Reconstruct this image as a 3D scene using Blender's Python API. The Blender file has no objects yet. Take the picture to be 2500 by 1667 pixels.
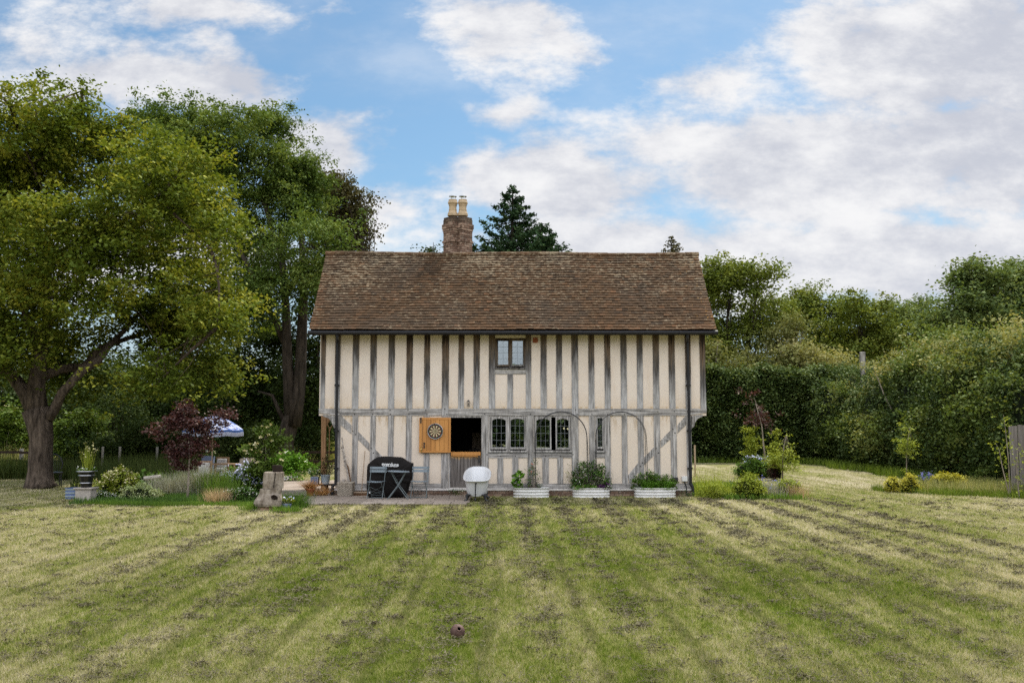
import bpy, math, random
import numpy as np
from mathutils import Vector, Matrix, Quaternion

random.seed(7)
rng = np.random.default_rng(11)
S = bpy.context.scene
COL = S.collection
R = math.radians

# ------------------------------------------------------------------ camera
F = 2240.0                     # focal length in photo pixels (2500 wide)
CX, CY, HOR = 1250.0, 833.5, 1040.0
EYE = 1.95
PITCH = math.atan((HOR - CY) / F)
cam_d = bpy.data.cameras.new('camera')
cam_d.sensor_width = 36.0
cam_d.lens = F / 2500 * 36
cam_d.clip_start = 0.1
cam_d.clip_end = 3000
cam = bpy.data.objects.new('camera', cam_d)
COL.objects.link(cam)
cam.location = (0, 0, EYE)
cam.rotation_euler = (R(90) + PITCH, 0, 0)
S.camera = cam
cp, sp = math.cos(PITCH), math.sin(PITCH)


def ray(px, py):
    u, w = (px - CX) / F, (CY - py) / F
    return u, cp - w * sp, sp + w * cp


def at(px, py, Y):
    a, b, c = ray(px, py)
    t = Y / b
    return Vector((a * t, Y, EYE + c * t))


def gr(px, py, z=0.0):
    a, b, c = ray(px, py)
    t = (z - EYE) / c
    return Vector((a * t, b * t, z))


def sc(Y):                     # photo pixels per metre at distance Y
    return F / (Y * cp)


# ------------------------------------------------------------------ nodes
def N(nt, typ, ins=None, **props):
    n = nt.nodes.new('ShaderNode' + typ)
    for k, v in props.items():
        setattr(n, k, v)
    if ins:
        for k, v in ins.items():
            s = n.inputs[k]
            if isinstance(v, bpy.types.NodeSocket):
                nt.links.new(v, s)
            else:
                s.default_value = v
    return n


def c4(c):
    return (c[0], c[1], c[2], 1.0)


def math_(nt, op, a, b=0.0, c=0.0, clamp=False):
    return N(nt, 'Math', {0: a, 1: b, 2: c}, operation=op, use_clamp=clamp).outputs[0]


def mixc(nt, fac, a, b, blend='MIX'):
    n = N(nt, 'Mix', data_type='RGBA', blend_type=blend)
    for k, v in ((0, fac), (6, a), (7, b)):
        if isinstance(v, bpy.types.NodeSocket):
            nt.links.new(v, n.inputs[k])
        else:
            n.inputs[k].default_value = v if k == 0 else c4(v)
    return n.outputs[2]


def ramp(nt, fac, stops, interp='LINEAR'):
    n = N(nt, 'ValToRGB', {0: fac})
    cr = n.color_ramp
    cr.interpolation = interp
    while len(cr.elements) > 1:
        cr.elements.remove(cr.elements[-1])
    cr.elements[0].position = stops[0][0]
    cr.elements[0].color = c4(stops[0][1])
    for p, c in stops[1:]:
        cr.elements.new(p).color = c4(c)
    return n.outputs[0]


def g3(v):
    return (v, v, v)


def smooth(nt, v, lo, hi, to0=0.0, to1=1.0):
    return N(nt, 'MapRange', {0: v, 1: lo, 2: hi, 3: to0, 4: to1}, interpolation_type='SMOOTHSTEP').outputs[0]


def lin(nt, v, lo, hi, to0=0.0, to1=1.0):
    return N(nt, 'MapRange', {0: v, 1: lo, 2: hi, 3: to0, 4: to1}).outputs[0]


def noise(nt, vec, scale, detail=4, rough=0.55, out=0, dist=0.0):
    return N(nt, 'TexNoise', {'Vector': vec, 'Scale': scale, 'Detail': detail, 'Roughness': rough, 'Distortion': dist}).outputs[out]


def vscale(nt, vec, s):
    return N(nt, 'VectorMath', {0: vec, 1: s}, operation='MULTIPLY').outputs[0]


# ------------------------------------------------------------------ world: sky with clouds fixed by direction
SUN_EL, SUN_AZ = R(58), 0.0
w = bpy.data.worlds.new('World')
S.world = w
w.use_nodes = True
nt = w.node_tree
nt.nodes.clear()
tc = N(nt, 'TexCoord').outputs['Generated']
sep = N(nt, 'SeparateXYZ', {0: tc})
yy = math_(nt, 'MAXIMUM', math_(nt, 'ABSOLUTE', sep.outputs[1]), 0.12)
uu = math_(nt, 'DIVIDE', sep.outputs[0], yy)
vv = math_(nt, 'DIVIDE', sep.outputs[2], yy)
uv = N(nt, 'CombineXYZ', {0: uu, 1: vv, 2: sep.outputs[1]}).outputs[0]
warp = noise(nt, vscale(nt, uv, (1, 1.5, 1)), 4.5, 5, 0.62, out=1)
uvw = N(nt, 'VectorMath', {0: uv, 1: vscale(nt, N(nt, 'VectorMath', {0: warp, 1: (.5, .5, .5)}, operation='SUBTRACT').outputs[0], (.20, .13, 0))}, operation='ADD').outputs[0]
CLOUDS = [  # photo px centre, radii, strength
    (500, 40, 300, 75, 1.0), (330, 190, 420, 100, .95), (560, 170, 150, 90, .9), (60, 120, 330, 150, .55),
    (1230, 70, 270, 110, 1.0), (1390, 80, 130, 80, .8), (1190, 240, 110, 70, .62), (800, 370, 170, 130, .95),
    (960, 540, 170, 90, .8), (1390, 430, 330, 150, 1.05), (1620, 330, 300, 100, .66), (1760, 200, 250, 130, .62),
    (2330, 130, 500, 200, 1.25), (2000, 400, 500, 200, 1.15), (2420, 360, 400, 200, 1.15), (1500, 600, 560, 110, .75),
    (2150, 640, 700, 160, 1.05), (2400, 500, 300, 100, .8), (300, 620, 700, 160, .8)]
field = None
for (px, py, rx, ry, am) in CLOUDS:
    a, b, c = ray(px, py)
    d = N(nt, 'VectorMath', {0: uvw, 1: (a / b, c / b, 0)}, operation='SUBTRACT').outputs[0]
    d = vscale(nt, d, (F / rx, F / ry, 0))
    ln = N(nt, 'VectorMath', {0: d}, operation='LENGTH').outputs['Value']
    v = math_(nt, 'MULTIPLY_ADD', ln, -0.75 * am, am)
    field = v if field is None else math_(nt, 'SMOOTH_MAX', field, v, 0.12)
f1 = noise(nt, vscale(nt, uv, (1, 1.9, 1)), 7.0, 9, 0.66)
f2 = noise(nt, vscale(nt, uv, (1, 2.4, 1)), 2.2, 6, 0.55)
behind = math_(nt, 'LESS_THAN', sep.outputs[1], 0.3)
far = math_(nt, 'MULTIPLY', behind, math_(nt, 'MULTIPLY_ADD', f2, 2.0, -0.42))
field = math_(nt, 'MAXIMUM', math_(nt, 'MULTIPLY', field, math_(nt, 'SUBTRACT', 1.0, behind)), far)
den = math_(nt, 'ADD', field, math_(nt, 'MULTIPLY', math_(nt, 'SUBTRACT', f1, 0.5), 1.5))
dens = smooth(nt, den, 0.12, 0.62)
wisp = smooth(nt, math_(nt, 'ADD', f2, math_(nt, 'MULTIPLY', f1, .35)), 0.55, 1.0, 0, 0.45)
dens = math_(nt, 'MAXIMUM', dens, wisp)
shade = smooth(nt, math_(nt, 'ADD', math_(nt, 'MULTIPLY', f1, .75), math_(nt, 'MULTIPLY', f2, .65)), 0.54, 0.84)
sky = N(nt, 'TexSky', sky_type='NISHITA', sun_disc=False, sun_elevation=SUN_EL, sun_rotation=SUN_AZ, air_density=1.1, dust_density=1.0, ozone_density=1.6, altitude=50).outputs[0]
skyc = mixc(nt, 1.0, sky, (.86, 1.10, 1.16), 'MULTIPLY')
cloudc = mixc(nt, shade, (5.6, 5.85, 6.6), (8.9, 8.9, 9.0))
skyc = mixc(nt, smooth(nt, vv, 0.0, 0.27, 0.8, 0.0), skyc, (5.1, 6.0, 7.0))
colr = mixc(nt, dens, skyc, cloudc)
# sky boost added overhead and behind the viewer to light the house front
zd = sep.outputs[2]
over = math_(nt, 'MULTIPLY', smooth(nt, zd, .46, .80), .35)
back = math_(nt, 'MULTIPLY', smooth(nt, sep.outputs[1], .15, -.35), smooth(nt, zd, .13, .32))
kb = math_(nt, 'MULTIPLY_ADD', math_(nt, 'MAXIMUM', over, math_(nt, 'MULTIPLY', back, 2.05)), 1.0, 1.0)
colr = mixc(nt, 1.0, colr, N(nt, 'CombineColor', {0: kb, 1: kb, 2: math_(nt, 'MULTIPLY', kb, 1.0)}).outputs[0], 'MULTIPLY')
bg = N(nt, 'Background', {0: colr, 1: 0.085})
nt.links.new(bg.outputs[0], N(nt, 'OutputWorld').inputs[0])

sun_d = bpy.data.lights.new('sun', 'SUN')
sun_d.energy = 5.0
sun_d.angle = R(2.5)
sun_d.color = (1.0, 0.94, 0.85)
sun = bpy.data.objects.new('sun', sun_d)
COL.objects.link(sun)
# direction towards the sun
AZ = R(62)          # the sun stands high behind the house, to the right; the front is lit by the added sky boost behind the viewer
sdir = Vector((math.cos(SUN_EL) * math.cos(AZ), math.cos(SUN_EL) * math.sin(AZ), math.sin(SUN_EL)))
sun.rotation_euler = sdir.to_track_quat('Z', 'Y').to_euler()
for n in nt.nodes:
    if n.type == 'TEX_SKY':
        n.sun_rotation = math.pi / 2 - AZ
S.view_settings.view_transform = 'Standard'
S.view_settings.look = 'None'
S.view_settings.exposure = 0.30
S.view_settings.gamma = 1.0
S.render.film_transparent = False
S.cycles.use_denoising = False
S.cycles.max_bounces = 6
S.cycles.diffuse_bounces = 3
S.cycles.transparent_max_bounces = 8
S.cycles.sample_clamp_indirect = 6


# ------------------------------------------------------------------ scene helpers
def tag(o, label=None, cat=None, group=None, kind=None):
    if label: o['label'] = label
    if cat: o['category'] = cat
    if group: o['group'] = group
    if kind: o['kind'] = kind
    return o


def thing(name, label, cat, loc=(0, 0, 0), group=None):
    o = bpy.data.objects.new(name, None)
    o.empty_display_size = 0.2
    COL.objects.link(o)
    o.location = loc
    return tag(o, label, cat, group)


def wloc(o):
    v = Vector((0, 0, 0))
    while o is not None:
        v += Vector(o.location)
        o = o.parent
    return v


def link(name, me, mat, parent=None, origin=None):
    """me is authored in world coordinates; shift it to its origin"""
    if parent is not None:
        me.transform(Matrix.Translation(-wloc(parent)))
    elif origin is not None:
        me.transform(Matrix.Translation(-Vector(origin)))
    if mat is not None:
        me.materials.append(mat)
    o = bpy.data.objects.new(name, me)
    COL.objects.link(o)
    if parent is not None:
        o.parent = parent
    elif origin is not None:
        o.location = origin
    return o


def copy_tree(o, parent=None):
    c = o.copy()
    COL.objects.link(c)
    if parent is not None: c.parent = parent
    for ch in list(o.children): copy_tree(ch, c)
    return c


class MB:
    def __init__(s):
        s.v, s.f, s.r = [], [], []

    def add(s, vs, fs, rnd=0.5):
        b = len(s.v)
        s.v += [tuple(x) for x in vs]
        s.f += [tuple(i + b for i in f) for f in fs]
        s.r += [rnd] * len(fs)
        return s

    def box(s, x0, x1, y0, y1, z0, z1, rnd=0.5):
        return s.hexa([(x0, y0, z0), (x1, y0, z0), (x1, y1, z0), (x0, y1, z0), (x0, y0, z1), (x1, y0, z1), (x1, y1, z1), (x0, y1, z1)], rnd)

    def hexa(s, v, rnd=0.5):
        return s.add(v, [(0, 3, 2, 1), (4, 5, 6, 7), (0, 1, 5, 4), (1, 2, 6, 5), (2, 3, 7, 6), (3, 0, 4, 7)], rnd)

    def obox(s, c, size, rot=None, rnd=0.5):
        h = [q / 2 for q in size]
        rot = rot or Matrix.Identity(3)
        v = []
        for z in (-1, 1):
            for x, y in ((-1, -1), (1, -1), (1, 1), (-1, 1)):
                v.append(Vector(c) + rot @ Vector((x * h[0], y * h[1], z * h[2])))
        return s.hexa(v, rnd)

    def bar(s, a, b, w, d, rnd=0.5, up=(0, 1, 0)):
        a, b = Vector(a), Vector(b)
        t = (b - a).normalized()
        u = Vector(up)
        sd = t.cross(u)
        if sd.length < 1e-4: sd = t.cross(Vector((1, 0, 0)))
        sd.normalize()
        u = sd.cross(t)
        v = []
        for p in (a, b):
            for x, y in ((-1, -1), (1, -1), (1, 1), (-1, 1)):
                v.append(p + sd * (x * w / 2) + u * (y * d / 2))
        return s.hexa(v, rnd)

    def prism(s, poly, y0, y1, rnd=0.5):
        n = len(poly)
        v = [(p[0], y0, p[1]) for p in poly] + [(p[0], y1, p[1]) for p in poly]
        f = [tuple(range(n - 1, -1, -1)), tuple(range(n, 2 * n))] + [(i, (i + 1) % n, (i + 1) % n + n, i + n) for i in range(n)]
        return s.add(v, f, rnd)

    def tube(s, pts, rad, n=8, rnd=0.5, cap=True, wob=0.0):
        pts = [Vector(p) for p in pts]
        if not hasattr(rad, '__len__'): rad = [rad] * len(pts)
        v, f = [], []
        ref = None
        for i, p in enumerate(pts):
            t = (pts[min(i + 1, len(pts) - 1)] - pts[max(i - 1, 0)])
            t = t.normalized() if t.length > 1e-9 else Vector((0, 0, 1))
            if ref is None:
                ref = t.orthogonal().normalized()
            ref = (ref - t * ref.dot(t))
            ref = ref.normalized() if ref.length > 1e-6 else t.orthogonal().normalized()
            bn = t.cross(ref)
            for k in range(n):
                a = 2 * math.pi * k / n
                rr = rad[i] * (1 + (random.uniform(-wob, wob) if wob else 0))
                v.append(p + ref * (math.cos(a) * rr) + bn * (math.sin(a) * rr))
        for i in range(len(pts) - 1):
            for k in range(n):
                f.append((i * n + k, i * n + (k + 1) % n, (i + 1) * n + (k + 1) % n, (i + 1) * n + k))
        if cap:
            f.append(tuple(range(n - 1, -1, -1)))
            f.append(tuple((len(pts) - 1) * n + k for k in range(n)))
        return s.add(v, f, rnd)

    def lathe(s, prof, c=(0, 0, 0), n=24, ex=1.0, ey=1.0, rnd=0.5, rot=0.0, cap=True):
        v, f = [], []
        for r_, z in prof:
            for k in range(n):
                a = 2 * math.pi * k / n + rot
                v.append((c[0] + r_ * ex * math.cos(a), c[1] + r_ * ey * math.sin(a), c[2] + z))
        m = len(prof)
        for i in range(m - 1):
            for k in range(n):
                f.append((i * n + k, i * n + (k + 1) % n, (i + 1) * n + (k + 1) % n, (i + 1) * n + k))
        if cap:
            f.append(tuple(range(n - 1, -1, -1)))
            f.append(tuple((m - 1) * n + k for k in range(n)))
        return s.add(v, f, rnd)

    def build(s, name, mat, parent=None, smooth=False, bevel=0.0, origin=None, label=None):
        me = bpy.data.meshes.new(name)
        me.from_pydata(s.v, [], s.f)
        at_ = me.attributes.new('rnd', 'FLOAT', 'FACE')
        at_.data.foreach_set('value', s.r)
        me.update()
        if smooth:
            me.polygons.foreach_set('use_smooth', [True] * len(me.polygons))
        o = link(name, me, mat, parent, origin)
        if bevel:
            m = o.modifiers.new('bevel', 'BEVEL')
            m.width = bevel
            m.segments = 1
            m.limit_method = 'ANGLE'
            m.angle_limit = R(40)
        if label: o['label'] = label
        return o


def np_mesh(name, V, k, rnd, mat, parent=None, origin=None, smooth=False):
    """V: (n*k,3) array, faces of k consecutive vertices"""
    V = np.asarray(V, dtype=np.float32).reshape(-1, 3)
    nf = len(V) // k
    me = bpy.data.meshes.new(name)
    me.vertices.add(len(V))
    me.vertices.foreach_set('co', V.ravel())
    me.loops.add(len(V))
    me.loops.foreach_set('vertex_index', np.arange(len(V), dtype=np.int32))
    me.polygons.add(nf)
    me.polygons.foreach_set('loop_start', np.arange(0, len(V), k, dtype=np.int32))
    me.polygons.foreach_set('loop_total', np.full(nf, k, dtype=np.int32))
    a = me.attributes.new('rnd', 'FLOAT', 'FACE')
    a.data.foreach_set('value', np.asarray(rnd, dtype=np.float32))
    me.update(calc_edges=True)
    return link(name, me, mat, parent, origin)


def leaf_quads(C, size, up=0.5, aspect=0.55, var=0.35, droop=0.0):
    """rhombic leaves at centres C"""
    n = len(C)
    nrm = rng.normal(size=(n, 3))
    nrm /= np.linalg.norm(nrm, axis=1)[:, None] + 1e-9
    nrm[:, 2] = np.abs(nrm[:, 2])
    nrm = nrm * (1 - up) + np.array([0, 0, 1.0]) * up
    nrm /= np.linalg.norm(nrm, axis=1)[:, None]
    t = rng.normal(size=(n, 3))
    t[:, 2] -= droop
    t -= nrm * (t * nrm).sum(1)[:, None]
    t /= np.linalg.norm(t, axis=1)[:, None] + 1e-9
    b = np.cross(nrm, t)
    L = size * (1 + rng.uniform(-var, var, n))[:, None]
    W = L * aspect
    V = np.empty((n, 4, 3))
    V[:, 0] = C - t * L * .5
    V[:, 1] = C + b * W * .5 + nrm * L * .06
    V[:, 2] = C + t * L * .5
    V[:, 3] = C - b * W * .5 + nrm * L * .06
    return V.reshape(-1, 3)


def blades(P, h, wdt, lean=0.4, curve=0.5, seg=2, dirs=None, hv=0.35):
    """curved blades standing at P: seg quads each"""
    n = len(P)
    a = rng.uniform(0, 2 * math.pi, n)
    side = np.stack([np.cos(a), np.sin(a), np.zeros(n)], 1)
    b = rng.uniform(0, 2 * math.pi, n)
    d = np.stack([np.cos(b), np.sin(b), np.zeros(n)], 1) if dirs is None else dirs
    ln = (rng.uniform(0, 1, n) * lean)[:, None]
    H = (h * (1 + rng.uniform(-hv, hv, n)))[:, None]
    pts = []
    for i in range(seg + 1):
        t = i / seg
        pts.append(P + d * H * (ln * t + curve * ln * t * t) + np.array([0, 0, 1.0]) * H * (t - .35 * curve * ln * t * t))
    ws = [wdt * (1 - (i / seg) ** 1.5 * .92) for i in range(seg + 1)]
    V = np.empty((n, seg, 4, 3))
    for i in range(seg):
        V[:, i, 0] = pts[i] - side * ws[i] / 2
        V[:, i, 1] = pts[i] + side * ws[i] / 2
        V[:, i, 2] = pts[i + 1] + side * ws[i + 1] / 2
        V[:, i, 3] = pts[i + 1] - side * ws[i + 1] / 2
    return V.reshape(-1, 3), np.array([p for p in pts[-1]])


# ------------------------------------------------------------------ materials
MATS = {}


def mat(name):
    m = bpy.data.materials.new(name)
    m.use_nodes = True
    nt = m.node_tree
    nt.nodes.clear()
    MATS[name] = m
    out = N(nt, 'OutputMaterial')
    return m, nt, out


def pbr(name, col, rough=0.6, spec=0.4, metal=0.0, bump=None, bstr=0.3, bdist=0.01, var=0.0, vscale_=8.0, coat=0.0, rnd=0.0):
    """principled with a little mottling; col may be a function nt->socket"""
    m, nt, out = mat(name)
    oc = N(nt, 'TexCoord').outputs['Object']
    c = col(nt, oc) if callable(col) else c4(col)
    if var:
        k = noise(nt, oc, vscale_, 5, .6)
        f = lin(nt, k, .25, .75, 1 - var, 1 + var)
        c = mixc(nt, 1.0, c if callable(col) else col, N(nt, 'CombineColor', {0: f, 1: f, 2: f}).outputs[0], 'MULTIPLY')
    if rnd:
        a = N(nt, 'Attribute', attribute_name='rnd').outputs['Fac']
        f = lin(nt, a, 0, 1, 1 - rnd, 1 + rnd)
        cc = N(nt, 'CombineColor', {0: f, 1: f, 2: f}).outputs[0]
        mm = N(nt, 'Mix', data_type='RGBA', blend_type='MULTIPLY')
        mm.inputs[0].default_value = 1
        if isinstance(c, bpy.types.NodeSocket): nt.links.new(c, mm.inputs[6])
        else: mm.inputs[6].default_value = c
        nt.links.new(cc, mm.inputs[7])
        c = mm.outputs[2]
    p = N(nt, 'BsdfPrincipled', {'Base Color': c, 'Roughness': rough, 'Specular IOR Level': spec, 'Metallic': metal, 'Coat Weight': coat})
    if bump:
        h = bump(nt, oc) if callable(bump) else noise(nt, oc, bump, 5, .6)
        b = N(nt, 'Bump', {'Height': h, 'Strength': bstr, 'Distance': bdist})
        nt.links.new(b.outputs[0], p.inputs['Normal'])
    nt.links.new(p.outputs[0], out.inputs[0])
    return m


LEAFK = 1.2


def leafmat(name, cols, trans=0.32, gloss=0.06, big=0.35, bigs=0.5):
    """cols: 3 colours over the per-leaf random value, with a slow drift in hue through the crown"""
    m, nt, out = mat(name)
    if name.startswith('leaf_'): cols = [tuple(min(.6, v * LEAFK) for v in q) for q in cols]
    a = N(nt, 'Attribute', attribute_name='rnd').outputs['Fac']
    oc = N(nt, 'TexCoord').outputs['Object']
    k = noise(nt, oc, bigs, 3, .5)
    v = math_(nt, 'ADD', math_(nt, 'MULTIPLY', a, 1 - big), math_(nt, 'MULTIPLY', lin(nt, k, .3, .7), big))
    c = ramp(nt, v, [(0.0, cols[0]), (0.5, cols[1]), (1.0, cols[2])])
    d = N(nt, 'BsdfDiffuse', {0: c})
    tcol = mixc(nt, 1.0, c, (1.35, 1.25, .6), 'MULTIPLY')
    t = N(nt, 'BsdfTranslucent', {0: tcol})
    g = N(nt, 'BsdfGlossy', {0: mixc(nt, .5, c, (.8, .85, .7)), 1: 0.5})
    m1 = N(nt, 'MixShader', {0: trans * .8, 1: d.outputs[0], 2: t.outputs[0]})
    m2 = N(nt, 'MixShader', {0: gloss * .45, 1: m1.outputs[0], 2: g.outputs[0]})
    nt.links.new(m2.outputs[0], out.inputs[0])
    return m


# lawn colour as a function of the place on the ground, shared by soil sheet and blades
lg = bpy.data.node_groups.new('lawn_colour', 'ShaderNodeTree')
lg.interface.new_socket('Vector', in_out='INPUT', socket_type='NodeSocketVector')
lg.interface.new_socket('Rnd', in_out='INPUT', socket_type='NodeSocketFloat')
lg.interface.new_socket('Color', in_out='OUTPUT', socket_type='NodeSocketColor')
gi = lg.nodes.new('NodeGroupInput')
go = lg.nodes.new('NodeGroupOutput')
P_ = gi.outputs[0]
big1 = noise(lg, vscale(lg, P_, (1, .5, 0)), .28, 3, .5)
mid1 = noise(lg, vscale(lg, P_, (1.5, .30, 0)), 1.7, 5, .68)
fin1 = noise(lg, vscale(lg, P_, (1, .6, 0)), 10.0, 5, .75)
sx = N(lg, 'SeparateXYZ', {0: P_})
# how far from the green middle of the lawn
dx = math_(lg, 'MULTIPLY', math_(lg, 'ABSOLUTE', math_(lg, 'ADD', sx.outputs[0], -0.3)), 1.0)
edge = smooth(lg, math_(lg, 'ADD', dx, math_(lg, 'MULTIPLY', math_(lg, 'ABSOLUTE', math_(lg, 'ADD', sx.outputs[1], -12.5)), .40)), 2.2, 7.5)
t = math_(lg, 'ADD', math_(lg, 'MULTIPLY', big1, .50), math_(lg, 'ADD', math_(lg, 'MULTIPLY', mid1, .66), math_(lg, 'MULTIPLY', fin1, .62)))
t = math_(lg, 'ADD', t, -.03)
t = math_(lg, 'ADD', t, math_(lg, 'MULTIPLY', edge, .13))
# mower lanes every 0.93 m
wv = math_(lg, 'ADD', sx.outputs[0], math_(lg, 'MULTIPLY', noise(lg, vscale(lg, P_, (1, .5, 0)), .9, 2, .5), .28))
lane = math_(lg, 'ABSOLUTE', math_(lg, 'SUBTRACT', math_(lg, 'FRACT', math_(lg, 'DIVIDE', math_(lg, 'ADD', wv, 20.08), .93)), .5))
lane = smooth(lg, lane, .12, .02)
lane = math_(lg, 'MULTIPLY', lane, smooth(lg, noise(lg, vscale(lg, P_, (1, .5, 0)), 1.6, 3, .6), .34, .56))
lane = math_(lg, 'MULTIPLY', lane, lin(lg, sx.outputs[0], -6, 0, .7, 1))
lane2 = math_(lg, 'FRACT', math_(lg, 'DIVIDE', math_(lg, 'ADD', wv, 20.08), 1.86))
lane2 = math_(lg, 'MULTIPLY', smooth(lg, math_(lg, 'ABSOLUTE', math_(lg, 'SUBTRACT', lane2, .5)), .22, .28), .045)
fine = smooth(lg, math_(lg, 'ABSOLUTE', math_(lg, 'SUBTRACT', math_(lg, 'FRACT', math_(lg, 'DIVIDE', math_(lg, 'ADD', wv, 20.08), .31)), .5)), .05, .30)
t = math_(lg, 'ADD', t, lane2)
t = math_(lg, 'ADD', t, math_(lg, 'MULTIPLY_ADD', fine, .035, -.03))
t = math_(lg, 'ADD', t, math_(lg, 'MULTIPLY', math_(lg, 'SUBTRACT', gi.outputs[1], .5), .34))
t = lin(lg, t, .72, 1.14)
cc = ramp(lg, t, [(0.0, (.088, .125, .016)), (.2, (.135, .168, .030)), (.42, (.20, .212, .062)), (.6, (.27, .26, .112)), (.78, (.34, .308, .17)), (1.0, (.43, .385, .26))])
thatch = smooth(lg, math_(lg, 'ADD', noise(lg, vscale(lg, P_, (1.4, .75, 0)), 3.3, 6, .7), math_(lg, 'MULTIPLY', gi.outputs[1], .10)), .60, .74, 0, .6)
thatch = math_(lg, 'MAXIMUM', thatch, math_(lg, 'MULTIPLY', lane, .42))
cc = mixc(lg, thatch, cc, (.12, .105, .065))
lg.links.new(cc, go.inputs[0])


def lawn_mat(name, dark=1.0, blade=True):
    m, nt, out = mat(name)
    pos = N(nt, 'NewGeometry').outputs['Position']
    g = nt.nodes.new('ShaderNodeGroup')
    g.node_tree = lg
    nt.links.new(pos, g.inputs[0])
    if blade:
        nt.links.new(N(nt, 'Attribute', attribute_name='rnd').outputs['Fac'], g.inputs[1])
    else:
        nt.links.new(noise(nt, pos, 60, 3, .6), g.inputs[1])
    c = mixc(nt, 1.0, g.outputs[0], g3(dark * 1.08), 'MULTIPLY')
    d = N(nt, 'BsdfDiffuse', {0: c})
    if blade:
        t = N(nt, 'BsdfTranslucent', {0: mixc(nt, 1.0, c, (1.2, 1.2, .8), 'MULTIPLY')})
        d = N(nt, 'MixShader', {0: .3, 1: d.outputs[0], 2: t.outputs[0]})
    else:
        b = N(nt, 'Bump', {'Height': noise(nt, pos, 14, 6, .7), 'Strength': .8, 'Distance': .05})
        nt.links.new(b.outputs[0], d.inputs['Normal'])
    nt.links.new(d.outputs[0], out.inputs[0])
    return m


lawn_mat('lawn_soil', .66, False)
lawn_mat('lawn_blades', 1.0, True)


def oakcol(kind):
    def f(nt, oc):
        ax = {'up': (34, 34, 1.5), 'low': (34, 34, 1.5), 'beam': (1.5, 34, 34), 'brace': (14, 20, 14)}[kind]
        gr_ = noise(nt, vscale(nt, oc, ax), 1.0, 5, .65)
        rn = N(nt, 'ObjectInfo').outputs['Random']
        off = N(nt, 'CombineXYZ', {0: math_(nt, 'MULTIPLY', rn, 37), 1: 0, 2: math_(nt, 'MULTIPLY', rn, 91)}).outputs[0]
        ov = N(nt, 'VectorMath', {0: oc, 1: off}, operation='ADD').outputs[0]
        st = noise(nt, vscale(nt, ov, (22, 1, .9) if kind != 'beam' else (.9, 1, 14)), 1.0, 4, .6)
        z = N(nt, 'SeparateXYZ', {0: oc}).outputs[2]
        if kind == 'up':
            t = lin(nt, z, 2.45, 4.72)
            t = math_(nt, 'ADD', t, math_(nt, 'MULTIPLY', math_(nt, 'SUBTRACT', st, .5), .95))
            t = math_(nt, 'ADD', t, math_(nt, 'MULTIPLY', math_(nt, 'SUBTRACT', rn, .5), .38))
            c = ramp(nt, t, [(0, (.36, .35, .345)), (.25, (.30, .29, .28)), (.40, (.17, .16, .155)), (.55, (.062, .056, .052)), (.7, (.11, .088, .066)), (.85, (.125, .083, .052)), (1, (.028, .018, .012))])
        else:
            c = ramp(nt, st, [(.3, (.09, .08, .072)), (.42, (.23, .215, .20)), (.58, (.38, .36, .342)), (.75, (.46, .44, .415))])
            if kind == 'low':
                c = mixc(nt, smooth(nt, math_(nt, 'ADD', z, math_(nt, 'MULTIPLY', st, .6)), .75, .45, 0, .35), c, (.17, .165, .15))
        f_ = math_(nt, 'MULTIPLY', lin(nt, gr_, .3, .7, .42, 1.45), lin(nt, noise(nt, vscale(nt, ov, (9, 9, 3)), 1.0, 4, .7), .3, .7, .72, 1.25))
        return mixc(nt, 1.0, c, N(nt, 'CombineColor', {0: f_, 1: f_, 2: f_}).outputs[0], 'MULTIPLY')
    return f


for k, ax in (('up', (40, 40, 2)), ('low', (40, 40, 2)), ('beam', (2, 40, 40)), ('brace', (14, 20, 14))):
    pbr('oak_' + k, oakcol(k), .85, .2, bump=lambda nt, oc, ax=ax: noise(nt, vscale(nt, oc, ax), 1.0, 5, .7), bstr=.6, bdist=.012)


def plastcol(nt, oc):
    s = N(nt, 'SeparateXYZ', {0: oc})
    z = s.outputs[2]
    n1 = noise(nt, oc, 1.7, 5, .6)
    base = mixc(nt, lin(nt, n1, .3, .7), (.61, .515, .43), (.665, .585, .505))
    stk = noise(nt, vscale(nt, oc, (5, 1, .7)), 1.0, 6, .7)
    base = mixc(nt, smooth(nt, stk, .52, .72, 0, .45), base, (.50, .40, .30))
    base = mixc(nt, smooth(nt, noise(nt, oc, 5.5, 5, .7), .58, .72, 0, .35), base, (.70, .64, .57))
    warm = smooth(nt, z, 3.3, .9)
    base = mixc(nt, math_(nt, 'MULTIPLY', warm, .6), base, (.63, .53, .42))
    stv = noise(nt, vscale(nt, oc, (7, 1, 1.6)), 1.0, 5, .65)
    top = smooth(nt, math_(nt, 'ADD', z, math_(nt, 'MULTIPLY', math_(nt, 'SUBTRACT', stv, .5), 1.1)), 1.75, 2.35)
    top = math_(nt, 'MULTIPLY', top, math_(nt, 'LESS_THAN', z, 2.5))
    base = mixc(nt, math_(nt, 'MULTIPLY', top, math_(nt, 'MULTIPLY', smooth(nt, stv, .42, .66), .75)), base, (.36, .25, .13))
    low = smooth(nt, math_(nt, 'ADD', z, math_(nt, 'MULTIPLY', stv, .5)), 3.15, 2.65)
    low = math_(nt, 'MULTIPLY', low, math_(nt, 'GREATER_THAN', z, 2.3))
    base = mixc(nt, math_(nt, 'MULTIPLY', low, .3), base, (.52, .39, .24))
    return base


pbr('plaster', plastcol, .9, .15, bump=18.0, bstr=.25, bdist=.01)


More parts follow.
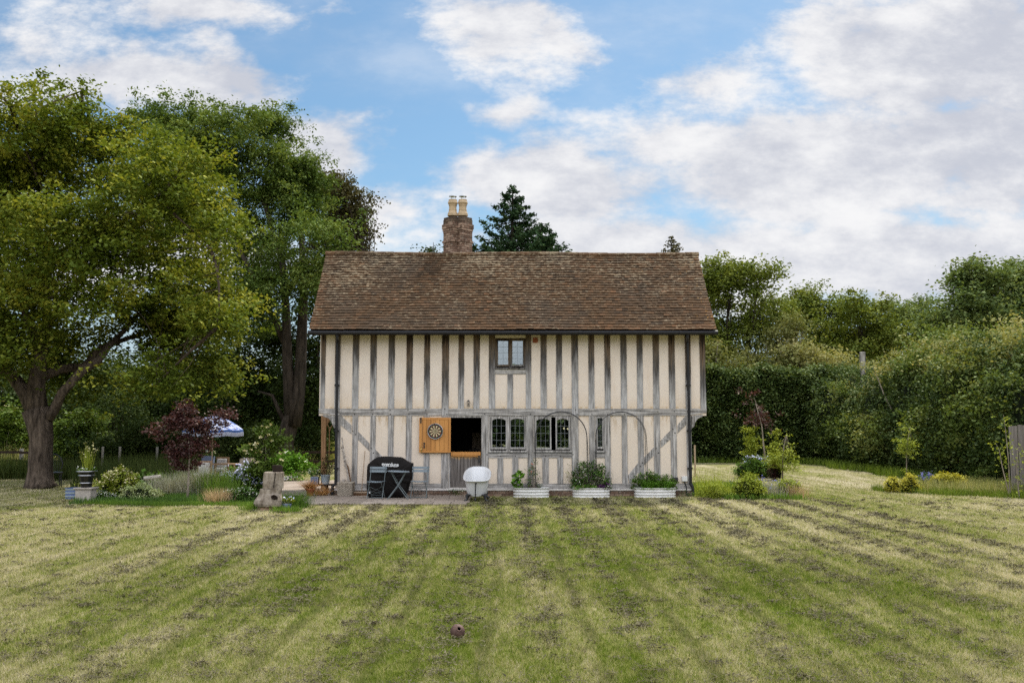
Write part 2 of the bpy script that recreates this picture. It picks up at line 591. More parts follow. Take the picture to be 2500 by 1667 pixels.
def tilecol(nt, oc):
    a = N(nt, 'Attribute', attribute_name='rnd').outputs['Fac']
    n1 = noise(nt, oc, .9, 5, .6)
    base = ramp(nt, math_(nt, 'ADD', math_(nt, 'MULTIPLY', a, .7), math_(nt, 'MULTIPLY', n1, .4)), [(.1, (.028, .018, .011)), (.35, (.048, .029, .016)), (.6, (.070, .040, .020)), (.85, (.094, .050, .025)), (1, (.14, .068, .032))])
    grime = smooth(nt, noise(nt, vscale(nt, oc, (1, 1, .4)), .55, 4, .55), .42, .66)
    base = mixc(nt, math_(nt, 'MULTIPLY', grime, .55), base, (.05, .04, .03))
    l1 = noise(nt, vscale(nt, oc, (.8, 1.5, 1.5)), 9, 6, .8)
    l2 = noise(nt, oc, .6, 3, .5)
    z = N(nt, 'SeparateXYZ', {0: oc}).outputs[2]
    up = lin(nt, z, 4.8, 7.4, -.045, .035)
    li = smooth(nt, math_(nt, 'ADD', math_(nt, 'ADD', l1, up), math_(nt, 'MULTIPLY', math_(nt, 'SUBTRACT', l2, .5), .22)), .54, .585)
    lc = mixc(nt, noise(nt, oc, 30, 2, .5), (.21, .16, .10), (.42, .35, .24))
    base = mixc(nt, math_(nt, 'MULTIPLY', li, .55), base, lc)
    ye = smooth(nt, math_(nt, 'ADD', noise(nt, oc, 7, 5, .7), math_(nt, 'MULTIPLY', smooth(nt, N(nt, 'SeparateXYZ', {0: oc}).outputs[0], 4.6, 5.8), .10)), .70, .74)
    return mixc(nt, math_(nt, 'MULTIPLY', ye, .8), base, (.42, .22, .05))


pbr('roof_tiles', tilecol, .92, .1, bump=40.0, bstr=.5, bdist=.008)


def brickcol(nt, oc):
    a = N(nt, 'Attribute', attribute_name='rnd').outputs['Fac']
    base = ramp(nt, a, [(0, (.10, .062, .045)), (.4, (.17, .105, .075)), (.7, (.23, .15, .11)), (1, (.33, .23, .17))])
    z = N(nt, 'SeparateXYZ', {0: oc}).outputs[2]
    n1 = noise(nt, oc, 14, 5, .7)
    base = mixc(nt, smooth(nt, n1, .5, .68, 0, .6), base, (.36, .31, .25))
    return mixc(nt, smooth(nt, math_(nt, 'ADD', z, math_(nt, 'MULTIPLY', n1, .3)), 8.42, 8.62, 0, .75), base, (.045, .038, .028))


pbr('brick', brickcol, .92, .1, bump=35.0, bstr=.6, bdist=.01)
pbr('mortar', (.17, .14, .11), .95, .1, var=.25)


def flagcol(nt, oc):
    a = N(nt, 'Attribute', attribute_name='rnd').outputs['Fac']
    b = ramp(nt, a, [(0, (.21, .17, .14)), (.5, (.30, .245, .20)), (1, (.40, .335, .28))])
    return mixc(nt, lin(nt, noise(nt, oc, 3.2, 6, .65), .35, .7, 0, .55), b, (.16, .135, .11))


pbr('flagstone', flagcol, .85, .25, bump=12.0, bstr=.4, bdist=.01)
pbr('white_ledge', (.50, .47, .44), .8, .2, var=.25)


def orangeoak(nt, oc):
    g = noise(nt, vscale(nt, oc, (40, 40, 1.6)), 1.0, 5, .65)
    a = N(nt, 'Attribute', attribute_name='rnd').outputs['Fac']
    return ramp(nt, math_(nt, 'ADD', math_(nt, 'MULTIPLY', g, .7), math_(nt, 'MULTIPLY', a, .35)), [(.25, (.30, .125, .028)), (.55, (.46, .205, .05)), (.85, (.60, .30, .09))])


pbr('orange_oak', orangeoak, .5, .4, bump=lambda nt, oc: noise(nt, vscale(nt, oc, (60, 60, 2)), 1, 4, .6), bstr=.2, bdist=.004)


def doorgrey(nt, oc):
    g = noise(nt, vscale(nt, oc, (35, 35, 1.8)), 1.0, 5, .7)
    z = N(nt, 'SeparateXYZ', {0: oc}).outputs[2]
    b = ramp(nt, g, [(.3, (.05, .043, .038)), (.5, (.115, .10, .09)), (.75, (.22, .20, .185))])
    t = smooth(nt, math_(nt, 'ADD', z, math_(nt, 'MULTIPLY', math_(nt, 'SUBTRACT', g, .5), .35)), 1.02, 1.12)
    return mixc(nt, t, b, (.42, .25, .10))


pbr('door_grey', doorgrey, .85, .2)
pbr('porch_oak', lambda nt, oc: ramp(nt, noise(nt, vscale(nt, oc, (30, 30, 2)), 1, 4, .6), [(.3, (.18, .09, .035)), (.7, (.40, .235, .12))]), .7, .3)
pbr('dark_timber', (.035, .024, .018), .9, .1, var=.3)
pbr('black_iron', (.012, .012, .014), .5, .5)
pbr('gutter_black', (.008, .008, .010), .5, .35)
pbr('lead', (.20, .21, .22), .6, .4)
pbr('lead_dark', (.07, .08, .09), .5, .5)
pbr('brass', (.55, .36, .12), .3, .5, metal=1)
pbr('steel', (.45, .46, .47), .28, .5, metal=1)
pbr('terracotta', (.30, .095, .045), .8, .2, var=.2)
pbr('stone_pot', (.40, .30, .19), .85, .2, var=.22, vscale_=9)
pbr('interior', (.028, .024, .02), .9, .1, var=.3)
pbr('interior_pale', (.13, .10, .07), .8, .2)
pbr('interior_oak', (.16, .07, .025), .6, .3, var=.3)
m, nt, out = mat('glass')
gl = N(nt, 'BsdfGlossy', {0: (.82, .92, 1, 1), 1: .015})
oc = N(nt, 'TexCoord').outputs['Object']
bp = N(nt, 'Bump', {'Height': noise(nt, oc, 5, 2, .5), 'Strength': .10, 'Distance': .01})
nt.links.new(bp.outputs[0], gl.inputs['Normal'])
tr = N(nt, 'BsdfTransparent', {0: (.75, .8, .78, 1)})
mx = N(nt, 'MixShader', {0: .32, 1: tr.outputs[0], 2: gl.outputs[0]})
nt.links.new(mx.outputs[0], out.inputs[0])
m, nt, out = mat('clear_plastic')
gl = N(nt, 'BsdfGlossy', {0: (1, 1, 1, 1), 1: .1})
tr = N(nt, 'BsdfTransparent', {0: (.9, .92, .9, 1)})
mx = N(nt, 'MixShader', {0: .18, 1: tr.outputs[0], 2: gl.outputs[0]})
nt.links.new(mx.outputs[0], out.inputs[0])
m, nt, out = mat('lamp_glow')
nt.links.new(N(nt, 'Emission', {0: (1, .8, .5, 1), 1: 1.6}).outputs[0], out.inputs[0])
pbr('white_enamel', (.56, .565, .57), .38, .4)
pbr('white_metal', (.60, .59, .565), .45, .4, var=.08, vscale_=5)
pbr('cover_black', (.010, .0085, .008), .8, .15, bump=6.0, bstr=.9, bdist=.04)
pbr('white_print', (.75, .75, .75), .6, .3)
pbr('bistro_blue', (.175, .215, .245), .42, .5, var=.1)
pbr('bistro_frame', (.10, .125, .13), .45, .5)
pbr('wicker', lambda nt, oc: ramp(nt, noise(nt, oc, 30, 3, .6), [(.3, (.16, .13, .10)), (.7, (.42, .37, .30))]), .8, .2)
pbr('birch_bark', lambda nt, oc: ramp(nt, noise(nt, vscale(nt, oc, (8, 8, 22)), 1, 4, .6), [(.38, (.07, .05, .04)), (.5, (.35, .31, .27)), (.8, (.55, .50, .45))]), .8, .2)
pbr('brown_wood', (.13, .07, .035), .8, .2, var=.3)
pbr('pale_wood', (.36, .27, .19), .75, .2, var=.2)
pbr('teak', (.24, .15, .08), .7, .3, var=.2)
pbr('cushion', (.42, .40, .38), .9, .1, var=.08)
pbr('galvanised', (.42, .50, .56), .5, .5, var=.1)
pbr('blue_pot', (.13, .16, .24), .55, .4, var=.1)
pbr('blue_pot_light', (.25, .29, .38), .55, .4)
pbr('blue_band', (.035, .065, .16), .4, .5)
pbr('band_pale', (.38, .45, .50), .4, .5, var=.15)
pbr('black_gloss', (.008, .008, .010), .2, .5)
pbr('pale_stone', (.34, .305, .27), .85, .2, var=.22, vscale_=12, bump=20.0)
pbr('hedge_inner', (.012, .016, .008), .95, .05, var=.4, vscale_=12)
pbr('soil', (.045, .032, .022), .95, .1, var=.4, vscale_=20)
pbr('gravel', (.26, .24, .27), .9, .2, var=.4, vscale_=25, bump=40.0)
pbr('dart_cream', (.50, .40, .24), .8, .2)
pbr('dart_black', (.015, .014, .012), .7, .2)
pbr('dart_red', (.30, .03, .02), .7, .2)
pbr('dart_green', (.02, .12, .04), .7, .2)
pbr('shell_brown', lambda nt, oc: mixc(nt, lin(nt, noise(nt, oc, 22, 5, .7), .3, .7), (.045, .022, .017), (.13, .075, .058)), .7, .3, bump=60.0, bstr=.5, bdist=.004)


def barkcol(c0, c1):
    return lambda nt, oc: ramp(nt, noise(nt, vscale(nt, oc, (9, 9, 1.6)), 1.0, 6, .7), [(.35, c0), (.65, c1)])


for nm, a, b in (('bark_oak', (.028, .021, .016), (.15, .115, .088)), ('bark_ash', (.022, .018, .013), (.085, .066, .048)), ('bark_dark', (.02, .016, .012), (.07, .055, .042)), ('bark_pale', (.16, .13, .10), (.36, .31, .25)), ('stump_wood', (.20, .16, .12), (.52, .47, .40))):
    pbr(nm, barkcol(a, b), .92, .1, bump=lambda nt, oc: noise(nt, vscale(nt, oc, (16, 16, 2.2)), 1.0, 6, .75), bstr=1.0, bdist=.05)


def stumpcol(nt, oc):
    n1 = noise(nt, vscale(nt, oc, (1, 1, .6)), 7, 6, .7)
    b = ramp(nt, n1, [(.32, (.07, .052, .038)), (.45, (.20, .165, .13)), (.7, (.38, .33, .275))])
    return mixc(nt, smooth(nt, noise(nt, oc, 3.0, 4, .6), .56, .70, 0, .8), b, (.055, .045, .035))


pbr('stump_grey', stumpcol, .9, .1, bump=18.0, bstr=.6, bdist=.02)
pbr('stump_cut', (.33, .22, .15), .9, .1, var=.3, vscale_=14)
pbr('charred', (.025, .018, .014), .9, .1, var=.3)
pbr('fence_board', lambda nt, oc: ramp(nt, noise(nt, vscale(nt, oc, (20, 20, 1.2)), 1, 4, .65), [(.3, (.13, .11, .095)), (.7, (.29, .26, .235))]), .9, .1)
pbr('post_grey', lambda nt, oc: ramp(nt, noise(nt, vscale(nt, oc, (12, 12, 2)), 1, 5, .7), [(.35, (.08, .07, .06)), (.6, (.34, .32, .29))]), .9, .1)
pbr('parasol_cloth', lambda nt, oc: mixc(nt, math_(nt, 'GREATER_THAN', noise(nt, oc, 9, 3, .6), .53), (.40, .44, .60), (.10, .16, .40)), .8, .2)
pbr('parasol_blue', (.06, .13, .36), .8, .2)
pbr('parasol_white', (.46, .49, .62), .8, .2)

leafmat('leaf_oak', [(.036, .058, .008), (.09, .122, .016), (.33, .31, .05)], .34, .05, .40, .55)
leafmat('leaf_ash', [(.026, .048, .010), (.068, .108, .022), (.22, .26, .07)], .3, .06, .35, .4)
leafmat('leaf_birch', [(.03, .035, .014), (.06, .055, .022), (.10, .085, .035)], .2, .06)
leafmat('leaf_dark', [(.012, .024, .006), (.028, .045, .011), (.06, .078, .02)], .25, .05)
leafmat('leaf_undergrowth', [(.018, .03, .008), (.038, .055, .014), (.085, .10, .028)], .2, .03)
leafmat('leaf_elder', [(.035, .065, .010), (.07, .11, .018), (.13, .17, .035)], .3, .06)
leafmat('leaf_beech', [(.016, .032, .008), (.042, .068, .016), (.16, .20, .065)], .25, .10, .35, .8)
leafmat('leaf_wild', [(.035, .065, .012), (.085, .12, .024), (.20, .20, .065)], .3, .08, .45, .35)
leafmat('leaf_maple', [(.04, .06, .010), (.09, .118, .020), (.22, .24, .055)], .3, .05)
leafmat('leaf_field', [(.04, .07, .02), (.085, .12, .038), (.21, .24, .095)], .3, .05)
leafmat('leaf_olive', [(.06, .075, .02), (.12, .13, .04), (.20, .185, .08)], .25, .04)
leafmat('leaf_bramble', [(.10, .12, .035), (.20, .20, .07), (.34, .30, .15)], .3, .06)
leafmat('leaf_spruce', [(.010, .026, .012), (.022, .046, .018), (.055, .085, .03)], .08, .04)
leafmat('leaf_red', [(.018, .006, .008), (.045, .015, .017), (.11, .045, .042)], .25, .14, .2, 2)
leafmat('leaf_green', [(.03, .07, .010), (.07, .13, .018), (.13, .20, .04)], .3, .06, .3, 2)
leafmat('leaf_bright', [(.045, .11, .010), (.08, .18, .016), (.14, .25, .035)], .3, .04, .3, 2)
leafmat('leaf_lime', [(.08, .115, .012), (.18, .22, .026), (.33, .35, .06)], .3, .06, .3, 2)
leafmat('leaf_gold', [(.14, .15, .018), (.30, .28, .035), (.48, .43, .08)], .3, .06, .3, 2)
leafmat('leaf_bed', [(.02, .055, .010), (.05, .10, .018), (.10, .17, .035)], .28, .06, .3, 2)
leafmat('leaf_vari', [(.11, .16, .05), (.30, .35, .16), (.52, .54, .34)], .2, .06, .2, 3)
leafmat('leaf_grey', [(.14, .15, .10), (.25, .25, .19), (.36, .34, .30)], .2, .04, .2, 3)
leafmat('leaf_dry', [(.20, .14, .08), (.36, .26, .15), (.50, .38, .24)], .2, .04, .2, 3)
leafmat('leaf_rust', [(.20, .09, .03), (.38, .20, .075), (.52, .32, .15)], .2, .04, .2, 3)
leafmat('leaf_grass', [(.04, .09, .010), (.085, .15, .02), (.16, .23, .04)], .3, .05, .3, 1)
leafmat('leaf_grass_bright', [(.045, .075, .008), (.085, .13, .015), (.16, .20, .035)], .3, .05, .3, 1)
leafmat('leaf_meadow', [(.10, .13, .03), (.20, .21, .07), (.36, .32, .16)], .3, .05, .3, 1)
leafmat('petal_white', [(.62, .62, .55), (.74, .73, .66), (.82, .81, .76)], .2, .03)
leafmat('petal_cream', [(.42, .42, .18), (.62, .56, .30), (.76, .70, .50)], .2, .03)
leafmat('petal_lilac', [(.36, .40, .66), (.52, .54, .78), (.70, .70, .84)], .2, .03)
leafmat('petal_violet', [(.09, .10, .32), (.16, .17, .46), (.28, .28, .56)], .2, .03)
leafmat('petal_red', [(.45, .05, .03), (.60, .10, .06), (.70, .22, .15)], .2, .03)
leafmat('petal_purple', [(.05, .02, .06), (.10, .04, .11), (.17, .07, .18)], .2, .03)
leafmat('clippings_dry', [(.04, .035, .022), (.085, .075, .048), (.17, .15, .10)], .1, .02, .3, 1)
M = MATS

# ================================================================== GROUND
me = bpy.data.meshes.new('lawn')
ring = [0, 4, 8, 14, 20, 30, 45, 70, 120, 250, 600, 1500]
vs, fs = [(0, 20, 0)], []
for i, r_ in enumerate(ring[1:]):
    for k in range(48):
        a = 2 * math.pi * k / 48
        vs.append((r_ * math.cos(a), 20 + r_ * math.sin(a), 0))
for k in range(48):
    fs.append((0, 1 + k, 1 + (k + 1) % 48))
for i in range(len(ring) - 2):
    for k in range(48):
        fs.append((1 + i * 48 + k, 1 + (i + 1) * 48 + k, 1 + (i + 1) * 48 + (k + 1) % 48, 1 + i * 48 + (k + 1) % 48))
me.from_pydata(vs, [], fs)
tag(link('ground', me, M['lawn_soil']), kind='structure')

YW = 26.0                      # the house front


def hx(px, py=1000):           # photo x -> world x on the house front
    return at(px, py, YW).x


def hz(py):
    return at(1250, py, YW).z


# ================================================================== PATIO
pt = MB()
xL, xR, xE = gr(690, 1175).x, hx(1150), hx(803)
yF, yB = 23.15, 33.0
row_y = yF
k = 0
while row_y < yB:
    hgt = random.choice([.45, .6, .6, .75])
    y1 = min(row_y + hgt, yB)
    x = gr(735, 1227).x + .1 - .1 * k if row_y < 26 else xL
    x = max(x, gr(700, 1200).x) if row_y < 26 else xL
    xend = (xR if row_y < 25.7 else xE)
    while x < xend - .1:
        wd = random.choice([.45, .6, .75, .9])
        x1 = min(x + wd, xend + random.uniform(-.05, .08))
        g = .008
        pt.box(x + g, x1 - g, row_y + g, y1 - g, -.05, .035 + random.uniform(-.003, .003), random.random())
        x = x + wd
    row_y += hgt
    k += 1
pt.build('patio', M['flagstone'], bevel=.006)
COL.objects['patio']['kind'] = 'structure'
pj = MB().box(gr(735, 1227).x + .1, xR - .05, yF + .05, 25.7, -.05, .02).box(xL + .1, xE - .05, 25.5, yB - .05, -.05, .021)
tag(pj.build('patio_joints', M['soil']), kind='structure')
gv = MB().box(gr(455, 1160).x, gr(690, 1174).x - .05, 28.0, 36, -.05, .012)
tag(gv.build('gravel_path', M['gravel']), kind='structure')

# ================================================================== HOUSE
HX0, HX1 = hx(779, 900), hx(1724, 900)      # upper storey
LX0, LX1 = hx(818, 1100), hx(1690, 1100)    # lower storey
z_sill0, z_sill1 = hz(1192), hz(1180)
z_j0, z_j1 = hz(1014.5), hz(997)            # jetty beam
z_top = hz(806)
DEPTH = 3.94
house = thing('timber_framed_house', 'two-storey timber-framed cottage with cream plaster panels and brown tiled roof', 'house', (0, YW, 0))


def wall_grid(mb, x0, x1, z0, z1, holes, ya, yb):
    xs = sorted({x0, x1} | {v for h in holes for v in h[:2]})
    zs = sorted({z0, z1} | {v for h in holes for v in h[2:]})
    for i in range(len(xs) - 1):
        for j in range(len(zs) - 1):
            cx, cz = (xs[i] + xs[i + 1]) / 2, (zs[j] + zs[j + 1]) / 2
            if any(h[0] < cx < h[1] and h[2] < cz < h[3] for h in holes): continue
            mb.box(xs[i], xs[i + 1], ya, yb, zs[j], zs[j + 1])


# windows: (x0,x1,y_top,y_bottom) in photo px of the outer frame, casement lights, arched?, panes
WUP = (1208.5, 1284, 825, 900)
W1 = (1193.5, 1287.5, 1014.5, 1102.5)
W2 = (1303, 1396, 1014.5, 1102.5)
W3 = (1453.5, 1477, 1014.5, 1102.5)
DOOR = (1098, 1176, 1014.5, 1196)
hole = lambda t: (hx(t[0], (t[2] + t[3]) / 2), hx(t[1], (t[2] + t[3]) / 2), hz(t[3]), hz(t[2]))
PY = YW + .016                 # plaster face, a little behind the timber face
mb = MB()
wall_grid(mb, HX0 + .02, HX1 - .02, z_j0, z_top + .10, [hole(WUP)], PY, PY + .14)
mb.box(HX0 + .02, HX0 + .16, PY + .14, YW + DEPTH, z_j0, z_top + .1)
mb.box(HX1 - .16, HX1 - .02, PY + .14, YW + DEPTH, z_j0, z_top + .1)
mb.box(HX0 + .16, HX1 - .16, YW + DEPTH - .14, YW + DEPTH, z_j0, z_top + .1)
mb.build('upper_wall', M['plaster'], house)
mb = MB()
wall_grid(mb, LX0 + .02, LX1 - .02, z_sill0, z_j0, [hole(W1), hole(W2), hole(W3), hole(DOOR)], PY, PY + .14)
mb.box(LX0 + .02, LX0 + .16, PY + .14, YW + DEPTH, z_sill0, z_j0)
mb.box(LX1 - .16, LX1 - .02, PY + .14, YW + DEPTH, z_sill0, z_j0)
mb.box(LX0 + .16, LX1 - .16, YW + DEPTH - .14, YW + DEPTH, z_sill0, z_j0)
mb.build('lower_wall', M['plaster'], house)
mb = MB()
mb.box(LX0 + .2, LX1 - .2, YW + .2, YW + DEPTH - .2, .10, .20)
mb.box(HX0 + .2, HX1 - .2, YW + .2, YW + DEPTH - .2, z_j0 + .02, z_j1)
mb.box(LX0 + .2, LX1 - .2, YW + DEPTH - .30, YW + DEPTH - .16, .2, z_j0 + .02)
mb.box(hx(1090), hx(1090) + .05, YW + .2, YW + DEPTH - .3, .2, z_j0)
mb.box(HX0 + .2, HX1 - .2, YW + DEPTH - .30, YW + DEPTH - .16, z_j1, z_top)
mb.box(hx(1292), hx(1292) + .1, YW + .2, YW + DEPTH - .3, .2, z_j0)
mb.build('room_lining', M['interior'], house)
# things of the kitchen seen over the half door
mb = MB().box(hx(1143), hx(1179), YW + 1.6, YW + 2.2, .2, 1.12)
mb.build('kitchen_cupboard', M['interior_oak'], house)
mb = MB().box(hx(1145), hx(1178), YW + 2.22, YW + 2.25, 1.12, 1.75)
mb.build('splashback', M['interior_pale'], house)
mb = MB()
for px_ in (1153, 1163):
    c = at(px_, 1094, YW + .9)
    mb.lathe([(.05, 0), (.07, .1), (.075, .13)], (c.x, c.y, 1.05), 12)
    for i in range(14):
        a = random.uniform(0, 6.28)
        mb.bar((c.x, c.y, 1.15), (c.x + .09 * math.cos(a), c.y + .05 * math.sin(a), 1.25 + random.random() * .08), .02, .01)
mb.build('pot_plants', M['cover_black'], house)

# ---- studs
U = [(781, 792), (816, 829), (859.3, 874.2), (903, 918), (947.3, 962), (991, 1006.2), (1034.7, 1048.8), (1078.4, 1095.1), (1118.3, 1132.4),
     (1155.5, 1170.5), (1193.6, 1208.6), (1284, 1296.6), (1319.8, 1334.7), (1358.2, 1372.8), (1396.6, 1412.1), (1437.4, 1452), (1476.7, 1491.3),
     (1516.2, 1531.2), (1556.1, 1570.5), (1595.4, 1610.4), (1634.4, 1649.4), (1674.6, 1688.1), (1710.7, 1724.4)]
TT = .09


def stud(name, pa, pb, ztop_px, zbot_px, matn, y=YW, th=TT, spread=0.0):
    z1, z0 = hz(ztop_px), hz(zbot_px)
    a0, b0 = at(pa, zbot_px, YW).x, at(pb, zbot_px, YW).x
    a1, b1 = at(pa, zbot_px, YW).x + random.uniform(-.006, .006), at(pb, zbot_px, YW).x + random.uniform(-.006, .006)
    mb = MB()
    n = 6
    L = [random.uniform(-.004, .004) for _ in range(2 * n + 2)]
    for i in range(n):
        t0, t1 = i / n, (i + 1) / n
        za, zb = z0 + (z1 - z0) * t0, z0 + (z1 - z0) * t1
        xa0, xa1 = a0 + (a1 - a0) * t0 + L[i], a0 + (a1 - a0) * t1 + L[i + 1]
        xb0, xb1 = b0 + (b1 - b0) * t0 + L[n + i], b0 + (b1 - b0) * t1 + L[n + i + 1]
        mb.hexa([(xa0, y, za), (xb0, y, za), (xb0, y + th, za), (xa0, y + th, za), (xa1, y, zb), (xb1, y, zb), (xb1, y + th, zb), (xa1, y + th, zb)])
    return mb.build(name, M[matn], house)


for i, (a, b) in enumerate(U):
    bot = 997
    if i in (7, 14): bot = 1014
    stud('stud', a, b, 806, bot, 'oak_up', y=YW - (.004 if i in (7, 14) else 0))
stud('stud', 1238.5, 1252.5, 913, 997, 'oak_up')
LS = [(817.5, 829), (858, 871.5), (902, 915.5), (946, 959.5), (990, 1004), (1034, 1048), (1519, 1533), (1559, 1573), (1598, 1613), (1639, 1654), (1678, 1690), (1439, 1453)]
for a, b in LS:
    stud('stud', a, b, 1014.5, 1180, 'oak_low', y=YW - (.003 if a < 830 or a > 1675 else 0))
for a, b in ((1077, 1094.5), (1176, 1192.5), (1288, 1302.5), (1396.6, 1413), (1477.5, 1492)):
    stud('post', a, b, 1014.5, 1192 if a < 1200 else 1180, 'oak_low', y=YW - .004)
for a, b in ((1214, 1229), (1251, 1266), (1324.5, 1340), (1361, 1375)):
    stud('stud', a, b, 1117, 1180, 'oak_low')


def beam(name, pa, pb, pt_, pb_, matn='oak_beam', dy=0.0, th=TT + .02, drop=0.0):
    mb = MB()
    n = max(2, int((pb - pa) / 60))
    xs = [hx(pa + (pb - pa) * i / n, (pt_ + pb_) / 2) for i in range(n + 1)]
    z1, z0 = hz(pt_), hz(pb_)
    jt = [random.uniform(-.004, .004) for _ in range(n + 1)]
    for i in range(n):
        mb.hexa([(xs[i], YW + dy, z0 + jt[i]), (xs[i + 1], YW + dy, z0 + jt[i + 1]), (xs[i + 1], YW + dy + th, z0 + jt[i + 1]), (xs[i], YW + dy + th, z0 + jt[i]),
                 (xs[i], YW + dy, z1), (xs[i + 1], YW + dy, z1), (xs[i + 1], YW + dy + th, z1), (xs[i], YW + dy + th, z1)])
    return mb.build(name, M[matn], house)


beam('jetty_beam', 829, 1077.8, 997.2, 1014.2, dy=-.006)
beam('jetty_beam', 1095.6, 1396, 997.2, 1014.2, dy=-.006)
beam('jetty_beam', 1412.7, 1677, 997.6, 1014.4, dy=-.006)
for a, b, s in ((778.5, 829, 1), (1677, 1725, -1)):     # tapering jetty ends
    x0, x1 = hx(a), hx(b)
    za, zb = (hz(1008), hz(1014.2)) if s > 0 else (hz(1014.2), hz(1007))
    MB().hexa([(x0, YW - .005, za), (x1, YW - .005, zb), (x1, YW + .11, zb), (x0, YW + .11, za), (x0, YW - .005, hz(997.2)), (x1, YW - .005, hz(997.2)), (x1, YW + .11, hz(997.2)), (x0, YW + .11, hz(997.2))]).build('jetty_beam', M['oak_beam'], house)
beam('wall_plate', 780, 1725, 806, 817, 'oak_up', dy=-.008)
beam('sill_beam', 829, 1077, 1180, 1192, dy=-.006)
beam('sill_beam', 1192.7, 1690, 1180, 1192, dy=-.006)
beam('window_rail', 1208.7, 1283.8, 900.8, 913, dy=-.003)
beam('window_rail', 1192.7, 1287.8, 1105, 1117, dy=-.003)
beam('window_rail', 1302.7, 1396.4, 1105, 1117, dy=-.003)
beam('window_rail', 1453, 1477.3, 1105, 1117, dy=-.003)


def brace(P):
    poly = [(hx(x, y), hz(y)) for x, y in P]
    MB().prism(poly, YW + .005, YW + .08).build('brace', M['oak_brace'], house)


brace([(829, 1014.6), (833, 1014.6), (858, 1038), (858, 1059.5), (829, 1035)])
brace([(871.6, 1050), (902, 1082), (902, 1101), (871.6, 1070)])
brace([(915.6, 1096), (946, 1127), (946, 1148), (915.6, 1116)])
brace([(1674, 1014.6), (1654.2, 1037.5), (1654.2, 1057), (1677.8, 1034), (1677.8, 1014.6)])
brace([(1638.8, 1048.5), (1613.2, 1075), (1613.2, 1093), (1638.8, 1070)])
brace([(1598, 1090), (1573.2, 1116), (1573.2, 1134.5), (1598, 1110)])
brace([(1558.8, 1129), (1533.2, 1160), (1536, 1179.6), (1541, 1179.6), (1558.8, 1151)])
for s in (1, -1):               # curved jetty brackets
    pts = [(787, 1012), (829, 1014.5), (829, 1047), (815, 1045), (813, 1040), (810, 1032), (806.5, 1026), (801, 1020.5), (794, 1018.5), (789, 1017)] if s > 0 else \
          [(1716.5, 1011.5), (1714, 1018), (1708, 1019.5), (1702, 1024), (1697, 1032), (1695.5, 1040), (1692, 1043.5), (1690, 1045), (1689, 1047), (1689, 1014.4)]
    MB().prism([(hx(x, y), hz(y)) for x, y in pts], YW + .0, YW + .09).build('jetty_bracket', M['oak_brace'], house, bevel=.005)
# pegs
for px_, py_ in [(x + 5, 1001) for x, _ in U[2:7]] + [(x, 1011) for x in (866, 910, 953, 998, 1042)] + [(1445, 1011), (1484, 1011), (1525, 1011), (1564, 1004), (1606, 1004), (1646, 1004), (1086, 998), (1091, 1011), (1183, 1010), (1295, 1011), (1405, 1000), (1409, 1011),
                 (861, 1052), (868, 1060), (906, 1093), (912, 1105), (1643, 1047), (1648, 1056), (1602, 1094), (1608, 1105), (1564, 1138), (1569, 1129), (1222, 1113), (1258, 1113), (1332, 1113), (1368, 1113), (1189, 1109), (1399, 1109), (1291, 1108)]:
    c = at(px_, py_, YW - .012)
    MB().box(c.x - .013, c.x + .013, c.y - .002, c.y + .02, c.z - .013, c.z + .013).build('peg', M['black_iron'], house)

# ---- plinth
mb = MB()
zb = .0
for row in range(2):
    x = LX0 - .02 + (.11 if row else 0)
    while x < LX1 + .02:
        x1 = min(x + .215, LX1 + .02)
        if x1 > x + .02: mb.box(x + .004, x1 - .004, YW - .05, YW + .06, zb + .004, zb + .066, random.random())
        x += .225
    zb += .075
mb.build('brick_plinth', M['brick'], house)
MB().box(LX0 - .03, LX1 + .03, YW - .035, YW + .12, -.05, .15).build('plinth_core', M['mortar'], house)
MB().box(LX0 - .03, LX1 + .04, YW - .075, YW + .1, .152, z_sill0 - .003).build('plinth_ledge', M['white_ledge'], house, bevel=.008)


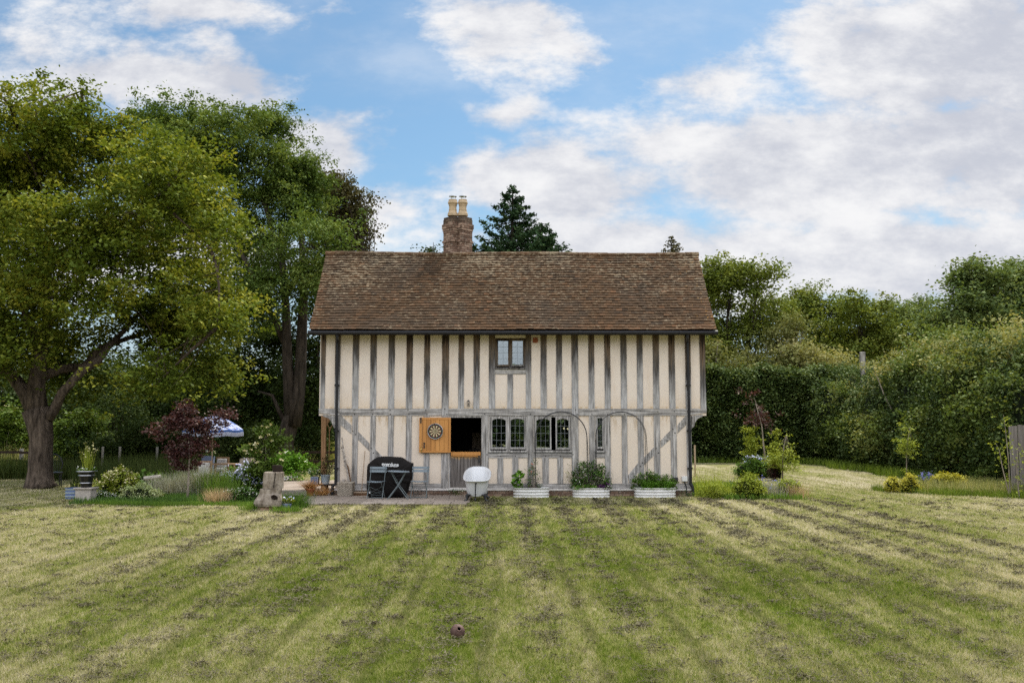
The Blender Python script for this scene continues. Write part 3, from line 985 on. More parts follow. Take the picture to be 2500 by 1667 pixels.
# ---- windows
def window(t, lights, cols, rows, arched, open_idx=None, leadm='lead', upper=False):
    x0, x1, zb_, zt = hole(t)
    fm = M['oak_up'] if upper else M['oak_low']
    cyy = (t[2] + t[3]) / 2
    X = lambda px_: hx(px_, cyy)
    yf = YW + .012
    mb = MB()
    fw = .045
    mb.box(x0, x0 + fw, yf, yf + .1, zb_, zt)
    mb.box(x1 - fw, x1, yf, yf + .1, zb_, zt)
    mb.box(x0 + fw, x1 - fw, yf + .001, yf + .1, zt - fw, zt)
    mb.box(x0 - (0 if upper else .01), x1 + (0 if upper else .01), yf - .05, yf + .1, zb_ - .015, zb_ + .035)
    for i in range(len(lights) - 1):
        xa, xb = X(lights[i][1]), X(lights[i + 1][0])
        if i != open_idx:
            mb.box(xa + .012, xb - .012, yf + .002, yf + .1, zb_ + .035, zt - fw)
    wf = mb.build('window', fm, house, bevel=.004)
    for li, (a, b, yt, yb_) in enumerate(lights):
        xa, xb, za, zc = X(a), X(b), hz(yb_), hz(yt)
        yo = yf - .006 if not (open_idx is not None and li == 1) else yf - .04
        cas = .035
        mb = MB()
        xl, xr, zl, zh = xa - cas, xb + cas, za - .05, zc + .045
        mb.box(xl, xa, yo, yo + .05, zl, zh)
        mb.box(xb, xr, yo, yo + .05, zl, zh)
        mb.box(xa, xb, yo + .001, yo + .05, zl, za)
        if arched:
            mx_ = (xa + xb) / 2
            for sgn in (0, 1):
                e = xa if sgn == 0 else xb
                poly = [(e, zh), (e, zc - .055), (e + (mx_ - e) * .35, zc - .02), (mx_, zc), (mx_, zh)]
                if sgn: poly = poly[::-1]
                mb.prism(poly, yo + .001, yo + .05)
        else:
            mb.box(xa, xb, yo + .001, yo + .05, zc, zh)
        mb.build('casement', fm, wf, bevel=.003)
        MB().box(xa + .001, xb - .001, yo + .025, yo + .029, za + .001, zc + .02).build('pane', M['glass'], wf)
        mb = MB()
        for i in range(1, cols):
            xx = xa + (xb - xa) * i / cols
            mb.box(xx - .003, xx + .003, yo + .018, yo + .024, za, zc + .0)
        for j in range(1, rows):
            zz = za + (zc - za) * j / rows
            mb.box(xa, xb, yo + .0172, yo + .0235, zz - .003, zz + .003)
        if leadm == 'lead':
            mb.box(xa, xa + .008, yo + .017, yo + .024, za, zc - .05).box(xb - .008, xb, yo + .017, yo + .024, za, zc - .05).box(xa, xb, yo + .017, yo + .024, za, za + .008)
        mb.build('lead_grid', M[leadm], wf)
    return wf


window(WUP, [(1216, 1240.5, 832, 890), (1251, 1276.5, 832, 890)], 2, 4, False, leadm='lead_dark', upper=True)
window(W1, [(1201.2, 1235, 1021.5, 1092), (1246.3, 1280, 1021.5, 1092)], 3, 4, True)
window(W2, [(1309.2, 1343, 1022, 1093), (1359.5, 1388.5, 1022, 1093)], 3, 4, True, open_idx=0)
window(W3, [(1459.5, 1470.5, 1020.5, 1091)], 2, 5, False)
for t in (W1, W2, W3):
    x0, x1, zb_, zt = hole(t)
    MB().box(x0, x1, YW - .012, YW + .05, zb_ - .035, zb_ - .018).build('lead_flashing', M['lead_dark'], house)
c = at(1377, 1048, YW + 1.6)
for dx_ in (0, .11):
    MB().lathe([(.0, 0), (.022, .01), (.03, .03), (.02, .05), (.0, .06)], (c.x + dx_ * 1.0, c.y, c.z - dx_ * .12), 10).build('room_lamp', M['lamp_glow'], house)

# ---- stable door: lower leaf and the upper leaf folded back on the wall
x0, x1 = hx(1099.5, 1100), hx(1175, 1100)
yd = YW + .035
MB().box(hx(1096, 1100), x0, YW + .01, YW + .12, .2, hz(1014.6)).box(x1, hx(1176, 1100), YW + .01, YW + .12, .2, hz(1014.6)).box(x0, x1, YW + .011, YW + .12, hz(1019), hz(1014.6)).build('door_frame', M['oak_low'], house)
mb = MB()
xa, xb = x0 + .055, x1 - .02
zt, zb_ = hz(1110), .24
nb = 7
for i in range(nb):
    bx0 = xa + .05 + (xb - xa - .14) * i / nb
    bx1 = xa + .05 + (xb - xa - .14) * (i + 1) / nb
    mb.box(bx0 + .003, bx1 - .003, yd + .012, yd + .05, zb_ + .17, zt - .02, random.random())
mb.box(xa - .05, xa + .05, yd, yd + .05, zb_, zt - .02).box(xb - .09, xb, yd, yd + .05, zb_, zt - .02).box(xa + .05, xb - .09, yd + .001, yd + .05, zb_, zb_ + .17)
dl = mb.build('lower_door', M['door_grey'], house, bevel=.003)
MB().box(x0 + .01, x1 - .02, yd - .03, yd + .08, zt - .02, hz(1103)).box(x0 + .06, x1 - .10, yd - .015, yd + .05, zt - .055, zt - .021).build('door_ledge', M['orange_oak'], dl, bevel=.006)
c = at(1169.5, 1120, yd)
MB().box(c.x - .022, c.x + .022, yd - .02, yd, c.z - .10, c.z + .09).bar((c.x, yd - .03, c.z + .02), (c.x - .10, yd - .04, c.z + .03), .018, .015).build('door_handle', M['black_iron'], dl)
MB().box(x0, x1, YW - .03, YW + .12, .18, .235).build('door_step', M['white_ledge'], house)
ya = YW - .075
P2 = lambda px_, py_: at(px_, py_, ya)
a, b = P2(1023.8, 1019), P2(1100, 1104.8)
mb = MB()
fr = .085
iw = (b.x - fr * .75) - (a.x + fr)
for i in range(6):
    mb.box(a.x + fr + iw * i / 6 + .003, a.x + fr + iw * (i + 1) / 6 - .003, ya + .008, ya + .05, b.z + .05, a.z - .06, random.random())
mb.box(a.x, a.x + fr * .9, ya, ya + .055, b.z, a.z, .6).box(b.x - fr * .7, b.x, ya, ya + .055, b.z, a.z, .4)
mb.box(a.x + fr * .9, b.x - fr * .7, ya + .002, ya + .055, a.z - .06, a.z, .5).box(a.x + fr * .9, b.x - fr * .7, ya + .002, ya + .055, b.z, b.z + .05, .45)
du = mb.build('upper_door', M['orange_oak'], house, bevel=.003)
mb = MB()
c = P2(1027.5, 1026)
mb.box(c.x - .018, c.x + .018, ya - .012, ya, c.z - .08, c.z + .07).box(c.x - .03, c.x + .03, ya - .012, ya, c.z + .05, c.z + .075)
mb.build('door_hinge', M['black_iron'], du)
mb = MB()
c = P2(1035.5, 1086)
mb.box(c.x - .014, c.x + .014, ya - .02, ya, c.z - .075, c.z + .07).box(c.x - .026, c.x + .026, ya - .014, ya, c.z - .08, c.z - .06).box(c.x - .026, c.x + .026, ya - .014, ya, c.z + .05, c.z + .07)
mb.build('door_bolt', M['black_iron'], du)
c = P2(1028.5, 1097)
MB().box(c.x - .012, c.x + .014, ya - .01, ya, c.z - .08, c.z + .08).lathe([(.016, 0), (.022, .01), (.018, .03)], (c.x, ya - .03, c.z), 10).build('door_latch', M['brass'], du)

# ---- dartboard
c = at(1062.5, 1052.5, ya - .035)
db = thing('dartboard', 'round cream and black dartboard hung on the open orange door', 'dartboard', c)
RB = 18.7 / sc(c.y)


def sector(mb, r0, r1, a0, a1, y, n=2):
    vs = []
    for i in range(n + 1):
        a_ = a0 + (a1 - a0) * i / n
        vs += [(c.x + r0 * math.sin(a_), y, c.z + r0 * math.cos(a_)), (c.x + r1 * math.sin(a_), y, c.z + r1 * math.cos(a_))]
    mb.add(vs, [(2 * i, 2 * i + 1, 2 * i + 3, 2 * i + 2) for i in range(n)])


def disc(mb, r_, y0, y1, n=40):
    pr = [(c.x + r_ * math.sin(2 * math.pi * k / n), c.z + r_ * math.cos(2 * math.pi * k / n)) for k in range(n)]
    mb.prism(pr, y0, y1)


mb = MB(); disc(mb, RB, c.y, c.y + .034); mb.build('board_body', M['dart_black'], db)
seg = {'dart_cream': MB(), 'dart_black': MB(), 'dart_red': MB(), 'dart_green': MB()}
for k in range(20):
    a0, a1 = (k - .5) * math.pi / 10, (k + .5) * math.pi / 10
    s_, s2 = ('dart_black', 'dart_red') if k % 2 == 0 else ('dart_cream', 'dart_green')
    sector(seg[s_], RB * .07, RB * .44, a0, a1, c.y - .002)
    sector(seg[s2], RB * .44, RB * .485, a0, a1, c.y - .002)
    sector(seg[s_], RB * .485, RB * .72, a0, a1, c.y - .002)
    sector(seg[s2], RB * .72, RB * .765, a0, a1, c.y - .002)
disc(seg['dart_green'], RB * .07, c.y - .004, c.y - .001, 12)
disc(seg['dart_red'], RB * .03, c.y - .006, c.y - .003, 12)
allseg, midx = MB(), []
for i_, k_ in enumerate(seg):
    allseg.add(seg[k_].v, seg[k_].f)
    midx += [i_] * len(seg[k_].f)
sg = allseg.build('scoring_face', None, db)
for k_ in seg: sg.data.materials.append(M[k_])
sg.data.polygons.foreach_set('material_index', midx)
mb = MB()
mb.tube([(c.x + RB * .99 * math.sin(k * math.pi / 20), c.y - .004, c.z + RB * .99 * math.cos(k * math.pi / 20)) for k in range(41)], .006, 5)
mb.build('number_ring', M['steel'], db)


def text_mesh(name, body, size, loc, mat_, parent, rot=0.0, extrude=.001, bold=0.0):
    cu = bpy.data.curves.new(name, 'FONT')
    cu.body = body
    cu.size = size
    cu.extrude = extrude
    cu.offset = bold
    cu.align_x = 'CENTER'
    cu.align_y = 'CENTER'
    o = bpy.data.objects.new(name + '_src', cu)
    COL.objects.link(o)
    dg = bpy.context.evaluated_depsgraph_get()
    me = bpy.data.meshes.new_from_object(o.evaluated_get(dg))
    bpy.data.objects.remove(o)
    me.transform(Matrix.Translation(Vector(loc)) @ Matrix.Rotation(rot, 4, 'Y') @ Matrix.Rotation(R(90), 4, 'X'))
    return link(name, me, mat_, parent)


for k, n_ in enumerate([20, 1, 18, 4, 13, 6, 10, 15, 2, 17, 3, 19, 7, 16, 8, 11, 14, 9, 12, 5]):
    a_ = k * math.pi / 10
    text_mesh('number', str(n_), RB * .17, (c.x + RB * .87 * math.sin(a_), c.y - .004, c.z + RB * .87 * math.cos(a_)), M['steel'], db, rot=a_)

# ---- gutter, pipes, fittings
ye_, ze = 25.50, at(1250, 806, 25.5).z
gx0, gx1 = at(752, 811, ye_).x, at(1752, 811, ye_).x
mb = MB()
mb.tube([(gx0 + (gx1 - gx0) * i / 8, ye_, ze - .065) for i in range(9)], .060, 12)
for i in range(13):
    x = gx0 + .1 + (gx1 - gx0 - .2) * i / 12
    mb.tube([(x - .03, ye_, ze - .065), (x + .03, ye_, ze - .065)], .067, 12)
mb.build('gutter', M['gutter_black'], house, smooth=False)


def pipe(pxs, side, shoe):
    mb = MB()
    yq = YW - .07
    pts = [at(pxs[0], 812, ye_ + .02), at(pxs[0], 822, ye_ + .03), at(pxs[0], 835, yq), at(pxs[1], 940, yq), at(pxs[2], 1170, yq), at(pxs[2], 1180, yq), at(shoe[0], 1187, yq - .02), at(shoe[1], 1206, yq - .06)]
    mb.tube(pts, [.042, .042, .040, .040, .040, .044, .044, .044], 12)
    for py_ in (818, 940, 1051, 1143):
        px_ = np.interp(py_, [812, 940, 1170], pxs)
        p = at(px_, py_, yq)
        mb.tube([p + Vector((0, 0, -.025)), p + Vector((0, 0, .025))], .052, 12)
        mb.box(p.x - .075, p.x + .075, p.y, p.y + .06, p.z - .014, p.z + .014)
    mb.build('downpipe', M['gutter_black'], house)


pipe((823.5, 822.5, 819.5), 1, (812, 810.5))
pipe((1678.5, 1680.8, 1686), -1, (1690, 1694.5))
a, b = at(1300.7, 824, YW - .01), at(1313, 836.5, YW - .01)
mb = MB()
for i in range(7):
    z = b.z + (a.z - b.z) * i / 7
    mb.box(a.x, b.x, YW - .008, YW + .03, z + .004, z + (a.z - b.z) / 7 - .002)
mb.box(a.x, b.x, YW + .004, YW + .03, b.z, a.z)
mb.build('air_brick', M['terracotta'], house)
c = at(1143.5, 985, YW - .09)
mb = MB()
mb.box(c.x - .035, c.x + .035, c.y - .04, c.y + .04, c.z - .085, c.z - .07).box(c.x - .045, c.x + .045, c.y - .05, c.y + .05, c.z + .05, c.z + .062)
for sx_ in (-1, 1):
    for sy_ in (-1, 1):
        mb.bar((c.x + sx_ * .033, c.y + sy_ * .035, c.z - .07), (c.x + sx_ * .04, c.y + sy_ * .04, c.z + .05), .009, .009)
mb.lathe([(.055, .06), (.03, .085), (.008, .1)], c, 4, rot=math.pi / 4).tube([c + Vector((0, 0, .09)), c + Vector((0, .03, .11)), c + Vector((0, .1, .08))], .006, 5)
mb.box(c.x - .012, c.x + .012, c.y - .012, c.y + .012, c.z - .06, c.z + .02)
mb.build('wall_lantern', M['black_iron'], house)
a, b = at(1665.3, 1162.5, YW - .09), at(1678.6, 1174.8, YW - .09)
MB().box(a.x, b.x, YW - .09, YW + .02, b.z, a.z).build('meter_box', M['white_metal'], house, bevel=.008)
mb = MB()
p = at(1671, 1175, YW - .06)
mb.tube([p, (p.x + .05, YW - .06, p.z - .15), (p.x + .05, YW - .07, .1), (p.x + .07, YW - .12, 0)], .018, 8)
mb.box(hx(1642, 1170), hx(1655, 1170), YW - .03, YW, hz(1175), hz(1165))
mb.build('cable', M['black_iron'], house)

# ---- roof
rz = at(1250, 621, 27.97).z
RY = 27.97
Rx0e, Rx1e = at(755, 806, 25.48).x, at(1749, 810, 25.48).x
Rx0r, Rx1r = at(797, 619, RY).x, at(1703, 623, RY).x
Rx0, Rx1 = (Rx0e + Rx0r) / 2, (Rx1e + Rx1r) / 2
e0 = Vector((0, 25.47, ze - .01))
r0 = Vector((0, RY, rz))
SL = (r0 - e0).length
sd = (r0 - e0).normalized()
nd = Vector((0, -sd.z, sd.y))


def roof_side(front):
    mb = MB()
    rows = 30
    gauge = SL / rows
    tl = gauge * 1.55
    tw = .165
    nT = int((Rx1e - Rx0e) / tw) + 1
    for r_ in range(rows):
        s0 = r_ * gauge
        frac = r_ / rows
        xa, xb = Rx0e + (Rx0r - Rx0e) * frac, Rx1e + (Rx1r - Rx1e) * frac
        off = (.5 if r_ % 2 else 0) * tw
        x = xa - off
        wave = .012 * math.sin(r_ * .7)
        while x < xb:
            x0_, x1_ = max(x, xa), min(x + tw, xb)
            if x1_ - x0_ > .02:
                sag = .010 * math.sin(x * 1.1 + 1) + .008 * math.sin(x * 2.7 + r_ * .15) - .02 * math.sin(math.pi * frac)
                lift = .036 + random.uniform(-.004, .008)
                sj = random.uniform(-.006, .006)
                s_a, s_b = s0 + sj, min(s0 + tl, SL)
                th = .016
                tw_ = random.uniform(-.003, .003)
                vs = []
                for (s_, l_) in ((s_a, lift), (s_b, .004)):
                    for xx, q in ((x0_ + .0015, -tw_), (x1_ - .0015, tw_)):
                        for h in (0, th):
                            p = e0 + sd * s_ + nd * (l_ + h + q + sag)
                            vs.append((xx, p.y, p.z))
                # order: (a,x0,lo)(a,x0,hi)(a,x1,lo)(a,x1,hi)(b...)
                v = [vs[0], vs[2], vs[6], vs[4], vs[1], vs[3], vs[7], vs[5]]
                if not front: v = [(q[0], 2 * RY - q[1], q[2]) for q in v]
                rr = min(1, max(0, random.gauss(.45, .2)))
                if x0_ <= xa + .1 or x1_ >= xb - .1: rr = min(1, rr + .2)
                if r_ < 2: rr = min(1, rr + .25)
                mb.hexa(v, rr)
            x += tw
    return mb


rf = roof_side(True)
bk = roof_side(False)
rf.add(bk.v, bk.f, .5)
rf.r = rf.r[:len(rf.f) - len(bk.f)] + bk.r
roof = rf.build('roof', M['roof_tiles'], house)
mb = MB()
x = Rx0r - .02
while x < Rx1r + .02:
    x1_ = min(x + .30, Rx1r + .03)
    z_ = rz + .018 * math.sin(x * 1.1 + 1) + random.uniform(-.004, .004) + .012 * (-x) / 5
    v = []
    for xx in (x + .003, x1_ - .003):
        for k in range(7):
            a_ = R(-20 + 220 * k / 6)
            v.append((xx, RY + .115 * math.cos(a_), z_ - .03 + .10 * math.sin(a_)))
    mb.add(v, [(k, k + 1, k + 8, k + 7) for k in range(6)] + [tuple(range(7)), tuple(range(13, 6, -1))], random.uniform(.4, .9))
    x += .30
mb.build('ridge_tiles', M['roof_tiles'], roof)
# roof deck and soffit, gable walls
mb = MB()
for s in (1, -1):
    f_ = (lambda y: y) if s > 0 else (lambda y: 2 * RY - y)
    a0, a1 = e0 - nd * .03, r0 - nd * .03
    b0, b1 = e0 - nd * .16 + Vector((0, .1, 0)), r0 - nd * .16
    v = [(Rx0e + .03, f_(a0.y), a0.z), (Rx1e - .03, f_(a0.y), a0.z), (Rx1r - .03, f_(a1.y), a1.z), (Rx0r + .03, f_(a1.y), a1.z),
         (Rx0e + .03, f_(b0.y), b0.z), (Rx1e - .03, f_(b0.y), b0.z), (Rx1r - .03, f_(b1.y), b1.z), (Rx0r + .03, f_(b1.y), b1.z)]
    mb.hexa(v)
mb.box(HX0 - .1, HX1 + .1, 25.56, YW + .02, z_top + .04, z_top + .08)
mb.build('rafters', M['dark_timber'], roof)
mb = MB()
for x in (HX0 + .02, HX1 - .16):
    pr = [(YW + .02, z_top + .09), (YW + DEPTH, z_top + .09), (RY, rz - .28)]
    v = [(x, p[0], p[1]) for p in pr] + [(x + .14, p[0], p[1]) for p in pr]
    mb.add(v, [(0, 1, 2), (5, 4, 3), (0, 3, 4, 1), (1, 4, 5, 2), (2, 5, 3, 0)])
mb.build('gable_wall', M['plaster'], house)
# timbers on the flank walls (seen from the side)
mb = MB()
for x in (HX0 - .005, HX1 - .04):
    for i in range(9):
        y = YW + .3 + i * .42
        mb.box(x, x + .045, y, y + .16, z_j1, z_top + .09)
    mb.box(x - .004, x + .049, YW + .12, YW + DEPTH, z_j0, z_j1)
mb.build('flank_timbers', M['oak_low'], house)

# ---- chimney: two shafts set diagonally, meeting in the middle
YC = 28.75
c1, c2 = at(1106.6, 560, YC), at(1129, 560, YC)
sideh = 25.3 / sc(YC) / math.sqrt(2) * 1.0       # half side
zt = at(1118, 527, YC - .3).z
chim = MB()
core = MB()
zc0 = rz - .7
ncourse = int((zt - zc0) / .075)
Rm = Matrix.Rotation(R(45), 3, 'Z')
for ci, cc_ in enumerate((c1, c2)):
    ctr = Vector((cc_.x, YC, 0))
    for k in range(ncourse):
        z0_ = zt - (k + 1) * .075
        ex = {0: -.012, 1: .0, 2: .0, 3: .03, 4: .03, 5: .014, 6: .0, 10: .022}.get(k, -.004)
        hs = sideh + ex
        for side in range(4):
            rot = Rm @ Matrix.Rotation(R(90 * side), 3, 'Z')
            x = -hs + (0 if (k + side) % 2 else -.11)
            while x < hs:
                xa, xb = max(x, -hs), min(x + .215, hs)
                if xb - xa > .025:
                    cl = Vector(((xa + xb) / 2, -hs + .03, z0_ + .0375))
                    chim.obox(ctr + rot @ cl, (xb - xa - .010, .06 + random.uniform(-.004, .008), .064), rot, random.random())
                x += .225
    z0_ = zt - .0
    core.obox((cc_.x, YC, (zc0 + zt) / 2 - .01), (sideh * 2 - .035, sideh * 2 - .035, zt - zc0 - .01), Rm)
ch = chim.build('chimney', M['brick'], house)
core.build('chimney_mortar', M['mortar'], ch)
for cc_, px_ in ((c1, 1105.4), (c2, 1129.8)):
    p = at(px_, 522, YC)
    s_ = 1 / sc(YC)
    zz = lambda py_: at(px_, py_, YC).z - p.z
    prof = [(12.8, 528), (12.6, 522.5), (11.6, 521), (11.4, 519.5), (10.2, 518), (9.6, 515), (9.6, 514), (10, 513.5), (10, 512.8), (9.2, 512), (9.0, 504), (9.8, 503.5), (10.2, 501.5), (9.6, 501), (11.2, 498.5), (12.2, 497), (12.2, 495.5), (11.0, 492.5), (10.2, 490.5), (10.6, 488.8), (9.9, 488.2), (8.6, 488.2), (8.4, 492)]
    MB().lathe([(r_ * s_ * 1.04, zz(py_)) for r_, py_ in prof], (p.x, YC, p.z), 10, rot=.3).build('chimney_pot', M['stone_pot'], ch, smooth=False)
    mb = MB()
    for k in range(4):
        a_ = .5 + k * math.pi / 2
        mb.bar((p.x + 7.6 * s_ * math.cos(a_), YC + 7.6 * s_ * math.sin(a_), p.z + zz(489)), (p.x + 7.6 * s_ * math.cos(a_), YC + 7.6 * s_ * math.sin(a_), p.z + zz(480)), .014, .006)
    mb.lathe([(9.8 * s_, zz(480.5)), (9.8 * s_, zz(479.8)), (6 * s_, zz(478)), (.5 * s_, zz(477.2))], (p.x, YC, p.z), 20)
    mb.build('cowl', M['steel'], ch)

# ================================================================== TREES
def sphere_pts(n):
    v = rng.normal(size=(n, 3))
    return v / np.linalg.norm(v, axis=1)[:, None]


def blob_list(Y, L, dz=2.0, seed=None):
    """photo-pixel blobs (cx, cy, rx, ry[, dY]) -> metres (x,y,z,rx,ry,rz)"""
    out = []
    r = random.Random(seed or 1)
    for b in L:
        dy = b[4] if len(b) > 4 else r.uniform(-dz, dz)
        Yb = Y + dy
        p = at(b[0], b[1], Yb)
        s = 1 / sc(Yb)
        out.append((p.x, p.y, p.z, b[2] * s, (b[2] + b[3]) / 2 * s * .95, b[3] * s))
    return out


def crown_pts(blobs, ncl, per, sig, inner=.45, flat=.6, zmin=.3, lump=True, lumpn=8):
    B = np.array(blobs)
    area = B[:, 3] * B[:, 5] + B[:, 4] * B[:, 5]
    pick = rng.choice(len(B), size=ncl, p=area / area.sum())
    d = sphere_pts(ncl)
    rad = inner + (1 - inner) * rng.uniform(0, 1, ncl) ** .55
    rad *= 1 + rng.normal(0, .07, ncl)
    c = B[pick, :3] + d * rad[:, None] * B[pick, 3:6]
    if ncl > 45 and lump:
        nb_ = max(6, int(ncl / lumpn))
        boughs = c[rng.integers(0, ncl, nb_)]
        near_ = rng.integers(0, nb_, ncl)
        pull = (rng.uniform(0, 1, ncl) < .8)[:, None]
        c = np.where(pull, boughs[near_] + rng.normal(size=(ncl, 3)) * np.array([1, 1, .55]) * sig * 2.0 * (lumpn / 8) ** .5, c)
    keep = c[:, 2] > zmin
    c = c[keep]
    n = len(c)
    sg = sig * rng.uniform(.6, 1.35, n)
    cnt = np.maximum(3, (per * rng.uniform(.5, 1.5, n)).astype(int))
    idx = np.repeat(np.arange(n), cnt)
    off = rng.normal(size=(len(idx), 3)) * sg[idx][:, None] * np.array([1, 1, flat])
    P = c[idx] + off
    tone = rng.uniform(0, 1, n)[idx] * .5 + rng.uniform(0, 1, len(idx)) * .5
    return P, tone, c


def bez(a, b, bend, n=5, up=.0):
    a, b = Vector(a), Vector(b)
    m = (a + b) / 2 + Vector((random.uniform(-1, 1), random.uniform(-1, 1), random.uniform(-.3, 1))) * bend * (b - a).length
    m.z += up
    return [a * (1 - t) ** 2 + m * 2 * t * (1 - t) + b * t * t for t in [i / n for i in range(n + 1)]]


def tree(name, label, base, Y, blobs, leaf, bark, ncl, per, sig, size, trunk=None, trunk_r=.3, fork=.35, group=None, cat='tree', limbs=None, nbr=60,
         inner=.45, flat=.6, up=.35, aspect=.6, dz=2.0, zmin=.3, droop=0.0, lumpn=8):
    b = Vector((base[0], base[1], 0))
    root = thing(name, label, cat, b, group)
    BL = blob_list(Y, blobs, dz, seed=len(label))
    P, tone, cl = crown_pts(BL, ncl, per, sig, inner, flat, zmin, lumpn=lumpn)
    V = leaf_quads(P, size, up=up, aspect=aspect, droop=droop)
    np_mesh('crown', V, 4, tone, M[leaf], root)
    mb = MB()
    cz = sum(q[2] for q in BL) / len(BL)
    if trunk is None:
        top = Vector((sum(q[0] for q in BL) / len(BL), b.y, max(2, cz)))
        fk = b.lerp(top, fork) + Vector((random.uniform(-.2, .2), 0, 0))
        trunk = [b + Vector((0, 0, -.1)), b.lerp(fk, .12) + Vector((0, 0, .1)), b.lerp(fk, .6), fk]
        rr = [trunk_r * 1.5, trunk_r * 1.1, trunk_r * .9, trunk_r * .85]
    else:
        rr = trunk[1]
        trunk = [Vector(p) for p in trunk[0]]
        fk = trunk[-1]
    mb.tube(trunk, rr, 14, wob=.08)
    ends = []
    if limbs:
        for pts, rs in limbs:
            mb.tube([Vector(p) for p in pts], rs, 9, wob=.08)
            ends += [Vector(p) for p in pts[1:]]
    for q in BL:
        e = Vector(q[:3])
        s = fk if not ends else min(ends + [fk], key=lambda v: (v - e).length)
        r0_ = rr[-1] * .5 if not ends else rr[-1] * .15
        pts = bez(s, e, .16)
        mb.tube(pts, [r0_ * (1 - .75 * i / 5) for i in range(6)], 6, wob=.06)
        ends += [pts[3], pts[5]] if limbs else []
        near = cl[np.argsort(((cl - np.array(q[:3])) ** 2).sum(1))]
        for j in range(max(2, nbr // len(BL))):
            if len(near) < 5: break
            tgt = Vector(near[random.randrange(min(len(near), max(10, ncl // len(BL))))])
            st = pts[random.choice([2, 3, 4, 5])]
            mb.tube(bez(st, tgt, .15, 3), [r0_ * .34, r0_ * .22, r0_ * .14, r0_ * .06], 4)
    mb.build('trunk', M[bark], root, smooth=True)
    return root


# --- the big oak on the left
oY = 29.3
ob = gr(98, 1188)
w_ = lambda px_, py_, dy=0.0: at(px_, py_, oY + dy)
s_ = 1 / sc(oY)
oak_trunk = ([w_(99, 1192), w_(98, 1180), w_(97, 1150), w_(99, 1110), w_(100, 1070), w_(95, 1030), w_(88, 1000)], [43 * s_, 34 * s_, 29 * s_, 26 * s_, 26.5 * s_, 29 * s_, 31 * s_])
oak_limbs = [
    ([w_(84, 1005), w_(62, 960), w_(30, 915), w_(-20, 880, -.5), w_(-70, 800, -1)], [21 * s_, 17 * s_, 14 * s_, 11 * s_, 7 * s_]),
    ([w_(90, 1000), w_(88, 940), w_(98, 870), w_(118, 780, .5), w_(108, 640, 1), (w_(130, 520, 1))], [26 * s_, 21 * s_, 15 * s_, 11 * s_, 6 * s_, 3 * s_]),
    ([w_(118, 1020), w_(133, 1000), w_(150, 960, -.3), w_(200, 905, -.3), w_(240, 880, 0), w_(262, 850, .3), w_(320, 790, 1.5), w_(380, 720, 2.5)], [15 * s_, 12 * s_, 11 * s_, 11 * s_, 10 * s_, 8 * s_, 5 * s_, 2.5 * s_]),
    ([w_(98, 920), w_(150, 900, .6), w_(205, 895, .8), w_(245, 850, 1), w_(300, 830, 1.5), w_(390, 800, 2)], [13 * s_, 12 * s_, 10 * s_, 8 * s_, 6 * s_, 4 * s_]),
    ([w_(100, 860), w_(60, 760, -1), w_(30, 620, 1.0), w_(20, 540, 1)], [13 * s_, 8 * s_, 4 * s_, 2 * s_]),
    ([w_(112, 800), w_(180, 700, 1), w_(260, 600, 1.5), w_(330, 500, 1)], [11 * s_, 8 * s_, 6 * s_, 4 * s_])]
oak_blobs = [(40, 310, 75, 70), (10, 240, 30, 45), (115, 268, 60, 45), (200, 222, 26, 34, 0), (215, 330, 110, 75), (310, 400, 90, 70), (330, 320, 45, 35), (110, 430, 130, 100), (0, 470, 110, 120), (430, 430, 75, 60), (470, 520, 90, 80), (330, 520, 120, 90), (510, 600, 52, 75), (200, 570, 130, 90),
             (40, 620, 110, 90), (430, 650, 120, 100), (300, 680, 110, 80), (150, 720, 110, 75), (10, 760, 110, 70), (460, 770, 90, 85), (360, 790, 80, 55, 2.0), (530, 800, 50, 65), (90, 850, 90, 55, 1.5), (-90, 600, 120, 200), (-60, 850, 120, 70), (440, 880, 105, 65), (380, 940, 60, 35), (200, 800, 70, 45), (535, 690, 40, 50), (500, 900, 60, 35), (170, 930, 50, 40, 1.5)]
tree('oak_tree', 'large spreading tree with thick rough trunk and yellow-green leaves, nearest on the left', (ob.x, oY), oY, oak_blobs, 'leaf_oak', 'bark_oak', 4500, 44, .20, .135,
     trunk=oak_trunk, limbs=oak_limbs, nbr=200, inner=.5, up=.35, dz=2.6, lumpn=22)

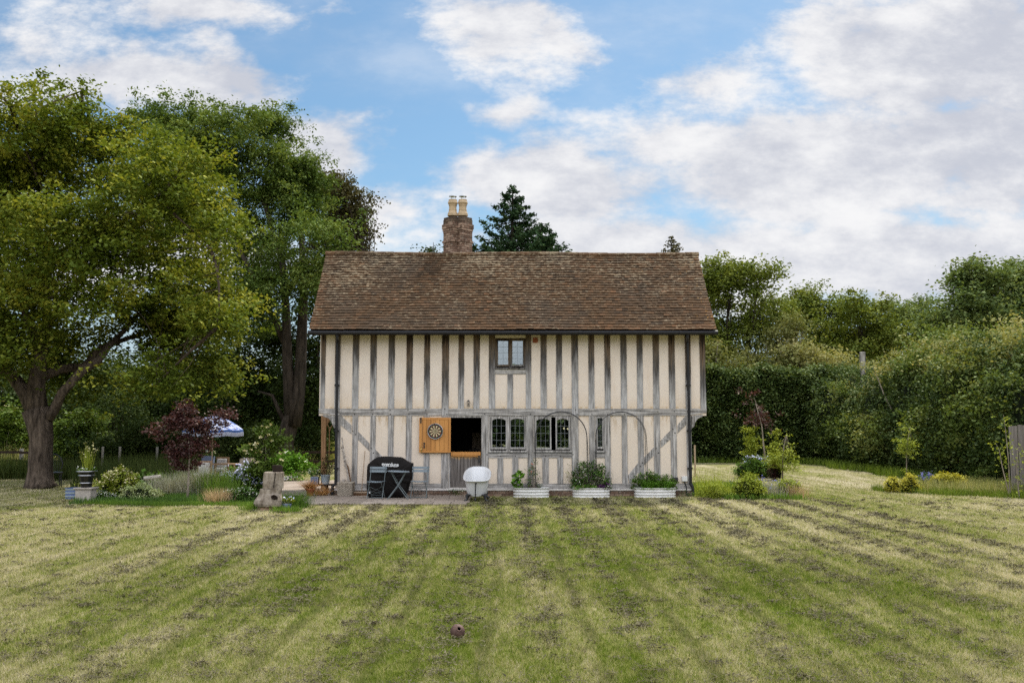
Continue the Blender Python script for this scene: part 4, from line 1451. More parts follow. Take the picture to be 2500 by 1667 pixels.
# --- tall ash behind it
aY = 40.0
ax_ = at(700, 1100, aY)
s_ = 1 / sc(aY)
A_ = lambda px_, py_, dy=0.0: at(px_, py_, aY + dy)
tree('ash_tree', 'tall fresh green tree rising above the left roof corner, darker trunk beside the dogwood', (ax_.x, aY), aY,
     [(500, 300, 75, 50), (590, 310, 80, 55), (665, 330, 60, 60), (470, 390, 90, 70), (600, 420, 120, 80), (700, 400, 60, 60), (740, 470, 60, 70), (660, 520, 110, 70), (540, 540, 90, 60, 2), (745, 590, 85, 70), (640, 620, 80, 60), (825, 655, 35, 40), (660, 720, 75, 55), (740, 690, 60, 45), (400, 300, 60, 45), (350, 280, 40, 30), (420, 350, 80, 60), (620, 790, 60, 35, 1)],
     'leaf_ash', 'bark_dark', 2600, 42, .20, .15, trunk=([A_(690, 1160), A_(690, 1130), A_(694, 1080), A_(708, 1030), A_(715, 1000)], [34 * s_, 26 * s_, 22 * s_, 20 * s_, 14 * s_]),
     limbs=[([A_(713, 1040), A_(708, 960), A_(702, 900), A_(700, 850), A_(698, 760), A_(690, 640), A_(640, 480)], [19 * s_, 15 * s_, 13 * s_, 12 * s_, 10 * s_, 8 * s_, 5 * s_]),
            ([A_(716, 1040), A_(726, 975), A_(734, 900), A_(738, 800), A_(742, 690), A_(735, 560)], [20 * s_, 17 * s_, 15 * s_, 13 * s_, 10 * s_, 6 * s_]),
            ([A_(700, 1040), A_(680, 1000), A_(665, 965), A_(630, 955)], [7 * s_, 5 * s_, 4 * s_, 2 * s_]),
            ([A_(704, 860), A_(670, 780), A_(625, 690), A_(560, 560)], [8 * s_, 7 * s_, 6 * s_, 4 * s_])],
     nbr=110, inner=.5, up=.3, aspect=.45, dz=2.4, droop=.6, lumpn=12)
# thin shaded foliage low in the ash / ivy-clad stems behind
for i, (lab, px_, Yb, bl, n_) in enumerate([
    ('dark shaded tree filling the gap between the two tallest trees', 560, 46, [(560, 720, 70, 60), (600, 850, 80, 60), (500, 930, 90, 60), (560, 1000, 100, 50), (640, 930, 70, 60), (600, 640, 50, 60)], 620),
    ('dark shaded tree close behind the left end of the cottage', 790, 45, [(790, 760, 60, 70), (780, 880, 60, 60), (740, 960, 70, 55), (800, 990, 60, 60), (700, 1040, 70, 40), (760, 1060, 60, 40), (820, 700, 50, 50), (680, 830, 50, 50)], 720),
    ('dark shaded tree between the big trunk and the parasol', 330, 48, [(330, 960, 110, 60), (240, 1010, 90, 50), (420, 1000, 90, 60), (340, 1050, 110, 40), (440, 1070, 90, 40), (250, 925, 45, 25)], 800),
    ('deep shade tree behind the parasol and the red-leaved tree', 480, 55, [(480, 1000, 120, 60), (420, 930, 80, 60), (560, 960, 90, 70), (600, 1050, 120, 50), (380, 1060, 120, 50), (500, 870, 70, 50), (680, 1000, 90, 70), (700, 900, 60, 60)], 900),
    ('shaded tree filling the view between thick trunk and rail fence', 200, 57, [(180, 900, 70, 35), (250, 960, 70, 50), (160, 960, 80, 60), (220, 1050, 120, 60), (330, 990, 90, 60), (60, 900, 70, 50), (0, 960, 90, 70)], 800),
    ('dark bushy tree at the far left edge behind the rail fence', 10, 50, [(-60, 930, 120, 90), (20, 980, 90, 60), (170, 1000, 60, 50), (-20, 1060, 60, 30)], 500)]):
    p = at(px_, 1100, Yb)
    tree('understorey_tree', lab, (p.x, Yb), Yb, bl, 'leaf_dark', 'bark_dark', n_, 34, .33, .19, trunk_r=.22, nbr=60, inner=.3, dz=2.5, zmin=.2)
dY = 46.0
p = at(850, 700, dY)
tree('birch_tree', 'loose brownish tree with drooping twigs above the left roof corner', (p.x, dY), dY,
     [(830, 440, 34, 32), (795, 470, 50, 50), (775, 440, 25, 25), (850, 500, 45, 45), (880, 480, 22, 28), (860, 560, 50, 45), (815, 560, 45, 50), (885, 595, 18, 32), (860, 620, 42, 35), (790, 620, 50, 50), (770, 450, 25, 20), (895, 505, 15, 12), (830, 690, 50, 50)],
     'leaf_birch', 'bark_dark', 1100, 26, .20, .15, trunk_r=.2, nbr=90, inner=.3, up=.1, dz=1.5, droop=1.2)


def conifer(name, label, px_, ytop, Y, hw, pytip, n_lev, dens, leaf='leaf_spruce', sparse=0.0, base_px=1100):
    top = at(px_, ytop, Y)
    root = thing(name, label, 'conifer', (top.x, Y, 0), None)
    H = top.z
    s = 1 / sc(Y)
    mb = MB()
    mb.tube([(top.x, Y, -.1), (top.x, Y, H * .5), (top.x, Y, H)], [H * .022, H * .014, .015], 8)
    P, T = [], []
    ht = (pytip - ytop) * s            # height over which the half width hw is reached
    z = H
    lev = 0
    while z > H * .18 and z > 1.0:
        dzt = (H - z)
        L = hw * s * min(1.35, (dzt / ht) ** .9) + .12
        nb = int(5 + L * 2.2)
        for k in range(nb):
            a = rng.uniform(0, 2 * math.pi)
            Lk = L * rng.uniform(.6, 1.18)
            m_ = max(5, int(Lk * dens))
            t = rng.uniform(.05, 1, m_) ** .7
            x = np.cos(a) * Lk * t
            y = np.sin(a) * Lk * t
            zz = z - .28 * Lk * t + .42 * Lk * t ** 3 * .8
            wob = rng.normal(size=(m_, 3)) * np.array([.10, .10, .06]) * (1.15 - t[:, None] * .7) * (1 + Lk * .2)
            wob[:, 2] -= rng.uniform(0, .22, m_) * (1 - t * .5) * min(1, Lk)
            P.append(np.stack([top.x + x, Y + y, zz], 1) + wob)
            T.append(rng.uniform(0, 1, m_) * .5 + rng.uniform(0, .5))
            e = (top.x + math.cos(a) * Lk * .95, Y + math.sin(a) * Lk * .95, z - .28 * Lk * .95 + .29 * Lk)
            mb.tube([(top.x, Y, z), ((top.x + e[0]) / 2, (Y + e[1]) / 2, z - .12 * Lk), e], [.02 + .008 * Lk, .015, .005], 4, cap=False)
        z -= rng.uniform(.16, .30) * (1 + .02 * lev) * (1 + sparse)
        lev += 1
    P = np.concatenate(P)
    T = np.concatenate(T)
    V = leaf_quads(P, .16, up=.15, aspect=.5, droop=.5)
    np_mesh('crown', V, 4, T, M[leaf], root)
    mb.build('trunk', M['bark_dark'], root)
    return root


conifer('spruce_tree', 'tall dark green spruce showing above the ridge right of the chimney', 1251, 455, 44, 112, 610, 30, 80)
conifer('spruce_tree', 'lower broad dark spruce beside the tallest spruce above the ridge', 1322, 552, 42, 74, 610, 30, 80)
conifer('dead_spruce', 'tiny thin-topped conifer showing above the right end of the ridge', 1638, 580, 50, 30, 618, 20, 40, leaf='leaf_birch', sparse=0)
p = at(1060, 600, 44)
tree('small_tree', 'small leafy tree top just left of the chimney', (p.x, 44), 44, [(1058, 592, 14, 14), (1062, 618, 20, 18), (1060, 680, 40, 50)], 'leaf_dark', 'bark_dark', 60, 30, .16, .14, trunk_r=.12, nbr=20, dz=.5)

# --- right-hand trees far behind
RT = [
    ('round_tree', 'airy round-headed tree just right of the roof, branches open to the sky', 1790, 60, [(1740, 680, 48, 38), (1800, 672, 55, 35), (1850, 690, 38, 40), (1745, 745, 38, 40), (1835, 755, 48, 40), (1775, 810, 40, 35), (1860, 820, 45, 45), (1720, 830, 35, 45), (1900, 770, 30, 35), (1800, 880, 80, 40)], 'leaf_maple', 900),
    ('round_tree', 'broad tree of clustered leaves, second from the house in the far row', 2000, 64, [(1945, 745, 45, 32), (2000, 735, 50, 36), (2050, 755, 40, 38), (1970, 800, 60, 45), (2040, 820, 50, 45), (1990, 870, 70, 45)], 'leaf_maple', 620),
    ('round_tree', 'dark green domed tree behind the grey wooden pole', 2120, 62, [(2090, 760, 38, 38), (2140, 780, 45, 42), (2180, 830, 50, 45), (2110, 840, 60, 55), (2150, 890, 70, 40), (2060, 880, 50, 45)], 'leaf_maple', 620),
    ('round_tree', 'bluish green tree in the dip of the far row', 2230, 70, [(2190, 775, 45, 32), (2240, 755, 40, 30), (2275, 770, 38, 36), (2230, 820, 80, 45), (2310, 820, 60, 50)], 'leaf_field', 520),
    ('round_tree', 'tall open-topped tree at the far right edge of the picture', 2420, 52, [(2335, 700, 40, 38), (2395, 680, 42, 42), (2450, 680, 45, 40), (2500, 690, 45, 50), (2360, 760, 60, 50), (2450, 760, 80, 55), (2530, 760, 60, 70), (2320, 810, 60, 45), (2420, 830, 90, 50)], 'leaf_field', 1050)]
for nm, lab, px_, Yb, bl, lf, n_ in RT:
    p = at(px_, 900, Yb)
    tree(nm, lab, (p.x, Yb), Yb, bl, lf, 'bark_dark', n_, 32, .30, .21, trunk_r=.28, nbr=90, inner=.3, dz=2.0, group='trees in the far row on the right')


# ------------------------------------------------------------------ bushes, hedges, plants
def bush(name, label, cat, blobs, leaf, ncl, per, sig, size, base=None, bark='bark_dark', group=None, inner=.5, up=.35, aspect=.6, flat=.7, stems=6, zmin=.02, core=None,
         flowers=None, parent_stems=True, droop=0.0):
    """blobs in metres"""
    b = base or (blobs[0][0], blobs[0][1], 0)
    root = thing(name, label, cat, b, group)
    P, T, cl = crown_pts(blobs, ncl, per, sig, inner, flat, zmin, lump=(core is None))
    np_mesh('foliage', leaf_quads(P, size, up=up, aspect=aspect, droop=droop), 4, T, M[leaf], root)
    if stems:
        mb = MB()
        for i in range(stems):
            e = Vector(cl[random.randrange(len(cl))])
            s = Vector((b[0] + (e.x - b[0]) * .25, b[1] + (e.y - b[1]) * .25, -.02))
            r0_ = max(.006, (e - s).length * .009)
            mb.tube(bez(s, e, .12, 3), [r0_, r0_ * .8, r0_ * .6, r0_ * .3], 5)
        mb.build('stems', M[bark], root)
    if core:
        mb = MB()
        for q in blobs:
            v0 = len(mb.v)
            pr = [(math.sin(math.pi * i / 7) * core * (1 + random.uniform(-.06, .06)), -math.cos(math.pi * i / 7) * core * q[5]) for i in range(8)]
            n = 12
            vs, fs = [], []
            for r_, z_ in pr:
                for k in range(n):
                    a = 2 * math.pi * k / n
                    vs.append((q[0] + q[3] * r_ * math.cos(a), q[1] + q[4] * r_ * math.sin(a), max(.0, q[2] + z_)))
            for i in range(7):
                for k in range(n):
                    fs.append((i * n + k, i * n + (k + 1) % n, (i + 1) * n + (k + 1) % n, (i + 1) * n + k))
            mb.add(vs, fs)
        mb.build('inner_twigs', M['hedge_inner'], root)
    if flowers:
        fm, nf, fs_, fsig, fup = flowers
        top = cl[(cl[:, 2] > np.percentile(cl[:, 2], 35))]
        c = top[rng.choice(len(top), nf)]
        k = 5
        idx = np.repeat(np.arange(nf), k)
        Pf = c[idx] + rng.normal(size=(nf * k, 3)) * fsig + np.array([0, -.07 if core else -.03, .05])
        np_mesh('flowers', leaf_quads(Pf, fs_, up=fup, aspect=.9), 4, rng.uniform(0, 1, nf * k), M[fm], root)
    return root


def pb(px_, py_, rx, ry, Y, dyr=.9):
    p = at(px_, py_, Y)
    s = 1 / sc(Y)
    return (p.x, p.y, p.z, rx * s, rx * s * dyr, ry * s)


# clipped hedge across the back right, and the wild hedge running towards the camera
def hedge_box(name, label, x0, x1, y0, y1, h, leaf, nleaf, size, sig=.16):
    root = thing(name, label, 'hedge', ((x0 + x1) / 2, y0, 0))
    ncl = nleaf // 14
    n1 = int(ncl * .62)
    front = np.stack([rng.uniform(x0, x1, n1), np.full(n1, y0), h * rng.uniform(0, 1, n1)], 1)
    topn = ncl - n1
    top = np.stack([rng.uniform(x0, x1, topn), rng.uniform(y0, y1, topn), np.full(topn, h)], 1)
    c = np.concatenate([front, top])
    bul = .18 * np.sin(c[:, 0] * 1.9 + c[:, 2] * 1.3) + .14 * np.sin(c[:, 0] * 4.3 - c[:, 2] * 3.1)
    c[:n1, 1] += bul[:n1] + rng.normal(0, .1, n1)
    c[n1:, 2] += bul[n1:] * .7 + np.abs(rng.normal(0, .14, topn))
    idx = np.repeat(np.arange(ncl), 14)
    P = c[idx] + rng.normal(size=(ncl * 14, 3)) * sig
    P = P[P[:, 2] > .02]
    T = rng.uniform(0, 1, len(P))
    np_mesh('foliage', leaf_quads(P, size, up=.4, aspect=.65), 4, T, M[leaf], root)
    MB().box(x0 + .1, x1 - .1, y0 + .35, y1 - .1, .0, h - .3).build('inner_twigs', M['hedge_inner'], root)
    return root


hb0, hb1 = at(1560, 1100, 50).x, at(1985, 1100, 50).x
hedge_box('clipped_hedge', 'tall dark green clipped hedge closing the garden right of the house', hb0, hb1 + 2, 50, 52.5, at(1800, 916, 50).z, 'leaf_beech', 80000, .14)
# right wall of the garden: leafy mounds standing side by side = one grown-together hedge
side_bl = []
for i in range(15):
    t = i / 14
    Yh = 50 - 25.5 * t
    X = 16.6 - 1.0 * t + random.uniform(-.25, .25) + 1.6
    hh = 4.7 + .15 * math.sin(i * 1.7) + random.uniform(-.2, .35)
    side_bl.append((X, Yh, hh * .42, 1.9, 1.9, hh * .60))
side_bl = [(q[0] + random.uniform(-.35, .35), q[1], q[2], q[3] * random.uniform(.85, 1.12), q[4] * random.uniform(.8, 1.1), q[5] * random.uniform(.93, 1.1)) for q in side_bl]
side_bl2 = [(q[0] - .25, q[1] + .9, 1.2, 1.65, 1.7, 1.5) for q in side_bl]
bush('wild_hedge', 'overgrown mixed hedge running forward along the right side of the lawn', 'hedge', side_bl + side_bl2, 'leaf_beech', 15000, 18, .14, .115, base=(16, 38, 0), inner=.88, core=.77, stems=0, up=.3)
pat = []
for i in range(26):
    t = random.random()
    Yh = 50 - 25.5 * t
    hq = random.uniform(.8, 4.6 if t > .4 else 3.4)
    pat.append((16.6 - 1.0 * t + 1.6 - 1.75 * math.sqrt(max(.05, 1 - ((hq - 2) / 3.4) ** 2)) + random.uniform(-.1, .1), Yh, hq, .55, random.uniform(.7, 1.6), random.uniform(.5, 1.1)))
bush('hazel_growth', 'paler hazel leaves pushing out of the right-hand hedge in patches', 'shrub', pat, 'leaf_wild', 900, 22, .16, .125, base=(15.5, 38, 0), inner=.3, stems=0, bark='bark_pale', up=.2)
# sprays of bramble and pale shoots along its top
sp_bl = []
for i in range(17):
    t = i / 16
    Yh = 50 - 24.5 * t
    X = 18.6 - 1.0 * t + random.uniform(-.2, .8)
    sp_bl.append((X, Yh, 4.35 + random.uniform(-.1, .25) + .25 * t - (1.0 if Yh > 42.5 else 0), 1.4, 1.4, .75))
bush('bramble_thicket', 'pale yellow-green brambles sprawling over the top of the right-hand hedge', 'shrub', sp_bl, 'leaf_bramble', 1700, 24, .20, .12, base=(18, 38, 0), inner=.6, stems=60, bark='bark_pale', up=.2)
for lab, bl, Yb, lf, n_ in (
    ('yellow-green thicket above the clipped hedge left of the grey pole', [(1960, 890, 75, 45), (2040, 895, 60, 38), (1900, 920, 60, 30), (2080, 915, 30, 25)], 55, 'leaf_bramble', 420),
    ('olive brown twiggy shrub above the hedge right beside the cottage', [(1740, 900, 45, 40), (1780, 930, 60, 30), (1735, 860, 30, 35), (1700, 930, 40, 30)], 54, 'leaf_olive', 300),
    ('brownish green shrub between the two open-crowned far trees', [(1910, 830, 45, 45), (1870, 900, 55, 50), (1930, 790, 30, 30), (1850, 930, 60, 30)], 56, 'leaf_olive', 380),
    ('large pale bramble mound rising behind the wild hedge', [(2260, 880, 60, 45), (2340, 870, 70, 50), (2230, 930, 60, 30), (2400, 880, 60, 50), (2470, 870, 60, 60), (2300, 830, 40, 30), (2520, 850, 50, 60)], 40, 'leaf_wild', 900)):
    B_ = [pb(a, b_, c_, d_, Yb + random.uniform(-1.5, 1.5)) for a, b_, c_, d_ in bl]
    bush('shrub', lab, 'shrub', B_, lf, n_, 30, .26, .17 if Yb > 45 else .14, base=(B_[0][0], Yb, 0), inner=.3, stems=40, bark='bark_pale', up=.2)
# far hedgerow behind everything (closes the view under the trees)
fb = []
for i in range(46):
    x = -62 + i * 3.1
    fb.append((x, 78 + random.uniform(-3, 3), 2.0, 2.6, 2.4, 2.6 + random.uniform(0, 1.6)))
o = bush('far_hedgerow', 'dark far hedgerow', 'hedge', fb, 'leaf_dark', 5200, 16, .35, .36, base=(0, 78, 0), inner=.8, core=.85, stems=0)
o['label'] = 'long dark hedgerow across the far field behind the trees'
# fields of tall grass beyond the fence
def tuft_field(name, label, cat, xs, ys, n, h, wdt, leaf, lean=.4, curve=.4, keepf=None, kind=None, hv=.4):
    P = np.stack([rng.uniform(*xs, n), rng.uniform(*ys, n), np.zeros(n)], 1)
    if keepf is not None: P = P[keepf(P)]
    V, _ = blades(P, h, wdt, lean, curve, 2, hv=hv)
    c = P.mean(0)
    o = np_mesh(name, V, 4, np.repeat(rng.uniform(0, 1, len(P)), 2), M[leaf], None, origin=(float(c[0]), float(c[1]), 0))
    tag(o, label, cat, kind=kind)
    return o


tuft_field('meadow_grass', 'pale tall field grass beyond the rail fence', 'grass', (-34, -9), (41, 62), 26000, .95, .03, 'leaf_meadow', kind='stuff')
tuft_field('rough_grass', 'rank green grass along the foot of the rail fence', 'grass', (-24, -9), (31.5, 38.3), 20000, .6, .03, 'leaf_undergrowth', kind='stuff',
           keepf=lambda P: (P[:, 1] > 32 + 2.0 * np.sin(P[:, 0] * .6)) & ((P[:, 0] < -16.2) | (P[:, 1] > 35)))
tuft_field('hedge_bottom_grass', 'bright fringe of uncut grass at the foot of the hedges', 'grass', (6.5, 17), (26, 50.2), 30000, .28, .035, 'leaf_grass_bright', kind='stuff',
           keepf=lambda P: ((P[:, 1] > 49.0)) | (P[:, 0] > (15.2 - .04 * (50 - P[:, 1]) + .25 * np.sin(P[:, 1]))))

for i, (lab, bl, Yb, n_) in enumerate((
    ('dark bramble bank in front of the rail fence behind the driftwood log', [(270, 1085, 50, 30), (330, 1080, 50, 35), (390, 1085, 50, 32), (300, 1110, 70, 25), (370, 1115, 60, 22), (230, 1100, 30, 25)], 36.5, 420),
    ('dark laurel bank behind the garden furniture', [(450, 1085, 50, 30), (520, 1080, 60, 30), (600, 1080, 50, 40), (650, 1070, 30, 35), (570, 1100, 70, 25), (630, 1110, 50, 25)], 36.8, 430),
    ('dark thicket between the forked trunk and the porch post', [(745, 1070, 25, 35), (725, 1040, 25, 30), (770, 1080, 20, 28)], 42.0, 150))):
    B_ = [pb(a, b_, c_, d_, Yb + random.uniform(-.4, .4)) for a, b_, c_, d_ in bl]
    bush('undergrowth_bush', lab, 'shrub', B_, 'leaf_dark', n_, 26, .16, .12, base=(B_[0][0], Yb, 0), inner=.35, stems=14, up=.3)
# elder bushes with flat white flower heads
eY = 38.5
bush('elder_bush', 'elder bush with flat white flower heads right of the thick trunk', 'shrub', [pb(165, 1060, 40, 30, eY), pb(205, 1040, 40, 28, eY + .5), pb(150, 1095, 30, 25, eY), pb(225, 1070, 30, 25, eY + .5), pb(185, 1100, 40, 25, eY)], 'leaf_elder', 280, 24, .15, .13, base=(at(180, 1100, eY).x, eY, 0),
     inner=.5, up=.4, flowers=('petal_white', 26, .16, (.12, .1, .015), .92), stems=14)
bush('elder_bush', 'elder bush with cream flower heads at the left picture edge', 'shrub', [pb(30, 1020, 50, 35, 43), pb(-20, 1030, 50, 45, 43), pb(60, 1060, 25, 35, 43.5), pb(10, 1075, 50, 30, 43)], 'leaf_elder', 330, 24, .17, .14, base=(at(20, 1100, 43).x, 43, 0),
     inner=.5, up=.4, flowers=('petal_cream', 26, .17, (.14, .1, .02), .92), stems=18, bark='bark_pale')
bush('vine_maple', 'loose green bush trailing beside the path behind the flower bed', 'shrub', [pb(300, 1010, 50, 50, 41), pb(350, 1050, 50, 30, 41), pb(260, 960, 30, 30, 41)], 'leaf_dark', 210, 18, .2, .12, base=(at(300, 1100, 41).x, 41, 0), inner=.3, stems=16)
bush('shrub_mound', 'leafy green shrub at the foot of the tall trunk beside the patio', 'shrub', [pb(700, 1130, 38, 26, 33), pb(735, 1140, 30, 22, 33.3), pb(690, 1150, 30, 18, 32.8)], 'leaf_bright', 170, 26, .10, .085, base=(at(710, 1160, 33).x, 33, 0), flowers=('petal_white', 8, .08, .05, .6))

# ================================================================== GARDEN THINGS
# ---- covered barbecue
bY = 25.25
outl = [(899.5, 1209), (898, 1190), (898.5, 1160), (899.5, 1136), (903, 1130), (917, 1118), (922, 1115), (937, 1113.5), (958, 1114.3), (978, 1115.5), (985, 1119), (993, 1125), (1003, 1129.5), (1008, 1130.5),
        (1008, 1140), (1006.5, 1152), (1008, 1162), (1004.5, 1172), (1000, 1182), (997, 1192), (996, 1200), (990, 1209), (955, 1210), (925, 1211)]
bc = at(952, 1209, bY)
bbq = thing('covered_barbecue', 'black fabric barbecue cover with white lettering against the wall', 'barbecue cover', (bc.x, bY, 0))
secs = [(-.30, .90, 0), (-.27, .985, .01), (0, 1.0, 0), (.27, .985, .01), (.30, .90, 0)]
vs, fs = [], []
n = len(outl)
mid = at(952, 1165, bY)
sub = []
for i in range(n):                     # resample the outline finely so folds can run through it
    a, b = outl[i], outl[(i + 1) % n]
    for k in range(4):
        sub.append((a[0] + (b[0] - a[0]) * k / 4, a[1] + (b[1] - a[1]) * k / 4))
n = len(sub)
for dy, k, _ in secs:
    for (px_, py_) in sub:
        p = at(px_, py_, bY)
        z = mid.z + (p.z - mid.z) * k if p.z > .15 else p.z
        fold = .012 * math.sin(px_ * .9) * (1 - min(1, max(0, (p.z - .1) / .8)))
        vs.append((mid.x + (p.x - mid.x) * k, bY + dy + fold, max(.03, z)))
for s in range(len(secs) - 1):
    for i in range(n):
        fs.append((s * n + i, s * n + (i + 1) % n, (s + 1) * n + (i + 1) % n, (s + 1) * n + i))
# front and back panels as a fan with a gently dished centre ring
for s, sgn in ((0, -1), (len(secs) - 1, 1)):
    rings = []
    for q in (.66, .33):
        b0 = len(vs)
        for i in range(n):
            v = vs[s * n + i]
            vs.append((mid.x + (v[0] - mid.x) * q, v[1] + sgn * (.015 + .010 * math.sin(i * .8 + q * 5)), mid.z + (v[2] - mid.z) * q))
        rings.append(b0)
    cidx = len(vs)
    vs.append((mid.x, bY + sgn * .32, mid.z))
    prev = s * n
    for b0 in rings:
        for i in range(n):
            f = (prev + i, b0 + i, b0 + (i + 1) % n, prev + (i + 1) % n)
            fs.append(f if sgn < 0 else f[::-1])
        prev = b0
    for i in range(n):
        f = (prev + i, cidx, prev + (i + 1) % n)
        fs.append(f if sgn < 0 else f[::-1])
MB().add(vs, fs).build('cover', M['cover_black'], bbq, smooth=True)
lp = at(952.5, 1133.5, bY - .345)
text_mesh('lettering', 'everdure', .125, (lp.x, bY - .335, lp.z), M['white_print'], bbq, rot=.05, extrude=.004, bold=.002)
lp = at(952, 1137.4, bY - .345)
text_mesh('small_lettering', 'by heston blumenthal', .043, (lp.x, bY - .335, lp.z), M['white_print'], bbq, rot=.05, extrude=.004, bold=.0012)
mb = MB()
for px_ in (903, 990):
    p = at(px_, 1205, bY - .2)
    mb.tube([(p.x - .02, p.y, .06), (p.x + .02, p.y, .06)], .05, 14)
mb.build('castor', M['black_gloss'], bbq)
MB().tube([at(902, 1200, bY - .36), at(903, 1204, bY - .36)], .022, 8).build('hose_end', M['white_print'], bbq)


# ---- bistro set
def bistro_chair(loc, rz, label):
    t = thing('bistro_chair', label, 'garden chair', (0, 0, 0), 'folding bistro chairs')
    W = .21
    h = .455

    def sm(x): return x
    mb = MB()
    for zz, lean_ in ((.80, .165), (.715, .150)):
        vs_ = []
        for i in range(7):
            u = i / 6 * 2 - 1
            vs_ += [(u * (W + .02), lean_ + .018 * (1 - u * u), zz - .032), (u * (W + .02), lean_ + .018 * (1 - u * u) + .004, zz + .032),
                    (u * (W + .02), lean_ + .018 * (1 - u * u) + .012, zz - .032), (u * (W + .02), lean_ + .018 * (1 - u * u) + .016, zz + .032)]
        f_ = []
        for i in range(6):
            b_ = i * 4
            f_ += [(b_, b_ + 4, b_ + 5, b_ + 1), (b_ + 2, b_ + 3, b_ + 7, b_ + 6), (b_ + 1, b_ + 5, b_ + 7, b_ + 3), (b_, b_ + 2, b_ + 6, b_ + 4)]
        f_ += [(0, 1, 3, 2), (24, 26, 27, 25)]
        m_ = MB()
        m_.add(vs_, f_)
        m_.build('backrest_slat', M['bistro_blue'], t)
    st = MB()
    for k in range(5):
        y0 = -.20 + k * .075
        st_v = []
        for i in range(7):
            u = i / 6 * 2 - 1
            d_ = h - .018 * (1 - u * u) + (.01 if k in (0, 4) else 0)
            st_v += [(u * (W - .005), y0, d_), (u * (W - .005), y0 + .062, d_), (u * (W - .005), y0, d_ - .012), (u * (W - .005), y0 + .062, d_ - .012)]
        f_ = []
        for i in range(6):
            b_ = i * 4
            f_ += [(b_, b_ + 4, b_ + 5, b_ + 1), (b_ + 2, b_ + 3, b_ + 7, b_ + 6), (b_, b_ + 2, b_ + 6, b_ + 4), (b_ + 1, b_ + 5, b_ + 7, b_ + 3)]
        f_ += [(0, 1, 3, 2), (24, 26, 27, 25)]
        st.add(st_v, f_)
    st.build('seat', M['bistro_blue'], t)
    for s in (-1, 1):
        MB().tube([(s * (W - .012), .158, .835), (s * (W - .012), .13, .66), (s * (W - .010), .06, h), (s * W, -.18, .012)], .0095, 7).build('leg', M['bistro_frame'], t)
        MB().tube([(s * (W - .03), -.19, h - .02), (s * (W - .03), .0, .25), (s * (W - .03), .20, .012)], .0095, 7).build('leg', M['bistro_frame'], t)
    mb = MB()
    for y, z in ((.20, .02), (-.175, .03), (.15, .08)):
        mb.tube([(-W + .02, y, z), (W - .02, y, z)], .006, 6)
    mb.tube([(-W + .03, .04, .20), (W - .03, .14, .10)], .005, 6).tube([(W - .03, .04, .20), (-W + .03, .14, .10)], .005, 6)
    mb.tube([(-W + .02, -.12, .33), (W - .02, .10, .14)], .005, 6).tube([(W - .02, -.12, .33), (-W + .02, .10, .14)], .005, 6)
    mb.build('stretcher', M['bistro_frame'], t)
    t.location = loc
    t.rotation_euler = (0, 0, rz)
    return t


p = gr(918.5, 1220)
bistro_chair((p.x, p.y, .035), R(-8), 'blue-grey folding bistro chair in front of the black cover')
p = gr(1024, 1219)
bistro_chair((p.x, p.y, .035), R(-4), 'blue-grey folding bistro chair right of the round table, before a cream panel')
p = gr(972.5, 1221)
tb = thing('bistro_table', 'small round blue-grey folding table with crossed legs', 'garden table', (p.x, p.y, .035))
x0_, y0_ = p.x, p.y
TR = .295
rotT = Matrix.Rotation(R(2.2), 3, 'Y')
mb = MB()
mb.lathe([(.001, .735), (TR * .97, .735), (TR, .729), (TR, .715), (TR * .985, .713), (TR * .98, .722), (.001, .724)], (0, 0, 0), 36, cap=False)
mb.v = [tuple((rotT @ (Vector(v) - Vector((0, 0, .72)))) + Vector((x0_, y0_, .755))) for v in mb.v]
mb.build('tabletop', M['bistro_blue'], tb)
for s in (-1, 1):
    for yy_ in (-.17, .15):
        o_ = .0 if s > 0 else .025
        MB().tube([(x0_ + s * .19, y0_ + yy_ * .7 + o_, .74), (x0_, y0_ + yy_ * .9 + o_, .40), (x0_ - s * .27, y0_ + yy_ * 1.15 + o_, .04)], .0115, 7).build('leg', M['bistro_frame'], tb)
mb = MB()
for s in (-1, 1):
    mb.tube([(x0_ + s * .265, y0_ - .2, .07), (x0_ + s * .265, y0_ + .18, .07)], .008, 6)
    mb.tube([(x0_ + s * .05, y0_ - .16, .47), (x0_ + s * .05, y0_ + .15, .47)], .008, 6)
mb.build('crossbar', M['bistro_frame'], tb)

# ---- slipper bath planted end-on
p = gr(1165, 1222)
tx = 1164.5
bath = thing('roll_top_bath', 'white roll-top slipper bath on black claw feet, end towards the viewer', 'bathtub', (p.x, 24.6, 0))
yN, yFar = 23.85, 25.35
bx = at(tx - 1, 1180, 24.2).x
BL_ = yFar - yN
cyb = (yN + yFar) / 2


def bath_ring(zf, wf, inner=0.0, n=48):
    """zf: 0 bottom .. 1 rim"""
    out_ = []
    for k in range(n):
        a = 2 * math.pi * k / n
        ca, sa = math.cos(a), math.sin(a)
        ex = .52 + .12 * (sa + 1) / 2
        xx = math.copysign(abs(ca) ** ex, ca)
        yy_ = math.copysign(abs(sa) ** ex, sa)
        far = (yy_ + 1) / 2
        rim = .535 + .285 * far ** 1.1 * (1 - .22 * abs(ca) ** 2)
        W = (.335 + .02 * far) * wf
        L = BL_ / 2 * (.80 + .20 * zf) if wf > .5 else BL_ / 2 * wf
        z = .135 + (rim - .135) * zf
        lean_ = .0
        out_.append((bx + xx * (W - inner), cyb + yy_ * (L - inner) + .08 * far * zf, z))
    return out_


